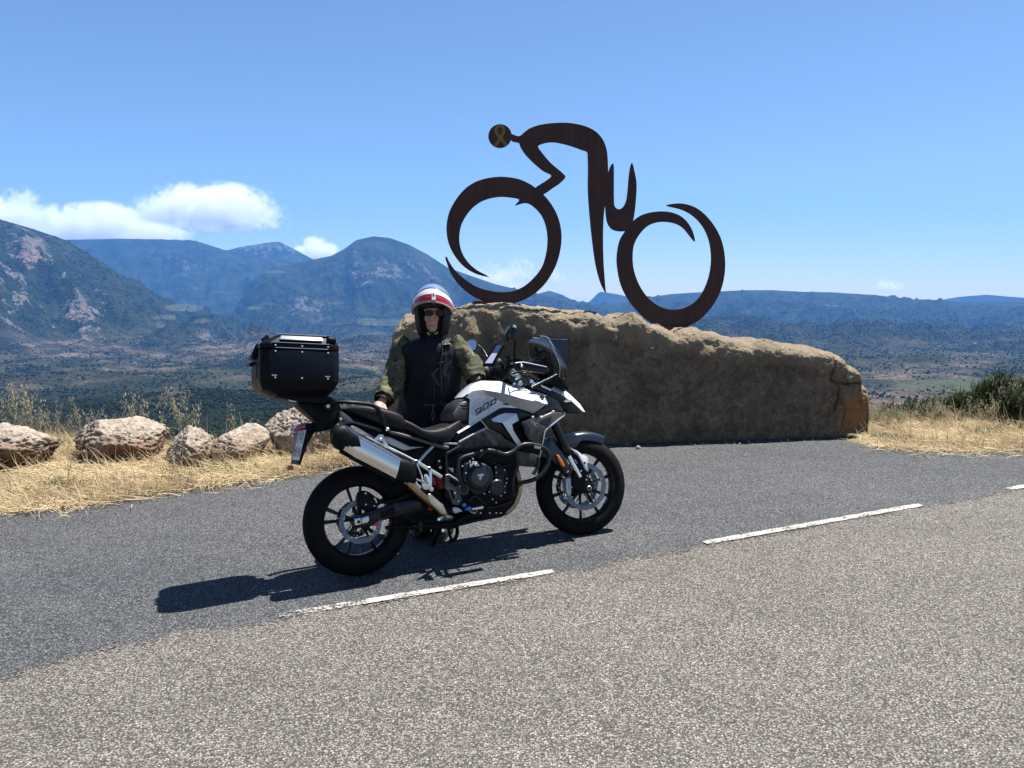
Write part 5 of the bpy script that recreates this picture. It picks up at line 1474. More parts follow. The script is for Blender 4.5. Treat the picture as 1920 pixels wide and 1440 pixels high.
poly('tank_front_panel', ZI, [(1290, 315), (1420, 388), (1490, 488), (1525, 560), (1500, 575), (1372, 548), (1076, 590), (1280, 445)], -0.185, -0.13, 'blue_gloss', 0.006)
poly('tank_front_panel', ZI, [(1290, 315), (1420, 388), (1490, 488), (1525, 560), (1500, 575), (1372, 548), (1076, 590), (1280, 445)], 0.185, 0.13, 'blue_gloss', 0.006)
for sg in (-1, 1):
    poly('side_infill', ZI, [(0, 870), (312, 682), (398, 772), (0, 985), (-70, 960)], sg * .132, sg * .10, 'plastic', 0.003)
    tube('side_trim', path(ZI, [(315, 668, sg * .146), (362, 722, sg * .148), (408, 776, sg * .148)]), 0.0055, 'satin', sm=2, n=6)
    tube('side_trim', path(ZI, [(430, 772, sg * .145), (200, 882, sg * .142), (5, 990, sg * .138)]), 0.0065, 'satin', sm=2, n=6)
    poly('seat_trim', ZE, [(1690, 740), (1720, 715), (1890, 722), (1915, 738), (1890, 752)], sg * .14, sg * .12, 'satin', 0.002)
    poly('radiator_cowl', ZI, [(345, 668), (600, 500), (650, 495), (815, 500), (1075, 590), (1062, 640), (905, 705), (770, 740), (800, 830), (908, 1010), (850, 1050), (640, 870), (440, 785)], sg * .165, sg * .10, 'gloss', 0.006)
    poly('radiator', ZI, [(770, 740), (905, 700), (1060, 640), (1100, 1060), (1190, 1090), (1140, 1310), (1060, 1340), (900, 1270), (905, 1010), (800, 830)], sg * .15, sg * .06, 'plastic', 0.006)
    poly('fork_shroud', ZI, [(905, 712), (1060, 640), (1190, 645), (1380, 550), (1500, 572), (1518, 602), (1275, 795), (1240, 838), (1190, 1060), (1080, 1040), (1060, 985)], sg * .215, sg * .195, 'bronze', 0.003)
    poly('shroud_inner', ZI, [(920, 720), (980, 700), (1050, 960), (1040, 1000), (960, 880)], sg * .222, sg * .212, 'frame', 0.003)
    tube('shroud_edge', path(ZI, [(1525, 560, sg * .222), (1522, 605, sg * .222), (1400, 700, sg * .222), (1272, 800, sg * .222), (1242, 842, sg * .222), (1218, 960, sg * .222), (1195, 1070, sg * .222), (1150, 1290, sg * .21)]), 0.005, 'satin', sm=1, n=6)
    tube('shroud_bar', path(ZI, [(1190, 632, sg * .223), (1370, 552, sg * .223)]), 0.005, 'silver', sm=1, n=6)
    poly('lower_radiator_panel', ZD, [(870, 300), (1000, 320), (1060, 340), (1048, 400), (990, 438), (900, 425)], sg * .16, sg * .05, 'bronze', 0.004)
for (u, v, r) in ((1070, 630, .007), (1190, 632, .009), (1362, 552, .008), (1270, 440, .006)):
    bolt(ZI, u, v, -0.228 if u != 1270 else -.21, r, 'lwhite')
fv = {'a': (ZI, 470, 662, -.172), 'b': (ZI, 650, 560, -.160), 'c': (ZI, 832, 580, -.166), 'd': (ZI, 735, 645, -.195), 'e': (ZI, 632, 715, -.195), 'f': (ZI, 490, 692, -.182), 'g': (ZI, 866, 678, -.180), 'h': (ZI, 768, 735, -.190), 'i': (ZI, 790, 830, -.188), 'j': (ZI, 907, 1012, -.175), 'k': (ZI, 850, 1048, -.178), 'l': (ZI, 640, 728, -.193),
      'a2': (ZI, 480, 664, -.15), 'c2': (ZI, 832, 590, -.14)}
for mir_ in (False, True):
    ob_ = facets('side_blade', {k: v for k, v in fv.items() if len(k) == 1}, [('a', 'b', 'c', 'd', 'e', 'f'), ('d', 'c', 'g', 'h'), ('e', 'd', 'h', 'l'), ('l', 'h', 'i', 'j', 'k')], 'pearl', mirror=False, bevel=0.002, seg=2)
    if mir_:
        for v_ in ob_.data.vertices: v_.co.y = -v_.co.y
        ob_.data.flip_normals()
# lettering on the shroud and the bar
def side_text(s, Z, u0, v0, u1, v1, lat, hpx, mat, shear=0.0, ext=0.0004, name='lettering'):
    p0, p1 = bk(Z(u0, v0), lat), bk(Z(u1, v1), lat)
    d = p1 - p0; W = np.linalg.norm(d); d /= W
    n_ = np.array([0, -1.0, 0]); upv = np.cross(n_, d)
    hh = np.linalg.norm(bk(Z(u0, v0), lat) - bk(Z(u0, v0 - hpx), lat))
    m_ = Matrix(((d[0], upv[0], n_[0], p0[0]), (d[1], upv[1], n_[1], p0[1]), (d[2], upv[2], n_[2], p0[2]), (0, 0, 0, 1)))
    o = text_obj(name, s, m_, hh / 0.70, M[mat] if isinstance(mat, str) else mat, bike, ext, shear)
    wx = max(v.co.x for v in o.data.vertices)
    o.matrix_local = m_ @ Matrix.Diagonal((W / wx, 1, 1, 1))
    return o
side_text("TIGER", ZI, 1020, 722, 1245, 812, -0.2165, 46, 'lgrey', 0.0)
strokes('lettering_underline', ZI, -0.2165, [[(1090, 765), (1230, 835)]], 0.002, 'lgrey')

# ------------------------------------------------------------------ beak, screen, cockpit
bv = {'r0': (ZI, 1400, 165, 0), 'r1': (ZI, 1460, 195, 0), 'r2': (ZI, 1600, 300, 0), 'r3': (ZI, 1745, 440, 0), 'tip': (ZI, 1822, 556, 0),
      'e0': (ZI, 1338, 212, -.075), 'e1': (ZI, 1345, 240, -.085), 'e2': (ZI, 1480, 312, -.075), 'e3': (ZI, 1640, 410, -.055), 'e4': (ZI, 1790, 548, -.012)}
facets('beak', bv, [('r0', 'r1', 'e1', 'e0'), ('r1', 'r2', 'e2', 'e1'), ('r2', 'r3', 'e3', 'e2'), ('r3', 'tip', 'e4', 'e3')], 'pearl', bevel=0.002, seg=2, close=('r0', 'r1', 'r2', 'r3', 'tip'))
poly('beak_underside', ZI, [(1345, 245), (1490, 330), (1640, 425), (1790, 560), (1750, 578), (1540, 572), (1500, 490), (1400, 395), (1290, 305), (1200, 250)], -0.07, 0.07, 'gloss', 0.004)
poly('headlight_surround', ZI, [(1040, 195), (1190, 165), (1345, 250), (1490, 330), (1640, 425), (1620, 440), (1500, 480), (1400, 390), (1285, 300)], -0.12, 0.12, 'gloss', 0.006)
poly('headlight', ZI, [(1505, 405), (1560, 375), (1640, 385), (1630, 405), (1560, 420)], -0.125, -0.05, 'chrome', 0.003)
poly('beak_lip', ZI, [(1520, 545), (1580, 520), (1600, 545), (1760, 560), (1740, 580), (1540, 575)], -0.085, -0.04, 'plastic', 0.003)
poly('beak_side', ZI, [(1185, 160), (1342, 235), (1330, 256), (1190, 190)], -0.125, -0.10, 'pearl', 0.002)
tube('screen_stay', path(ZI, [(1060, 200, -.14), (1240, 110, -.125), (1415, 22, -.11)]), 0.0115, 'gloss', sm=2)
part('screen_stay_edge', tube_geo(path(ZI, [(1052, 190, -.15), (1410, 12, -.12)]), 0.004, 6), 'silver')
poly('nose_cowl', ZH, [(1600, 900), (1660, 930), (1760, 970), (1812, 1110), (1800, 1170), (1690, 1100), (1560, 1060), (1350, 1060), (1200, 1110), (1250, 1050)], -0.09, 0.09, 'plastic', 0.008)
# windscreen
cl = np.array([bk(ZH(*p), 0.0) for p in catmull([(1765, 1010), (1735, 830), (1660, 640), (1555, 480), (1440, 360), (1345, 300)], 4)])
nC = len(cl); tt = np.linspace(0, 1, nC)
wd = np.interp(tt, [0, .25, .55, .8, .93, 1.0], [.125, .165, .172, .145, .10, .045])
bul = np.interp(tt, [0, .5, 1], [.13, .125, .03])
NSG = 20
V, F = [], []
for side in (0, 1):
    for i in range(nC):
        for j in range(NSG + 1):
            s_ = -1 + 2 * j / NSG
            V.append(cl[i] + np.array([-bul[i] * s_ * s_ - side * 0.004, wd[i] * s_, 0.012 * s_ * s_]))
off = nC * (NSG + 1)
for i in range(nC - 1):
    for j in range(NSG):
        a = i * (NSG + 1) + j
        F.append((a, a + 1, a + NSG + 2, a + NSG + 1)); F.append(tuple(off + k for k in (a + NSG + 1, a + NSG + 2, a + 1, a)))
bd = [j for j in range(NSG + 1)] + [i * (NSG + 1) + NSG for i in range(1, nC)] + [(nC - 1) * (NSG + 1) + j for j in range(NSG - 1, -1, -1)] + [i * (NSG + 1) for i in range(nC - 2, 0, -1)]
for k in range(len(bd)):
    a, b = bd[k], bd[(k + 1) % len(bd)]
    F.append((a, off + a, off + b, b))
part('windscreen', (V, F), 'glass')
rimP = [np.array(V[i]) for i in bd]
part('windscreen_edge', tube_geo([np.array(V[i]) for i in bd[NSG:]], 0.0022, 6), 'lgrey')
for sg in (-1, 1):
    P = [np.array(V[i * (NSG + 1) + (3 if sg < 0 else NSG - 3)]) + np.array([-0.012, 0, 0]) for i in range(2, nC - 5, 3)]
    part('screen_arm', tube_geo(P, [(0.012, 0.006)] * len(P), 8), 'plastic')
tube('screen_bracket', path(ZH, [(1300, 650, .06), (1265, 560, .06), (1400, 500, 0), (1480, 540, -.05), (1500, 620, -.06)]), 0.008, 'plastic', sm=1)
poly('screen_bracket_plate', ZH, [(1290, 610), (1500, 600), (1560, 760), (1560, 890), (1450, 960), (1330, 900), (1200, 760), (1210, 680)], -0.03, 0.06, 'plastic', 0.006)
# instruments, yokes, handlebar, controls
poly('dashboard', ZH, [(940, 610), (1040, 595), (1055, 680), (1010, 720), (950, 700)], -0.12, 0.06, 'plastic', 0.01)
poly('dashboard', ZH, [(1060, 700), (1200, 660), (1360, 650), (1430, 770), (1330, 830), (1100, 790)], -0.06, 0.10, 'plastic', 0.012)
poly('fork_yoke', ZH, [(820, 900), (900, 860), (1000, 900), (1110, 980), (1090, 1050), (980, 1060), (860, 1010)], -0.11, 0.11, 'frame', 0.012)
poly('steering_head', ZH, [(800, 960), (1000, 1000), (1200, 1080), (1250, 1180), (1100, 1130), (850, 1050)], -0.06, 0.06, 'plastic', 0.012)
for (u, v, la, r) in ((885, 890, -.10, .016), (960, 920, -.105, .020), (1075, 885, -.09, .013), (1185, 1000, -.10, .012), (1225, 1040, -.115, .010), (1000, 1040, -.11, .018), (905, 1045, -.10, .010), (940, 960, -.115, .012), (455, 800, .20, .014), (680, 800, .05, .010), (690, 850, .05, .010)):
    c = bk(ZH(u, v), la)
    part('fitting', lathe_geo([(0.0001, -r), (r * .8, -r), (r, -r * .6), (r, r), (0.0001, r)], 14, c=c, close=False), 'chrome' if r < .0125 else 'satin')
bar = path(ZH, [(1000, 760, -.41), (880, 800, -.27), (820, 850, -.14), (780, 900, -.04), (740, 900, .05), (660, 860, .15), (520, 830, .28), (420, 860, .40)])
tube('handlebar', bar, 0.013, 'plastic')
tube('grip', path(ZH, [(700, 945, -.24), (780, 830, -.30), (870, 700, -.36)]), 0.019, 'rubber', sm=3)
tube('grip', path(ZH, [(530, 835, .28), (470, 850, .34), (420, 870, .41)]), 0.017, 'rubber', sm=2)
poly('hand_guard', ZH, [(925, 700), (950, 690), (1060, 690), (1440, 765), (1492, 800), (1490, 862), (1430, 872), (1060, 825), (970, 840), (920, 780)], -0.40, -0.355, 'gloss', 0.005, seg=2)
tube('hand_guard_edge', path(ZH, [(925, 706, -.402), (1050, 690, -.404), (1250, 728, -.404), (1440, 768, -.402)]), 0.003, 'satin', sm=2, n=6)
disc_at('hand_guard_bolt', ZH, 1030, 758, -0.415, 0.020, 0.02, 'gloss', n=24); bolt(ZH, 1030, 758, -0.419, 0.009)
poly('hand_guard', ZH, [(330, 870), (380, 800), (460, 790), (520, 860), (560, 920), (480, 960), (380, 960)], 0.40, 0.30, 'plastic', 0.012)
tube('clutch_lever', path(ZH, [(640, 940, .10), (620, 850, .16), (540, 830, .26), (480, 900, .34)]), 0.006, 'satin', n=8)
tube('brake_lever', path(ZH, [(890, 880, -.14), (960, 860, -.22), (1100, 880, -.34)]), 0.006, 'plastic', n=8)
tube('phone_arm', path(ZH, [(650, 650, -.01), (700, 690, -.02), (720, 780, -.03), (700, 860, -.03)]), 0.010, 'plastic'); 
part('arm_knob', lathe_geo([(0.0001, -.014), (.011, -.012), (.012, .012), (.0001, .014)], 12, c=bk(ZH(655, 655), -.015), close=False), 'bolt')
tube('phone_arm', path(ZH, [(800, 600, -.05), (820, 650, -.05), (800, 740, -.05), (760, 880, -.04)]), 0.009, 'plastic')
part('arm_knob', lathe_geo([(0.0001, -.012), (.014, -.010), (.014, .010), (.0001, .012)], 12, c=bk(ZH(805, 600), -.05), close=False), 'plastic')
for pts in ([(560, 900, .1), (640, 780, .06), (760, 800, .0), (900, 1000, -.05), (1100, 1060, -.08)], [(420, 900, .22), (560, 860, .16), (700, 960, .06), (860, 1040, 0)], [(960, 820, -.2), (1060, 900, -.14), (1180, 930, -.1), (1270, 1010, -.08)], [(1000, 880, -.16), (1120, 960, -.14), (1160, 1040, -.12)], [(1180, 840, -.06), (1260, 900, -.07), (1290, 980, -.09)], [(620, 780, .08), (600, 880, .1), (680, 960, .06), (820, 960, .02)]):
    tube('cable', path(ZH, pts), 0.0055, 'plastic', n=8)
poly('switch_block', ZH, [(600, 760), (690, 750), (720, 850), (700, 940), (620, 930), (580, 850)], 0.02, 0.10, 'plastic', 0.008)
poly('switch_block', ZH, [(380, 830), (470, 800), (560, 850), (640, 900), (640, 990), (400, 985)], 0.12, 0.28, 'plastic', 0.012)
poly('tank_cap', ZI, [(590, 105), (640, 108), (745, 135), (745, 160), (590, 140)], -0.075, 0.05, 'plastic', 0.006)
# mirrors
def oriented_plate(name, cpx, lat, outline, n, th, mat, parent=bike, push=0.0, bevel=0.002):
    c = bk(cpx, lat) + n * push
    V0 = []
    for q in outline:
        d = ray(*q); dl = np.array([d @ B_F, d @ B_L, d @ B_U]); ol = CAM - B_O; ol = np.array([ol @ B_F, ol @ B_L, ol @ B_U])
        t = ((c - ol) @ n) / (dl @ n)
        V0.append(ol + dl * t)
    k = len(V0)
    V = V0 + [v - n * th for v in V0]
    F = [tuple(range(k)), tuple(range(2 * k - 1, k - 1, -1))] + [(i, (i + 1) % k, (i + 1) % k + k, i + k) for i in range(k)]
    return part(name, (V, F), mat, parent, bevel=bevel)
def local_dir(w): 
    w = np.array(w, float); w /= np.linalg.norm(w)
    return np.array([w @ B_F, w @ B_L, w @ B_U])
mn = local_dir((-0.05, -0.93, 0.36))
lm = [ZH(*p) for p in [(112, 410), (130, 345), (180, 308), (270, 310), (305, 345), (308, 420), (285, 490), (240, 515), (160, 515), (128, 470)]]
mir = oriented_plate('mirror', ZH(205, 420), 0.42, lm, mn, 0.022, 'gloss', bevel=0.006)
g_ = [ZH(205 + (p[0] - 205) * .86, 415 + (p[1] - 415) * .86) for p in [(112, 410), (130, 345), (180, 308), (270, 310), (305, 345), (308, 420), (285, 490), (240, 515), (160, 515), (128, 470)]]
oriented_plate('mirror_glass', ZH(205, 420), 0.42, g_, mn, 0.002, m_mir, push=0.0035, bevel=0.0, parent=bike)
tube('mirror_stalk', path(ZH, [(300, 400, .40), (340, 430, .39), (400, 490, .36), (440, 560, .33), (480, 640, .30), (520, 800, .26)]), 0.007, 'gloss')
poly('mirror', ZH, [(890, 75), (930, 80), (952, 105), (956, 200), (942, 325), (930, 336), (862, 332), (848, 250), (868, 120)], -0.42, -0.34, 'gloss', 0.006)
poly('mirror_cap', ZH, [(893, 78), (930, 84), (950, 108), (945, 140), (885, 118)], -0.424, -0.40, 'satin', 0.003)
tube('mirror_stalk', path(ZH, [(925, 330, -.38), (918, 420, -.37), (915, 560, -.35), (925, 690, -.32)]), 0.007, 'plastic')

# ------------------------------------------------------------------ front fork, mudguard
for sg in (-1, 1):
    tube('fork_tube', path(ZG, [(330, -60, sg * .10), (440, 180, sg * .10), (530, 385, sg * .10)]), 0.029, 'gloss', sm=2, n=16)
    tube('fork_stanchion', path(ZG, [(525, 380, sg * .10), (668, 650, sg * .10)]), 0.0195, 'chrome', sm=1, n=16)
    tube('fork_collar', path(ZG, [(508, 352, sg * .10), (534, 398, sg * .10)]), 0.031, 'plastic', sm=1, n=16)
    poly('fork_foot', ZG, [(610, 560), (690, 620), (760, 660), (800, 740), (815, 800), (780, 830), (720, 850), (640, 840), (600, 760), (590, 680)], sg * .115, sg * .075, 'plastic', 0.008)
    poly('fork_guard', ZG, [(560, 330), (640, 400), (700, 470), (770, 600), (760, 650), (700, 640), (640, 520), (590, 430)], sg * .118, sg * .095, 'plastic', 0.004)
    poly('brake_caliper', ZG, [(505, 672), (575, 662), (580, 760), (572, 870), (545, 880), (520, 850), (510, 780)], sg * .098, sg * .045, 'satin' if sg < 0 else 'plastic', 0.006)
    poly('caliper_carrier', ZG, [(570, 690), (640, 660), (640, 840), (570, 870)], sg * .10, sg * .05, 'plastic', 0.006)
tube('fork_guard_slot', path(ZG, [(610, 445, -.1195), (640, 495, -.1195)]), 0.004, 'satin', sm=1, n=6)
strokes('caliper_lettering', ZG, -0.0985, [[(540, 730), (545, 800)]], 0.006, 'pink')
disc_at('axle_bolt', ZG, 788, 786, -0.128, 0.013, 0.03, 'hole', n=20); disc_at('axle_bolt', ZG, 788, 786, -0.124, 0.017, 0.03, 'bolt', n=20)
bolt(ZG, 745, 685, -0.12, 0.006); bolt(ZG, 755, 640, -0.12, 0.005); bolt(ZG, 683, 582, -0.12, 0.006); bolt(ZG, 500, 870, -0.10, .007); bolt(ZG, 575, 770, -.10, .005)
poly('side_reflector', ZG, [(402, 402), (415, 392), (432, 398), (470, 460), (500, 520), (498, 535), (485, 542), (465, 530), (430, 470)], -0.145, -0.125, 'amber', 0.004)
poly('reflector_mount', ZG, [(385, 390), (430, 380), (510, 520), (500, 580), (560, 640), (520, 660), (440, 560)], -0.128, -0.09, 'plastic', 0.004)
poly('fork_panel', ZG, [(230, 230), (330, 190), (420, 300), (520, 420), (560, 560), (500, 600), (400, 500), (300, 420)], -0.12, 0.12, 'blue_gloss', 0.01)
# mudguard shell around the front tyre
cx, cz = 1.556, 0.3315
V, F = [], []
angs = np.radians(np.linspace(58, 152, 26))
for side in (0, 1):
    for a in angs:
        k_ = (a - angs[0]) / (angs[-1] - angs[0])
        Rg = 0.362 + 0.020 * (1 - k_) ** 2 + (0.0 if side == 0 else -0.004)
        wv_ = 0.072 - 0.030 * (1 - k_) ** 2.2
        for j in range(13):
            s_ = -1 + j / 6.0
            rr_ = Rg - 0.030 * abs(s_) ** 2.2 - (0.03 * max(0, abs(s_) - .8) / .2)
            V.append(np.array([rr_ * math.cos(a), wv_ * s_, rr_ * math.sin(a)]))
n1_ = len(angs) * 13
for i in range(len(angs) - 1):
    for j in range(12):
        a = i * 13 + j
        F.append((a, a + 1, a + 14, a + 13)); F.append((n1_ + a + 13, n1_ + a + 14, n1_ + a + 1, n1_ + a))
mg = part('front_mudguard', (V, F), 'blue_gloss')
mg.matrix_local = Matrix.Translation((cx, 0, cz)) @ Matrix.Rotation(B_ST, 4, 'Z')
poly('mudguard_side', ZG, [(478, 165), (540, 150), (620, 150), (705, 205), (640, 295), (560, 330), (505, 330), (490, 240)], -0.092, -0.06, 'blue_gloss', 0.005)
poly('mudguard_side', ZG, [(478, 165), (540, 150), (620, 150), (705, 205), (640, 295), (560, 330), (505, 330), (490, 240)], 0.092, 0.06, 'blue_gloss', 0.005)
poly('mudguard_blade', ZG, [(548, 305), (640, 345), (742, 422), (775, 592), (742, 572), (655, 395)], -0.128, -0.10, 'pearl', 0.003)
poly('mudguard_blade', ZG, [(548, 305), (640, 345), (742, 422), (775, 592), (742, 572), (655, 395)], 0.128, 0.10, 'pearl', 0.003)
disc_at('blade_bolt', ZG, 730, 488, -0.131, 0.010, 0.01, 'hole', n=14)

# ------------------------------------------------------------------ crash bars, pedals, stand
for sg in (-1, 1):
    q = .235
    tube('crash_bar', path(ZD, [(430, 640, sg * .15), (385, 560, sg * .19), (362, 470, sg * .21), (368, 385, sg * .21), (410, 350, sg * .21), (520, 318, sg * .21), (615, 290, sg * .21)]), 0.0115, 'frame')
    tube('crash_bar', path(ZD, [(540, 350, sg * .21), (570, 315, sg * .225), (620, 295, sg * q), (680, 305, sg * q), (760, 328, sg * q), (830, 305, sg * q), (880, 265, sg * q), (935, 243, sg * q), (1000, 245, sg * q), (1080, 270, sg * q), (1128, 305, sg * q), (1138, 350, sg * q), (1125, 420, sg * q), (1085, 490, sg * q), (1020, 540, sg * .225), (960, 560, sg * .21), (905, 572, sg * .19), (868, 605, sg * .17)]), 0.0135, 'frame', n=12)
    tube('crash_bar', path(ZD, [(1050, 355, sg * .235), (1040, 440, sg * .235), (1005, 500, sg * .235)]), 0.012, 'frame')
    tube('crash_bar', path(ZD, [(862, 300, sg * .225), (872, 420, sg * .215), (850, 480, sg * .20), (832, 560, sg * .19), (830, 680, sg * .15)]), 0.012, 'frame')
side_text("GIVI", ZD, 1010, 272, 1066, 288, -0.2505, 24, 'lwhite', 0.2)
strokes('lettering_frame', ZD, -0.2505, [[(1005, 232), (1065, 240), (1075, 262)]], 0.0025, 'lgrey')
poly('brake_pedal', ZF, [(912, 1072), (1085, 1038), (1105, 1035), (1108, 1070), (1085, 1085), (920, 1105)], -0.205, -0.185, 'silver', 0.003)
poly('pedal_link', ZF, [(795, 1095), (870, 1040), (905, 1050), (920, 1100), (860, 1115)], -0.19, -0.165, 'bluelink', 0.003)
disc_at('pedal_bolt', ZF, 797, 1020, -0.18, 0.013, 0.02, 'bluelink', n=16)
tube('pedal_spring', path(ZF, [(880, 1110, -.17), (920, 1150, -.17), (940, 1130, -.17), (960, 1165, -.17), (1000, 1110, -.17)]), 0.003, 'satin', sm=3, n=6)
tube('rider_peg', path(ZF, [(590, 1225, -.17), (500, 1235, -.21), (385, 1252, -.27)]), [0.011, 0.014, 0.012], 'teal', sm=2)
part('peg_end', ((lambda g: g)(lathe_geo([(0.0001, -.007), (.009, -.006), (.010, .006), (.0001, .007)], 12, c=bk(ZF(372, 1254), -.278), close=False))), 'chrome')
poly('heel_guard', ZF, [(605, 1075), (650, 1050), (720, 1080), (770, 1120), (700, 1140), (640, 1160), (620, 1130)], -0.16, -0.14, 'satin', 0.003)
tube('side_stand', [np.array([0.62, 0.14, 0.26]), np.array([0.56, 0.24, 0.10]), np.array([0.53, 0.285, -0.03])], 0.013, 'plastic', sm=3)
part('stand_foot', tube_geo([np.array([0.50, 0.26, -0.040]), np.array([0.56, 0.31, -0.048])], 0.022, 10), 'plastic')
tube('centre_stand', path(ZL, [(1245, 480, -.05), (1250, 620, -.03), (1225, 720, -.02), (1160, 790, -.01), (1080, 800, 0)]), 0.012, 'plastic')
tube('centre_stand', path(ZL, [(1080, 500, .05), (1090, 640, .05), (1130, 740, .04), (1160, 790, -.01)]), 0.010, 'plastic')

# ================================================================== TOP CASE (rests on the rack)
ca_ = bk(ZJ(620, 1130), -0.2)
tc_m = B_M @ Matrix.Translation((-0.305, 0, 1.075)) @ Matrix.Rotation(math.radians(5.0), 4, 'Y') @ Matrix.Diagonal((0.96, 0.96, 0.94, 1))
case = empty("top_case", tc_m)
tag(case, "black hard top case with bright metal strips on the motorcycle's rear rack", "top case")
M['case'] = simple_mat("case_black", (0.004, 0.0045, 0.007), 0.40, spec=0.10, noise=0.2, nscale=25, bump=0.2, bscale=600)
M['casep'] = simple_mat("case_panel", (0.004, 0.0055, 0.011), 0.36, 0.0, spec=0.12, noise=0.15, nscale=12)
def octa(x0, x1, y, z, cx_, cy_):
    return [(x0 + cx_, -y, z), (x1 - cx_, -y, z), (x1, -y + cy_, z), (x1, y - cy_, z), (x1 - cx_, y, z), (x0 + cx_, y, z), (x0, y - cy_, z), (x0, -y + cy_, z)]
def oct_loft(rings):
    V = [p for r in rings for p in r]
    F = [(i * 8 + k, i * 8 + (k + 1) % 8, (i + 1) * 8 + (k + 1) % 8, (i + 1) * 8 + k) for i in range(len(rings) - 1) for k in range(8)]
    F += [tuple(range(8)), tuple((len(rings) - 1) * 8 + k for k in range(8))]
    return V, F
def cpart(name, geo, mat, bevel=0.003, parent=case, seg=2): return part(name, geo, mat, parent, bevel=bevel, seg=seg)
cpart('case_body', oct_loft([octa(-.15, .17, .13, 0.0, .03, .03), octa(-.21, .20, .175, 0.035, .04, .04), octa(-.23, .225, .20, 0.085, .045, .035), octa(-.23, .225, .20, 0.272, .045, .035)]), 'case', 0.006)
cpart('case_lid', oct_loft([octa(-.232, .226, .202, 0.275, .045, .035), octa(-.230, .224, .201, 0.305, .045, .035), octa(-.205, .215, .190, 0.322, .04, .03), octa(-.135, .195, .172, 0.362, .03, .03)]), 'case', 0.005)
for sg in (-1, 1):
    def sq(x0, x1, z0, z1, y, t): 
        y *= sg; t *= sg
        V = [(x0, y, z0), (x1, y, z0), (x1, y, z1), (x0, y, z1), (x0, y - t, z0), (x1, y - t, z0), (x1, y - t, z1), (x0, y - t, z1)]
        return V, [(0, 1, 2, 3), (7, 6, 5, 4), (0, 4, 5, 1), (1, 5, 6, 2), (2, 6, 7, 3), (3, 7, 4, 0)]
    cpart('side_panel', sq(-.178, .185, .092, .266, .2035, .004), 'casep', 0.001)
    cpart('metal_strip', sq(-.150, .150, .278, .2815, .2062, .006), 'chrome', 0.0008)
    cpart('metal_strip', sq(-.165, .160, .309, .3125, .2040, .010), 'chrome', 0.0008)
    # slanted bright panel of the lid
    y0_, y1_ = .1975 * sg, .1790 * sg
    P4 = [(-.125, y0_, .327), (.122, y0_, .327), (.118, y1_, .350), (-.116, y1_, .350)]
    off_ = np.array([0, .004 * sg, .004])
    V = [np.array(p) + off_ for p in P4] + [np.array(p) for p in P4]
    cpart('lid_panel', (V, [(0, 1, 2, 3), (7, 6, 5, 4), (0, 4, 5, 1), (1, 5, 6, 2), (2, 6, 7, 3), (3, 7, 4, 0)]), 'lidgrey', 0.0008)
    cpart('lid_rail', tube_geo([np.array([-.140, .176 * sg, .366]), np.array([.165, .176 * sg, .364])], [(.004, .004)] * 2, 8), 'chrome', 0)
    cpart('lid_corner', tube_geo([np.array([.150, .186 * sg, .338]), np.array([.196, .176 * sg, .338])], [(.022, .022)] * 2, 10), 'case', 0.003)
    for (x, z) in [(-.150, .293), (0.0, .293), (.150, .293), (-.150, .258), (0, .258), (.150, .258), (-.150, .103), (0, .103), (.150, .103)]:
        g = lathe_geo([(0.0001, -.002), (.0045, -.0015), (.005, .002), (.0001, .002)], 10, c=(x, .2055 * sg, z), close=False)
        cpart('rivet', g, 'lwhite', 0)
    for x in (-.155, .148): cpart('strap_slot', sq(x - .014, x + .014, .1145, .118, .2050, .002), 'lwhite', 0)
# rear face: latch, handle, badge, bungee knobs
cpart('latch', ([(-.262, -.06, .225), (-.262, .06, .225), (-.235, .06, .315), (-.235, -.06, .315), (-.228, -.06, .225), (-.228, .06, .225), (-.215, .06, .315), (-.215, -.06, .315)], [(0, 1, 2, 3), (7, 6, 5, 4), (0, 4, 5, 1), (1, 5, 6, 2), (2, 6, 7, 3), (3, 7, 4, 0)]), 'case', 0.006)
cpart('latch_badge', ([(-.266, -.055, .245), (-.266, .055, .245), (-.243, .055, .312), (-.243, -.055, .312), (-.262, -.055, .245), (-.262, .055, .245), (-.238, .055, .312), (-.238, -.055, .312)], [(0, 1, 2, 3), (7, 6, 5, 4), (0, 4, 5, 1), (1, 5, 6, 2), (2, 6, 7, 3), (3, 7, 4, 0)]), 'satin', 0.001)
cpart('handle', tube_geo([np.array([-.235, -.05, .20]), np.array([-.265, -.05, .19]), np.array([-.265, .05, .19]), np.array([-.235, .05, .20])], 0.009, 8), 'case', 0)
for sg in (-.10, .02): cpart('bungee_knob', lathe_geo([(0.0001, -.012), (.013, -.010), (.015, 0), (.013, .012), (.0001, .014)], 14, c=(-.185, sg, .350), close=False), 'gloss', 0)
cpart('hook', tube_geo([np.array([-.239, -.13, .10]), np.array([-.243, -.13, .20])], 0.004, 6), 'frame', 0)

# ================================================================== PHONE (clipped to the handlebar)
m_scr = simple_mat("phone_screen_dark", (0.035, 0.075, 0.16), 0.15, coat=1.0, noise=0.3, nscale=60)
m_scr2 = simple_mat("phone_screen_light", (0.50, 0.52, 0.66), 0.25, coat=0.6)
phone = empty("phone", B_M)
tag(phone, "black phone in a holder showing a map, clipped above the motorcycle handlebar", "phone")
pn = local_dir((-0.28, -0.80, 0.52))
cph = ZH(575, 560)
oriented_plate('phone_case', cph, 0.0, [ZH(*p) for p in [(602, 384), (730, 378), (745, 392), (742, 420), (570, 740), (550, 756), (415, 752), (403, 735), (410, 710), (585, 395)]], pn, 0.014, 'plastic', phone, 0.0, 0.003)
oriented_plate('screen', cph, 0.0, [ZH(*p) for p in [(628, 412), (712, 408), (636, 540), (548, 540)]], pn, 0.001, m_scr, phone, 0.0014, 0.0)
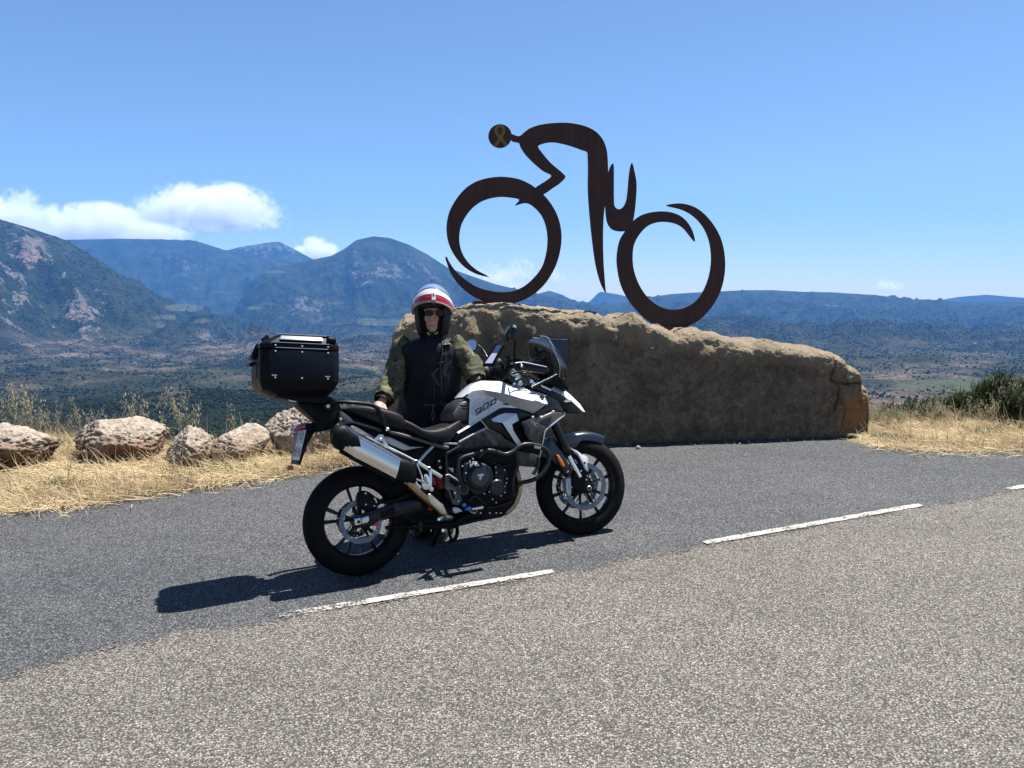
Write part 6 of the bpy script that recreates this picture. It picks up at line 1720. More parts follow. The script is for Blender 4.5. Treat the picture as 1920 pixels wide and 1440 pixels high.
oriented_plate('screen', cph, 0.0, [ZH(*p) for p in [(546, 543), (634, 543), (548, 706), (428, 706)]], pn, 0.001, m_scr2, phone, 0.0014, 0.0)
# ================================================================== THE RIDER, standing behind the motorcycle
PY0 = 5.13
foot_c = np.array([at_y(806, 1000, 5.12)[0], 5.12, 0.0]); foot_c[2] = gz(foot_c[0], foot_c[1])
person = empty("person", Matrix.Translation(Vector(foot_c)))
tag(person, "rider in red and white helmet, black vest and camouflage sleeves standing behind the motorcycle", "person")
def pj(px, py, y): return at_y(px, py, y) - foot_c
def capsule(P, R, n=16):
    """chain of tapered balls and cones"""
    gs = []
    V0, F0 = ico(2)
    for p, r in zip(P, R):
        r3 = np.array(r) if not np.isscalar(r) else np.array([r, r, r])
        gs.append((V0 * r3 + p, F0))
    for k in range(len(P) - 1):
        pts = [P[k] * (1 - t) + P[k + 1] * t for t in np.linspace(0, 1, 7)]
        ra, rb = R[k], R[k + 1]
        ra = ra if np.isscalar(ra) else min(ra[0], ra[1]); rb = rb if np.isscalar(rb) else min(rb[0], rb[1])
        gs.append(tube_geo(pts, [ra + (rb - ra) * t for t in np.linspace(0, 1, 7)], n))
    return join_geo(*gs)
def ball(c, r): 
    V0, F0 = ico(3)
    return V0 * np.array(r) + c, F0

m_skin, nt, bs = new_mat("skin")
N = NT(nt); ob = N.obj()
c = N.mix(N.noise(ob, 40, 5, 0.6), (0.36, 0.195, 0.145), (0.48, 0.285, 0.22))
N.link(c, bs.inputs['Base Color']); bs.inputs['Roughness'].default_value = 0.5
bs.inputs['Subsurface Weight'].default_value = 0.15; bs.inputs['Subsurface Radius'].default_value = (0.02, 0.008, 0.004); bs.inputs['Subsurface Scale'].default_value = 0.3
N.link(N.bump(N.noise(ob, 220, 4), 0.25, 0.002), bs.inputs['Normal'])
m_camo, nt, bs = new_mat("camouflage_cloth")
N = NT(nt); ob = N.obj()
a1 = N.noise(ob, 13, 3, 0.5, 0.6); a2 = N.noise(N.mapping(ob, (1, 1, 1), (1, 2, 3)), 17, 3, 0.5, 0.6); a3 = N.noise(N.mapping(ob, (1, 1, 1), (3, 1, 2)), 22, 3, 0.5, 0.5)
c = N.mix(N.rng(a1, 0.49, 0.51), (0.078, 0.073, 0.044), (0.046, 0.054, 0.030))
c = N.mix(N.rng(a2, 0.57, 0.585), c, (0.125, 0.110, 0.072))
c = N.mix(N.rng(a3, 0.63, 0.645), c, (0.016, 0.017, 0.013))
N.link(c, bs.inputs['Base Color']); bs.inputs['Roughness'].default_value = 0.85; bs.inputs['Specular IOR Level'].default_value = 0.2
N.link(N.bump(N.noise(ob, 30, 5, 0.6), 0.5, 0.012), bs.inputs['Normal'])
m_vest = simple_mat("black_vest_cloth", (0.006, 0.007, 0.011), 0.7, spec=0.2, noise=0.2, nscale=20, bump=0.4, bscale=60)
m_vest2 = simple_mat("black_strap", (0.012, 0.013, 0.015), 0.5, noise=0.2, nscale=40)
m_trous = simple_mat("black_trousers", (0.010, 0.010, 0.012), 0.8, spec=0.2, bump=0.4, bscale=60)
m_boot = simple_mat("black_boot", (0.008, 0.008, 0.009), 0.45, bump=0.3, bscale=80)
m_white = simple_mat("helmet_white", (0.55, 0.57, 0.60), 0.18, coat=1.0)
m_redh = simple_mat("helmet_red", (0.40, 0.008, 0.012), 0.2, coat=1.0)
m_blk = simple_mat("helmet_black", (0.005, 0.005, 0.006), 0.6, spec=0.25)
m_lin = simple_mat("helmet_lining", (0.008, 0.008, 0.009), 0.9, spec=0.1)
m_visor = simple_mat("raised_visor", (0.20, 0.24, 0.36), 0.12, 0.2, coat=1.0)
m_lens = simple_mat("dark_lens", (0.005, 0.004, 0.005), 0.30, spec=0.25)
m_pip = simple_mat("white_piping", (0.30, 0.29, 0.27), 0.6)
m_yel = simple_mat("yellow_badge", (0.55, 0.44, 0.06), 0.5)
m_buck = simple_mat("grey_buckle", (0.20, 0.21, 0.23), 0.35, 0.3)

# the body itself: one continuous surface
NECK, CHEST, WAIST, PELV = pj(812, 634, 5.14), pj(808, 680, 5.15), pj(806, 738, 5.15), pj(804, 772, 5.15)
SHR, SHL = pj(762, 657, 5.15), pj(852, 657, 5.15)
ELR, WRR, HDR = pj(741, 708, 5.06), pj(719, 748, 4.86), pj(713, 760, 4.82)
ELL, WRL, HDL = pj(882, 684, 5.12), pj(894, 713, 5.02), pj(899, 724, 4.99)
HIPR, HIPL = pj(786, 778, 5.15), pj(824, 778, 5.15)
KNR, KNL = pj(786, 885, 5.13), pj(826, 885, 5.10)
ANR, ANL = pj(786, 993, 5.20), pj(830, 993, 5.16)
head = pj(812.5, 590, 5.13)
fr_ = np.array([0.0, -1.0, 0.0]); rt = np.array([1.0, 0, 0]); upz = np.array([0, 0, 1.0])
def hp(x, y, z): return head + rt * x + fr_ * y + upz * z      # y is towards the viewer
geos = [capsule([NECK + [0, 0, .06], NECK - [0, 0, .02]], [.055, .062]),
        capsule([NECK - [0, 0, .03], CHEST, WAIST, PELV], [(.09, .07, .05), (.165, .115, .13), (.150, .11, .13), (.158, .115, .11)]),
        capsule([CHEST + [0, 0, .07], SHR], [.07, .062]), capsule([CHEST + [0, 0, .07], SHL], [.07, .062]),
        capsule([SHR, ELR, WRR, HDR], [.058, .042, .029, .026]), capsule([SHL, ELL, WRL, HDL], [.058, .042, .029, .026]),
        capsule([HIPR, KNR, ANR], [.088, .058, .042]), capsule([HIPL, KNL, ANL], [.088, .058, .042]),
        capsule([ANR, ANR + [0, -.13, -.035]], [.042, .034]), capsule([ANL, ANL + [0, -.13, -.035]], [.042, .034])]
def hand(c, d_, side):
    """palm with four bent fingers and a thumb; d_ is the pointing direction"""
    d_ = d_ / np.linalg.norm(d_)
    s_ = np.cross(d_, upz); s_ /= np.linalg.norm(s_); s_ *= side
    n_ = np.cross(s_, d_) * side
    if n_[2] > 0: n_ = -n_                                        # n_ = palm side, downwards
    gs = [capsule([c, c + d_ * .05], [(.040, .040, .018), (.042, .042, .018)])]
    for k, (o_, L_) in enumerate(((-.030, .060), (-.010, .070), (.010, .066), (.029, .052))):
        a_ = c + d_ * .055 + s_ * o_
        b_ = a_ + d_ * L_ * .5 + n_ * .008; e_ = b_ + d_ * L_ * .32 + n_ * L_ * .3
        gs.append(capsule([a_, b_, e_], [.0095, .0088, .0075], 10))
    t0 = c + d_ * .012 - s_ * .035
    gs.append(capsule([t0, t0 + d_ * .028 - s_ * .024, t0 + d_ * .055 - s_ * .022 + n_ * .01], [.0125, .0105, .0085], 10))
    return join_geo(*gs)
geos += [hand(HDR, np.array([-.25, -.75, -.55]), 1), hand(HDL, np.array([.45, -.75, -.35]), -1)]
face = [ball(hp(0, -.01, .02), (.076, .096, .112)), ball(hp(0, .026, -.058), (.057, .062, .062)), ball(hp(0, .066, -.098), (.026, .022, .019)),
        ball(hp(0, .086, -.012), (.012, .020, .028)), ball(hp(0, .098, -.030), (.016, .016, .012)), ball(hp(-.013, .088, -.033), (.009, .012, .008)), ball(hp(.013, .088, -.033), (.009, .012, .008)),
        ball(hp(0, .079, -.061), (.024, .012, .0055)), ball(hp(0, .078, -.073), (.021, .012, .0062)), ball(hp(-.041, .058, -.022), (.021, .022, .021)), ball(hp(.041, .058, -.022), (.021, .022, .021)),
        ball(hp(-.030, .070, .030), (.030, .016, .010)), ball(hp(.030, .070, .030), (.030, .016, .010)), ball(hp(-.078, -.01, -.01), (.010, .018, .030)), ball(hp(.078, -.01, -.01), (.010, .018, .030)),
        ball(hp(-.045, .030, -.075), (.020, .030, .026)), ball(hp(.045, .030, -.075), (.020, .030, .026))]
# eyes behind the glasses
geos += face + [ball(hp(-.031, .070, .010), (.013, .013, .011)), ball(hp(.031, .070, .010), (.013, .013, .011))]
V, Nn, F = remesh_geo(*join_geo(*geos), 0.0062, 3)
V = V + Nn * (fbm3(V * 40, 3) * 0.0010)[:, None]
mesh_obj("body", V, F, m_skin, person, smooth=True, angle=180)
m_lip = simple_mat("lips", (0.26, 0.10, 0.09), 0.5)
mouth = [hp(-.024, .080, -.066), hp(-.012, .089, -.0672), hp(0, .0915, -.067), hp(.012, .089, -.0672), hp(.024, .080, -.066)]
mesh_obj("mouth", *tube_geo(catmull(mouth, 4), [(.0022, .0012)] * 17, 6), simple_mat("mouth_line", (0.05, 0.02, 0.018), 0.6), person, smooth=True)

# clothes ----------------------------------------------------------------------------------
def cloth_tube(name, P, R, mat, n=40, m=60, wr=0.010, fq=9.0, seed=0, expo=1.0, caps=False, fold=None):
    P = np.array(catmull(P, 12)); 
    R = np.array([(r, r) if np.isscalar(r) else r for r in R], float)
    tt = np.linspace(0, 1, len(P)); tr_ = np.linspace(0, 1, len(R))
    R2 = np.stack([np.interp(tt, tr_, R[:, 0]), np.interp(tt, tr_, R[:, 1])], -1)
    V, F = tube_geo(P, [tuple(r) for r in R2], n, caps)
    V = np.array(V)
    cen = np.repeat(P, n, 0)[:len(V)]
    d_ = V[:len(cen)] - cen; L_ = np.linalg.norm(d_, axis=1)[:, None] + 1e-9
    s_ = np.repeat(np.linspace(0, 1, len(P)), n)
    w_ = fbm3(V[:len(cen)] * fq + seed, 4, 0.55, True) * wr + fbm3(V[:len(cen)] * fq * 2.7 + seed, 3) * wr * .5
    V[:len(cen)] += d_ / L_ * w_[:, None]
    return mesh_obj(name, V, F, mat, person, smooth=True, angle=180)
cloth_tube("sleeve", [SHR + [.035, .0, .045], SHR + [-.012, -.005, .0], (SHR + ELR) / 2 + [-.008, 0, 0], ELR, (ELR + WRR) / 2, WRR + [0, 0, .0]], [.080, .083, .076, .070, .064, .055], m_camo, wr=0.018, seed=2)
cloth_tube("sleeve", [SHL + [-.035, 0, .045], SHL + [.012, -.005, .0], (SHL + ELL) / 2, ELL, (ELL + WRL) / 2, WRL + [0, 0, .0]], [.078, .080, .072, .066, .062, .055], m_camo, wr=0.018, seed=8)
cloth_tube("cuff", [WRL + (ELL - WRL) * .12, WRL + (HDL - WRL) * .55], [.053, .048], m_vest2, wr=0.004, seed=3)
cloth_tube("cuff", [WRR + (ELR - WRR) * .10, WRR + (HDR - WRR) * .35], [.051, .046], m_camo, wr=0.004, seed=4)
for (h_, k_, a_, sd) in ((HIPR, KNR, ANR, 1), (HIPL, KNL, ANL, 6)):
    cloth_tube("trouser_leg", [h_ + [0, 0, .06], h_ - [0, 0, .08], (h_ + k_) / 2, k_, (k_ + a_) / 2, a_ + [0, 0, .07], a_ + [0, 0, -.005]], [.105, .105, .092, .080, .074, .070, .074], m_trous, wr=0.012, seed=sd)
# vest: closed torso shell traced row by row
rows = [(634, 789, 838, .075), (640, 764, 856, .105), (648, 751, 862, .125), (662, 750, 863, .14), (690, 756, 861, .15), (720, 757, 860, .15), (748, 752, 858, .15), (775, 745, 857, .155), (800, 742, 858, .16), (812, 743, 858, .158)]
rowp = np.array([(pj((a + b) / 2, y, PY0), (pj(b, y, PY0)[0] - pj(a, y, PY0)[0]) / 2, d) for y, a, b, d in rows], dtype=object)
zs = np.array([r[0][2] for r in rowp]); xs = np.array([r[0][0] for r in rowp]); hw = np.array([r[1] for r in rowp], float); hd = np.array([r[2] for r in rowp], float)
zz = np.linspace(zs[0], zs[-1], 70); nr_ = 72
o_ = np.argsort(zs)
V, F = [], []
for z in zz:
    x = np.interp(z, zs[o_], xs[o_]); w = np.interp(z, zs[o_], hw[o_]); d = np.interp(z, zs[o_], hd[o_])
    for k in range(nr_):
        a = 2 * math.pi * k / nr_
        V.append((x + w * np.sign(math.cos(a)) * abs(math.cos(a)) ** .85, (PY0 + .02 - foot_c[1]) + d * np.sign(math.sin(a)) * abs(math.sin(a)) ** .8, z))
for i in range(len(zz) - 1):
    for k in range(nr_): F.append((i * nr_ + k, i * nr_ + (k + 1) % nr_, (i + 1) * nr_ + (k + 1) % nr_, (i + 1) * nr_ + k))
V = np.array(V); cv = V.copy(); cv[:, 0] -= np.interp(cv[:, 2], zs[o_], xs[o_]); cv[:, 1] -= (PY0 + .02 - foot_c[1]); cv[:, 2] = 0
cv /= (np.linalg.norm(cv, axis=1)[:, None] + 1e-9)
fold_ = fbm3(V * np.array([9, 9, 3.2]) + 3, 4, 0.55, True) * .024 + fbm3(V * 6 + 9, 4) * .020
V = V + cv * fold_[:, None]
mesh_obj("vest", V, F, m_vest, person, smooth=True, angle=180)
def front_y(z, x):
    xc = np.interp(z, zs[o_], xs[o_]); w = np.interp(z, zs[o_], hw[o_]); d = np.interp(z, zs[o_], hd[o_])
    u_ = min(abs((x - xc) / w), .99)
    return (PY0 + .02 - foot_c[1]) - d * (1 - u_ ** 2.3) ** .40 - .010
def on_vest(px, py, off=0.004):
    p = pj(px, py, PY0 - .12)
    return np.array([p[0], front_y(p[2], p[0]) - off, p[2]])
def vest_line(name, pts, r, mat, n=8, sm=5): return mesh_obj(name, *tube_geo(catmull([on_vest(*q) for q in pts], sm) if len(pts) > 2 else [on_vest(*q) for q in pts], r, n), mat, person, smooth=True)
vest_line("zip", [(812, 645), (814, 690), (815, 740), (814, 795)], 0.0035, m_vest2)
vest_line("piping", [(767, 641), (776, 633), (789, 626)], 0.0022, m_pip)
vest_line("vest_edge", [(828, 640), (829, 660), (826, 690), (828, 720), (827, 760)], 0.006, m_vest2)
vest_line("strap", [(836, 680), (833, 700), (832, 740), (831, 770)], [(.016, .004)] * 16, m_vest2)
vest_line("air_hose", [(822, 690), (814, 698), (811, 703), (816, 712), (824, 722)], 0.010, m_vest2)
for (a, b) in (((823, 681), (835, 676)), ((828, 720), (841, 716)), ((828, 763), (840, 757))):
    vest_line("buckle", [a, b], [(.004, .003)] * 2, m_buck)
vest_line("badge", [(828.5, 646.5), (844, 645.5)], [(.011, .002)] * 2, m_vest2)
vest_line("badge_print", [(830, 648), (835, 645.5), (838, 646.5), (843, 645)], [(.0045, .002)] * 4, m_yel, sm=1)
vest_line("cord", [(796, 757.5), (806, 758.5), (819, 757.5)], 0.002, m_buck)
vest_line("cord", [(812, 758), (812.5, 766), (812, 771)], 0.002, m_buck)
vest_line("carabiner", [(811, 772), (814, 771), (815.5, 778), (814, 786), (812, 785), (810.5, 777), (811.5, 772)], 0.0028, m_buck)
vest_line("collar", [(797, 632), (804, 637), (813, 639), (824, 637), (832, 631)], 0.012, m_vest)
cl_ = [pj(x_, y_, 5.02) for x_, y_ in ((801, 623), (804, 627), (807, 627))]
mesh_obj("chin_strap", *tube_geo(catmull(cl_, 4), 0.004, 8), m_pip, person, smooth=True)
cl_ = [pj(x_, y_, 5.02) for x_, y_ in ((815, 626), (818, 625), (821, 622))]
mesh_obj("chin_strap", *tube_geo(catmull(cl_, 4), 0.004, 8), m_pip, person, smooth=True)
cloth_tube("neck_gaiter", [NECK - [0, -.01, .03], NECK + [0, -.015, .02], NECK + [0, -.03, .062]], [.088, .076, .070], m_lin, wr=0.006, seed=12)
# boots
for an in (ANR, ANL):
    base_b = -an[2] + 0.0
    g = capsule([an + [0, 0, .10], an + [0, .01, -.02]], [.060, .058])
    sole = ball(an + [0, -.06, -an[2] + .030], (.055, .155, .032))
    toe = ball(an + [0, -.13, -an[2] + .045], (.050, .075, .042))
    Vb, Nb, Fb = remesh_geo(*join_geo(g, sole, toe), 0.010, 3)
    Vb[:, 2] = np.maximum(Vb[:, 2], gz(foot_c[0], foot_c[1]) - foot_c[2] + 0.0)
    mesh_obj("boot", Vb, Fb, m_boot, person, smooth=True, angle=180)

# helmet -----------------------------------------------------------------------------------
HC = pj(811.5, 583.5, 5.15)
def hel(azm, el, rx=.122, ry=.150, rz=.170, d=0.0):
    if el < 0:                                                     # cheek parts reach down to the collar
        k_ = math.cos(el) ** 0.5
        return HC + np.array([(rx + d) * k_ * math.sin(azm), -(ry + d) * k_ * math.cos(azm), (0.200 + d) * math.sin(el)])
    return HC + np.array([(rx + d) * math.cos(el) * math.sin(azm), -(ry + d) * math.cos(el) * math.cos(azm), (rz + d) * math.sin(el)])
def patch(name, f, na, ne, th, mat, keep=None, smooth=True):
    """f(u, v) -> (az, el, extra); solid shell of thickness th"""
    V, F, ok = [], [], []
    for side in (0, 1):
        for i in range(na + 1):
            for j in range(ne + 1):
                a, e, x = f(i / na, j / ne)
                V.append(hel(a, e, d=x - (th if side else 0)))
    nn_ = (na + 1) * (ne + 1)
    cell = {}
    for i in range(na):
        for j in range(ne):
            a, e, x = f((i + .5) / na, (j + .5) / ne)
            if keep and not keep(a, e): continue
            cell[(i, j)] = 1
            q = (i * (ne + 1) + j, (i + 1) * (ne + 1) + j, (i + 1) * (ne + 1) + j + 1, i * (ne + 1) + j + 1)
            F.append(q); F.append(tuple(nn_ + k for k in reversed(q)))
    for (i, j) in cell:
        q = (i * (ne + 1) + j, (i + 1) * (ne + 1) + j, (i + 1) * (ne + 1) + j + 1, i * (ne + 1) + j + 1)
        for (di, dj), (a, b) in (((0, -1), (0, 1)), ((1, 0), (1, 2)), ((0, 1), (2, 3)), ((-1, 0), (3, 0))):
            if (i + di, j + dj) not in cell: F.append((q[a], q[b], nn_ + q[b], nn_ + q[a]))
    return mesh_obj(name, V, F, mat, person, smooth=smooth, angle=50)
R_ = math.radians
patch("helmet_shell", lambda u, v: (R_(-180 + 360 * u), R_(-64 + 154 * v), 0.0), 96, 54, 0.022, m_blk, keep=lambda a, e: not (abs(a) < R_(44 - 4 * max(0, -math.degrees(e)) / 48) and e < R_(17)))
patch("helmet_lining", lambda u, v: (R_(-75 + 150 * u), R_(-64 + 86 * v), -0.022), 60, 36, 0.028, m_lin, keep=lambda a, e: not (abs(a) < R_(35 - 8 * max(0, -math.degrees(e)) / 56) and e < R_(9)))
def band(lo, hi, lo_s, hi_s, d):
    def f(u, v):
        a = R_(-88 + 176 * u); k = max(math.cos(a), 0.0) ** 0.8
        l_ = lo_s + (lo - lo_s) * k; h_ = hi_s + (hi - hi_s) * k
        return (a * 1.0, R_(l_ + (h_ - l_) * v), d)
    return f
patch("chin_bar_white", band(37, 54, 3, 12, .019), 60, 8, 0.016, m_white)
patch("chin_bar_red", band(20, 37.5, -8, 3.5, .0165), 60, 6, 0.016, m_redh)
patch("chin_bar_seam", band(28, 29.5, -3.0, -2.0, .0180), 60, 2, 0.004, simple_mat("helmet_dark_red", (0.12, 0.004, 0.006), 0.4))
patch("visor", lambda u, v: (R_(-95 + 190 * u), R_((8 + 44 * max(math.cos(R_(-95 + 190 * u)), 0) ** .8) + (84 - (8 + 44 * max(math.cos(R_(-95 + 190 * u)), 0) ** .8)) * v), .013), 60, 16, 0.006, m_visor)
patch("visor_edge", band(52.6, 55, 11.5, 13.5, .0205), 60, 2, 0.012, m_blk)
patch("chin_bar_trim", band(19.5, 21.5, -8.5, -7, .0175), 60, 2, 0.014, m_pip)
patch("shell_top", lambda u, v: (R_(100 + 160 * u), R_(5 + 83 * v), .004), 50, 24, 0.004, m_white)
patch("vent", lambda u, v: (R_(5.5 + 9 * u + (3.0 * (1 - v)) * (u - .5)), R_(23 + 17 * v), .0225), 6, 6, 0.006, m_white)
patch("vent_slot", lambda u, v: (R_(7.5 + 5 * u), R_(31 + 6 * v), .0245), 4, 4, 0.004, m_blk)
patch("chin_button", lambda u, v: (R_(6 + 7 * u), R_(15.5 + 4.5 * v), .0120), 5, 4, 0.008, simple_mat("pink_red_button", (0.30, 0.02, 0.05), 0.4))
patch("sun_peak", lambda u, v: (R_(-36 + 72 * u), R_(10 + 9 * v), -.002), 30, 5, 0.006, m_blk)
# sunglasses
for (sx, cx_) in ((-1, 804.8), (1, 823.8)):
    c_ = pj(cx_, 587.2, 5.024)
    ring = []
    for k in range(24):
        a = 2 * math.pi * k / 24
        ring.append(c_ + np.array([.0265 * np.sign(math.cos(a)) * abs(math.cos(a)) ** .75, .010 * (math.cos(a) * sx > 0) * abs(math.cos(a)) ** 2, .0195 * np.sign(math.sin(a)) * abs(math.sin(a)) ** .8 + (.003 if math.sin(a) < 0 else 0)]))
    Vg = [c_ + [0, -.004, 0]] + ring + [r_ + [0, .003, 0] for r_ in ring]
    Fg = [(0, k + 1, (k + 1) % 24 + 1) for k in range(24)] + [(k + 1, (k + 1) % 24 + 1, (k + 1) % 24 + 25, k + 25) for k in range(24)]
    mesh_obj("sunglass_lens", Vg, Fg, m_lens, person, smooth=True, angle=60)
    mesh_obj("sunglass_frame", *tube_geo(ring + ring[:1], .0022, 6, False), m_vest2, person, smooth=True)
    tmp = c_ + np.array([.026 * sx, .008, .010])
    mesh_obj("sunglass_temple", *tube_geo([tmp, tmp + [.014 * sx, .03, 0], tmp + [.016 * sx, .10, -.005]], .003, 6), m_vest2, person, smooth=True)
br = [pj(810.5, 585, 5.018), pj(814.3, 583.5, 5.013), pj(818, 585, 5.018)]
mesh_obj("sunglass_bridge", *tube_geo(catmull(br, 4), .0022, 6), m_vest2, person, smooth=True)
# ================================================================== DRY GRASS, WILD OATS, SHRUBS, TREES
def blade_mat(name, lo, hi, attr='tone', trans=0.25):
    m, nt, bs = new_mat(name)
    N = NT(nt)
    c = N.mix(N.attr(attr), lo, hi)
    N.link(c, bs.inputs['Base Color'])
    bs.inputs['Roughness'].default_value = 0.75
    bs.inputs['Specular IOR Level'].default_value = 0.25
    tr = N.n('ShaderNodeBsdfTranslucent'); N.link(c, tr.inputs['Color'])
    mx = N.n('ShaderNodeMixShader'); mx.inputs[0].default_value = trans
    out = [x for x in nt.nodes if x.type == 'OUTPUT_MATERIAL'][0]
    N.link(bs.outputs[0], mx.inputs[1]); N.link(tr.outputs[0], mx.inputs[2]); N.link(mx.outputs[0], out.inputs['Surface'])
    return m
m_straw = blade_mat("straw", (0.16, 0.112, 0.058), (0.54, 0.43, 0.26))
m_oat = blade_mat("oat_straw", (0.12, 0.115, 0.05), (0.52, 0.47, 0.33), trans=0.35)
m_green = blade_mat("green_blades", (0.020, 0.045, 0.008), (0.075, 0.125, 0.022), trans=0.35)
m_broom = blade_mat("broom_green", (0.009, 0.022, 0.007), (0.048, 0.075, 0.024), trans=0.2)

def strips(base, dirs, length, width, bend, lift, nseg=3, rs=None):
    """flat curved blades; base (n,3), dirs heading angle (n,), lift angle (n,), returns V, F, per-vertex id"""
    n = len(base)
    V = np.zeros((n, nseg + 1, 2, 3))
    h = np.stack([np.cos(dirs), np.sin(dirs), np.zeros(n)], -1)
    sd = np.stack([-np.sin(dirs), np.cos(dirs), np.zeros(n)], -1)
    pos = base.copy()
    ang = lift.copy(); yaw = np.zeros(n)
    sl = length / nseg
    for k in range(nseg + 1):
        w = width * (1 - 0.75 * (k / nseg) ** 1.5)
        V[:, k, 0] = pos + sd * (w / 2)[:, None]; V[:, k, 1] = pos - sd * (w / 2)[:, None]
        V[:, k, 1, 2] += w * 0.5
        step = h * (np.cos(ang) * sl)[:, None]; step[:, 2] += np.sin(ang) * sl
        pos = pos + step + sd * (np.sin(yaw) * sl * 0.5)[:, None]
        ang = ang - bend / nseg; yaw = yaw + bend * 0.4
    idx = np.arange(n * (nseg + 1) * 2).reshape(n, nseg + 1, 2)
    F = np.stack([idx[:, :-1, 0], idx[:, :-1, 1], idx[:, 1:, 1], idx[:, 1:, 0]], -1).reshape(-1, 4)
    ids = np.repeat(np.arange(n), (nseg + 1) * 2)
    return V.reshape(-1, 3), F, ids

rs = np.random.default_rng(77)
def verge_pos(n, x0, x1, side):
    x = rs.uniform(x0, x1, n)
    if side == 'L':
        lo = np.interp(x, vl[:, 0], vl[:, 1]); hi = np.interp(x, [-12, -5.2, -4.3, -3.5, -1.5], [9.2, 9.0, 8.6, 8.15, 8.2])
    else:
        lo = np.interp(x, vr[:, 0], vr[:, 1]); hi = 9.15
    u = rs.random(n)
    y = lo - 0.05 + u * (hi - lo + 0.05)
    y = np.where(rs.random(n) < .10, lo - rs.exponential(0.09, n), y)
    return x, y
def ground_surface(x, y):
    z, l_ = ground_z(x, y)
    ll = np.interp(x, vl[:, 0], vl[:, 1], left=vl[0, 1], right=99); rl = np.interp(x, vr[:, 0], vr[:, 1], left=99, right=vr[-1, 1])
    ins = np.clip(np.maximum(y - ll, np.where(x > 3.2, y - rl, -9)) / 0.5, 0, 1)
    return z + l_ * ins
for side, n, x0, x1 in (('L', 36000, -8.4, -1.25), ('R', 24000, 3.75, 10.5)):
    x, y = verge_pos(n, x0, x1, side)
    pat = fbm2(x * 1.5 + 3, y * 1.5, 3)
    z = ground_surface(x, y) + rs.uniform(0.0, 0.035, n)
    L_ = rs.uniform(0.06, 0.26, n) * np.where(rs.random(n) < .12, 1.8, 1)
    up_ = rs.random(n)
    lift = np.where(up_ < .80, rs.normal(0.06, 0.16, n), rs.uniform(.3, 1.3, n))
    V, F, ids = strips(np.stack([x, y, z], -1), rs.normal(0.3, 1.0, n) + np.where(rs.random(n) < .5, math.pi, 0), L_, rs.uniform(.0028, .006, n), rs.normal(0.1, 0.5, n), lift, 3)
    o = fast_mesh("dry_grass", V, F, m_straw, None, False)
    tone = np.clip(rs.random(n) * 0.9 + 0.30 + pat * 1.3, 0, 1)
    set_attr(o, 'tone', tone[ids]); tag(o, kind='stuff')
# loose stalks blown on to the asphalt
n = 260
x = rs.uniform(-7, 10, n); y = np.where(x < 0, np.interp(x, vl[:, 0], vl[:, 1]) - rs.exponential(.35, n), 7.85 - rs.exponential(.5, n))
V, F, ids = strips(np.stack([x, y, gz(x, y) + 0.008], -1), rs.normal(0.1, 0.5, n), rs.uniform(.06, .24, n), rs.uniform(.003, .006, n), rs.normal(0, .08, n), np.zeros(n), 3)
o = fast_mesh("loose_straw", V, F, m_straw, None, False); set_attr(o, 'tone', (rs.random(n) * .5 + .4)[ids]); tag(o, kind='stuff')
# dry stalks caught along the foot of the slab
n = 420
x = np.where(rs.random(n) < .6, rs.uniform(1.2, 3.9, n), rs.uniform(-.9, 3.9, n)); y = 7.93 + 0.0925 * (x + 1.3) - np.abs(rs.normal(0, .05, n))
V, F, ids = strips(np.stack([x, y, gz(x, y) + 0.006], -1), rs.normal(0.1, 0.7, n), rs.uniform(.05, .18, n), rs.uniform(.003, .006, n), rs.normal(0.2, .4, n), np.abs(rs.normal(0.1, .35, n)), 3)
o = fast_mesh("loose_straw", V, F, m_straw, None, False); set_attr(o, 'tone', (rs.random(n) * .7)[ids]); tag(o, kind='stuff')
# small stones and chippings at the edges
n = 620
V0, F0 = ico(1)
x = np.concatenate([rs.uniform(-7, -1.2, 250), rs.uniform(-0.9, 3.9, 110), rs.uniform(3.8, 10, 260)])
y = np.concatenate([np.interp(x[:250], vl[:, 0], vl[:, 1]) + rs.normal(0, .1, 250), 7.90 + 0.085 * (x[250:360] + 1) - rs.exponential(.10, 110), np.interp(x[360:], vr[:, 0], vr[:, 1]) + rs.normal(0, .25, 260)])
sz = rs.uniform(.004, .015, n) * np.where(rs.random(n) < .06, 1.8, 1)
V = (V0[None] * sz[:, None, None] * rs.uniform(.6, 1.2, (n, 1, 3)) + np.stack([x, y, gz(x, y) + sz * .45], -1)[:, None]).reshape(-1, 3)
F = (F0[None] + (np.arange(n) * len(V0))[:, None, None]).reshape(-1, 3)
tag(fast_mesh("gravel", V, F, m_bld, None, False), kind='stuff')

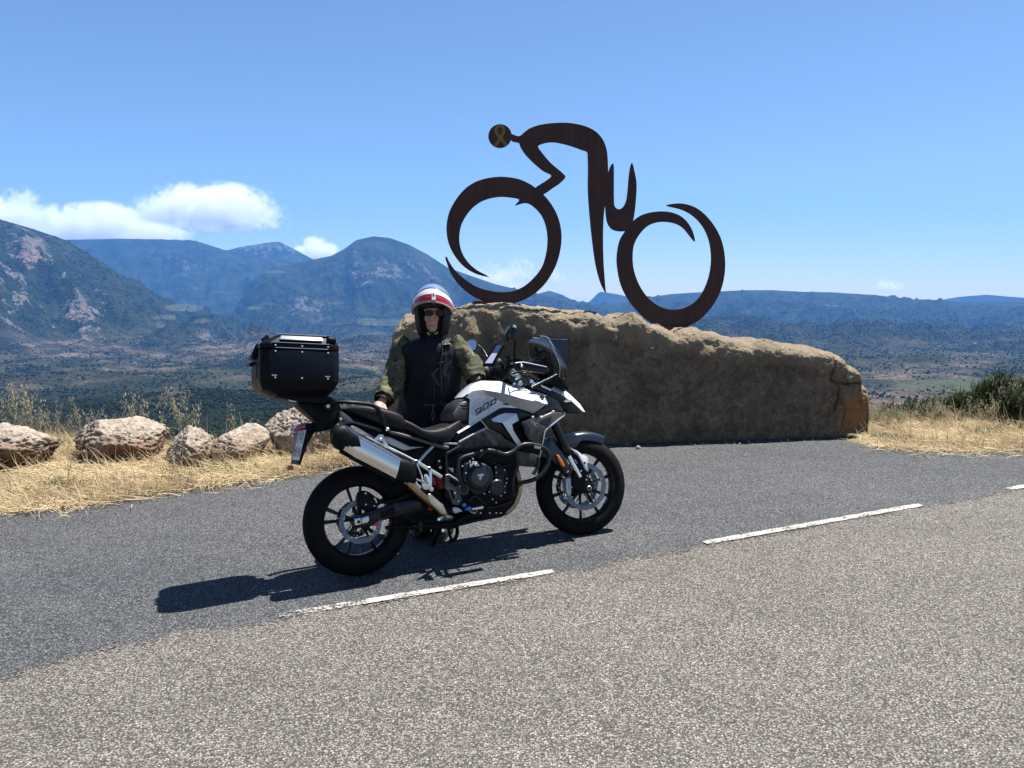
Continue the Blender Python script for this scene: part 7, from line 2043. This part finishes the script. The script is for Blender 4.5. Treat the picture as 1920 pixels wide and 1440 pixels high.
# green weeds in the straw
def tuft_mesh(seed, n, h, spread, mat, name, w=(.006, .012)):
    r = np.random.default_rng(seed)
    b = np.stack([r.normal(0, spread, n), r.normal(0, spread * .6, n), np.zeros(n)], -1)
    V, F, ids = strips(b, r.uniform(0, 6.28, n), r.uniform(.5, 1, n) * h, r.uniform(*w, n), r.uniform(.2, 1.2, n), r.uniform(.5, 1.45, n), 4)
    o = fast_mesh(name, V, F, mat, None, False)
    set_attr(o, 'tone', r.random(n)[ids])
    return o
for k, (px, py, h, sp, lb) in enumerate([(318, 893, .09, .05, "small green weed in the straw below the broad ragged boulder"), (112, 912, .10, .06, "green weed at the road edge below the left-edge boulder"), (100, 838, .16, .05, "taller green weed growing against the right side of the left-edge boulder"),
                                         (408, 886, .09, .13, "wide low green tuft in front of the smooth rounded boulder"), (452, 885, .10, .12, "spread of green grass just left of the number plate"), (375, 884, .07, .04, "little green sprig between the smallest boulder and the asphalt"), (592, 880, .07, .08, "faint green tuft beneath the number plate of the motorcycle"),
                                         (1655, 822, .07, .10, "low green weed beside the right end of the stone slab"), (1858, 812, .10, .12, "green weed in the straw near the right picture edge"), (1905, 806, .11, .14, "green weed at the right picture edge"), (140, 880, .07, .08, "pale green sprigs left of the broad ragged boulder's foot")]):
    o = tuft_mesh(100 + k, 70 if sp < .09 else 150, h, sp, m_green, "weed")
    g = on_ground(px, py); o.location = (g[0], g[1], float(ground_surface(np.array([g[0]]), np.array([g[1]]))[0]))
    tag(o, lb, "weed", "green weeds in the verge")

# wild oats: stems with drooping spikelets
def oat_mesh(seed, nst):
    r = np.random.default_rng(seed)
    Vs, Fs, tn, off = [], [], [], 0
    for i in range(nst):
        h = r.uniform(.6, 1.0); az_ = r.uniform(0, 6.28); ln = r.uniform(.05, .35)
        P = [np.array([r.normal(0, .03), r.normal(0, .03), 0])]
        dirv = np.array([math.cos(az_), math.sin(az_), 0])
        for k in range(1, 8):
            t = k / 7
            P.append(P[0] + dirv * ln * h * t ** 2 + np.array([0, 0, h * (t - .12 * t ** 3)]))
        g = tube_geo(P, [.0026 * (1 - .6 * k / 7) for k in range(8)], 4)
        Vs.append(np.array(g[0])); Fs += [tuple(q + off for q in f) for f in g[1] if len(f) == 4]; tn.append(np.full(len(g[0]), r.uniform(.3, .7))); off += len(g[0])
        for q in range(r.integers(12, 22)):
            t = r.uniform(.58, 1.0); p = P[0] + dirv * ln * h * t ** 2 + np.array([0, 0, h * (t - .12 * t ** 3)])
            a2 = r.uniform(0, 6.28); d2 = np.array([math.cos(a2), math.sin(a2), r.uniform(-.6, .3)]) * r.uniform(.015, .05)
            c_ = p + d2
            L_ = r.uniform(.030, .050); w_ = L_ * .26
            dn = np.array([d2[0] * 6, d2[1] * 6, -1.0]); dn /= np.linalg.norm(dn); sd_ = np.cross(dn, [r.normal(), r.normal(), .2]); sd_ /= np.linalg.norm(sd_)
            quad = [c_, c_ + dn * L_ * .45 + sd_ * w_, c_ + dn * L_, c_ + dn * L_ * .45 - sd_ * w_]
            Vs.append(np.array(quad)); Fs.append((off, off + 1, off + 2, off + 3)); tn.append(np.full(4, r.uniform(.4, 1))); off += 4
        for q in range(3):                                              # leaves
            a2 = r.uniform(0, 6.28); z0_ = r.uniform(.05, .4) * h
            V2, F2, _ = strips(np.array([P[0] + [0, 0, z0_]]), np.array([a2]), np.array([r.uniform(.15, .3)]), np.array([.006]), np.array([1.4]), np.array([1.1]), 4)
            Vs.append(V2); Fs += [tuple(int(x_) + off for x_ in f) for f in F2]; tn.append(np.full(len(V2), r.uniform(.0, .6))); off += len(V2)
    me = bpy.data.meshes.new("wild_oat")
    me.from_pydata([tuple(map(float, v)) for v in np.concatenate(Vs)], [], [tuple(map(int, f)) for f in Fs])
    a = me.attributes.new('tone', 'FLOAT', 'POINT'); a.data.foreach_set('value', np.concatenate(tn).astype(np.float32))
    me.materials.append(m_oat)
    return me
oats = [oat_mesh(300 + k, n_) for k, n_ in enumerate((3, 4, 5, 7))]
def put_oat(px, ytop, label, group, Y, k, seed):
    r = np.random.default_rng(seed)
    a = at_y(px, 790, Y)
    zb = float(ground_surface(np.array([a[0]]), np.array([Y]))[0])
    h = max(at_y(px, ytop, Y)[2] - zb, .15)
    o = bpy.data.objects.new("wild_oat", oats[k]); COL.objects.link(o)
    o.location = (a[0], Y, zb - .02); o.scale = (max(h, .45), max(h, .45), h / .86); o.rotation_euler = (0, 0, r.uniform(0, 6.28))
    tag(o, label, "dry grass", group)
OAT_MARKS = [(-40, "at the left picture edge behind the reddish boulder"), (20, "behind the left-edge boulder, in the tallest oat patch"), (85, "behind the right half of the left-edge boulder"), (122, "in the gap left of the broad ragged boulder"), (148, "above the left end of the broad ragged boulder"), (200, "above the middle of the broad ragged boulder"), (245, "above the right end of the broad ragged boulder"), (298, "above the smallest boulder"), (395, "above the smooth rounded boulder"), (500, "between the top case and the rider's arm"), (1600, "against the right end of the stone slab"), (1650, "in front of the distant conifer clump"), (1700, "left of the low dark shrubs"), (1760, "in front of the small dark broom shrub"), (1820, "in the gap before the tallest broom shrub"), (1862, "in front of the tallest broom shrub"), (1905, "at the right picture edge by the broom")]
_seen = {}
def oat_label(px, yt):
    w = [t_ for x_, t_ in OAT_MARKS if px >= x_][-1]
    size = "tall" if yt < 725 else ("low" if yt > 755 else "middling")
    k = _seen.get((w, size), 0); _seen[(w, size)] = k + 1
    look = ["pale", "thin leaning", "bushy", "straggling", "dense", "sparse", "wispy", "crooked", "upright", "drooping", "ragged", "slender", "spreading"][k % 13]
    return f"{look} {size} wild oat {w}"
GL, GR = "wild oats behind the boulders", "wild oats right of the slab"
LL, LR = "pale wild oat plant rising behind the row of boulders", "pale wild oat plant in the strip right of the stone slab"
for i, (px, yt, k) in enumerate([(-20, 715, 3), (12, 730, 2), (30, 702, 3), (44, 698, 2), (58, 712, 3), (74, 735, 2), (90, 752, 3), (110, 742, 1), (128, 765, 2), (152, 735, 1), (165, 760, 2), (182, 752, 0), (205, 765, 2), (232, 745, 1), (252, 725, 1), (262, 738, 2), (285, 720, 0), (300, 745, 1), (340, 712, 1), (352, 725, 2), (366, 742, 0), (440, 748, 1), (372, 780, 1), (462, 772, 0), (640, 738, 0), (655, 742, 1), (676, 735, 0), (694, 744, 1), (712, 752, 0), (742, 748, 0)]):
    put_oat(px, yt, oat_label(px, yt), GL, float(np.interp((px - 960) / FPX * 8.4, [-12, -5.2, -4.3, -3.5, -1.2], [8.5, 8.4, 8.1, 7.8, 8.0])) + .35 * ((i * 7) % 5) / 5, k, 400 + i)
r_ = np.random.default_rng(9)
for i in range(84):
    px = 1612 + 336 * (i / 83) + r_.normal(0, 5)
    yt = np.interp(px, [1610, 1640, 1700, 1760, 1800, 1850, 1880, 1900, 1930], [735, 755, 758, 742, 752, 742, 700, 690, 712]) + r_.normal(4, 9)
    put_oat(px, yt, oat_label(px, yt), GR, r_.uniform(8.85, 9.5), int(r_.integers(1, 4)), 500 + i)

# dark broom shrubs at the right edge
def shrub(px, ytop, w, Y, seed, label, n=2600, dark=1.0):
    r = np.random.default_rng(seed)
    a = at_y(px, 800, Y); zb = float(ground_surface(np.array([a[0]]), np.array([Y]))[0])
    h = at_y(px, ytop, Y)[2] - zb
    root = empty("shrub", Matrix.Translation((a[0], Y, zb)))
    tag(root, label, "shrub", "broom shrubs at the right edge")
    cl_n = 34
    cc = np.stack([r.normal(0, w * .42, cl_n), r.normal(0, w * .4, cl_n), r.uniform(.10, .80, cl_n) * h], -1)
    cc[:, 2] *= np.clip(1.15 - (np.abs(cc[:, 0]) / (w * 1.05)) ** 2, .25, 1)
    ci = r.integers(0, cl_n, n)
    b = cc[ci] + r.normal(0, 1, (n, 3)) * np.array([w * .12, w * .12, h * .07])
    b[:, 2] = np.maximum(b[:, 2], 0)
    V, F, ids = strips(b, r.uniform(0, 6.28, n), r.uniform(.06, .16, n), r.uniform(.006, .012, n), r.uniform(-.2, .6, n), r.uniform(.6, 1.5, n), 2)
    o = fast_mesh("foliage", V, F, m_broom, root, False)
    set_attr(o, 'tone', np.clip(r.random(n) * .7 + .35 * (ci % 5) / 5, 0, 1)[ids])
    gs = [tube_geo([np.array([0, 0, 0.0]) + c_ * [.1, .1, 0], c_ * [.6, .6, .5], c_], [.010, .006, .003], 5) for c_ in cc[::2]]
    mesh_obj("stems", *join_geo(*gs), simple_mat("shrub_bark", (0.05, 0.035, 0.02), 0.9), root)
shrub(1797, 735, .26, 9.4, 61, "small dark broom shrub left of the tall one near the right edge", 2200)
shrub(1895, 692, .42, 9.2, 62, "tallest dark green broom shrub at the right picture edge", 4200)
shrub(1690, 762, .25, 9.6, 65, "low dark green bush beside the slab, leftmost in the oat strip", 1400)
shrub(1862, 728, .30, 9.5, 66, "dark broom shrub leaning against the left side of the tallest one", 2400)
shrub(1738, 752, .25, 9.6, 63, "low dark shrub midway along the oat strip right of the slab", 1500)
shrub(1845, 748, .25, 9.7, 64, "dark shrub in the gap between the small and the tallest broom", 1700)

# trees on the slope beyond the slab's right end
m_tl = blade_mat("tree_leaf", (0.007, 0.016, 0.008), (0.022, 0.036, 0.016), trans=0.15)
m_bark = simple_mat("bark", (0.06, 0.045, 0.03), 0.9)
def far_tree(px, pyb, hpx, seed, label, conic=0.7):
    r = np.random.default_rng(seed)
    # walk down the terrain to the range where its surface shows at this pixel
    az0 = math.atan2((px - 960) / FPX, CP)
    Ds = np.linspace(520, 3000, 500)
    zs_ = near_h(Ds * math.sin(az0), Ds * math.cos(az0))(H)
    ysc = 560 + FPX * (CAMZ - zs_) / Ds
    D = Ds[int(np.argmin(np.abs(ysc - pyb)))]
    x, y = D * math.sin(az0), D * math.cos(az0)
    z = float(near_h(np.array([x]), np.array([y]))(H)[0])
    h = hpx / FPX * D; w = h * .33
    root = empty("tree", Matrix.Translation((x, y, z - .2)))
    tag(root, label, "tree", "trees on the slope right of the slab")
    mesh_obj("trunk", *tube_geo([np.array([0, 0, 0.]), np.array([0, 0, h * .45]), np.array([0, 0, h * .85])], [h * .03, h * .02, h * .006], 7), m_bark, root)
    n = 1100
    t = r.random(n) ** .8; ang = r.uniform(0, 6.28, n); rad = w * np.sqrt(r.random(n)) * np.where(conic > .5, (1 - t) * 1.0 + .12, np.sin(np.pi * (t * .85 + .1)))
    rad = rad * (1 + .35 * np.sin(ang * 3 + seed) * np.sin(t * 14))
    c_ = np.stack([rad * np.cos(ang), rad * np.sin(ang), h * (.16 + .84 * t)], -1)
    V, F, ids = strips(c_, r.uniform(0, 6.28, n), np.full(n, h * .075), np.full(n, h * .05), r.uniform(0, .8, n), r.uniform(-.3, .9, n), 2)
    o = fast_mesh("crown", V, F, m_tl, root, False); set_attr(o, 'tone', r.random(n)[ids])
for i, (px, pb_, hp_, cn, lb) in enumerate([(1638, 772, 26, .7, "dark conifer nearest the slab's right end on the slope below"), (1655, 776, 34, .8, "tallest dark conifer of the clump beyond the slab's right end"), (1674, 775, 30, .7, "conifer at the right of the clump beyond the slab"), (1690, 772, 18, .4, "small round tree just right of the conifer clump"), (1707, 735, 12, .4, "small lone tree standing at the field edge above the conifer clump"), (1718, 738, 13, .4, "round tree beside the lone one at the field's left end"), (1740, 744, 10, .4, "little tree below the green field's left end"), (1770, 716, 8, .4, "tiny tree at the hedge above the green field")]):
    far_tree(px, pb_, hp_, 700 + i, lb, cn)
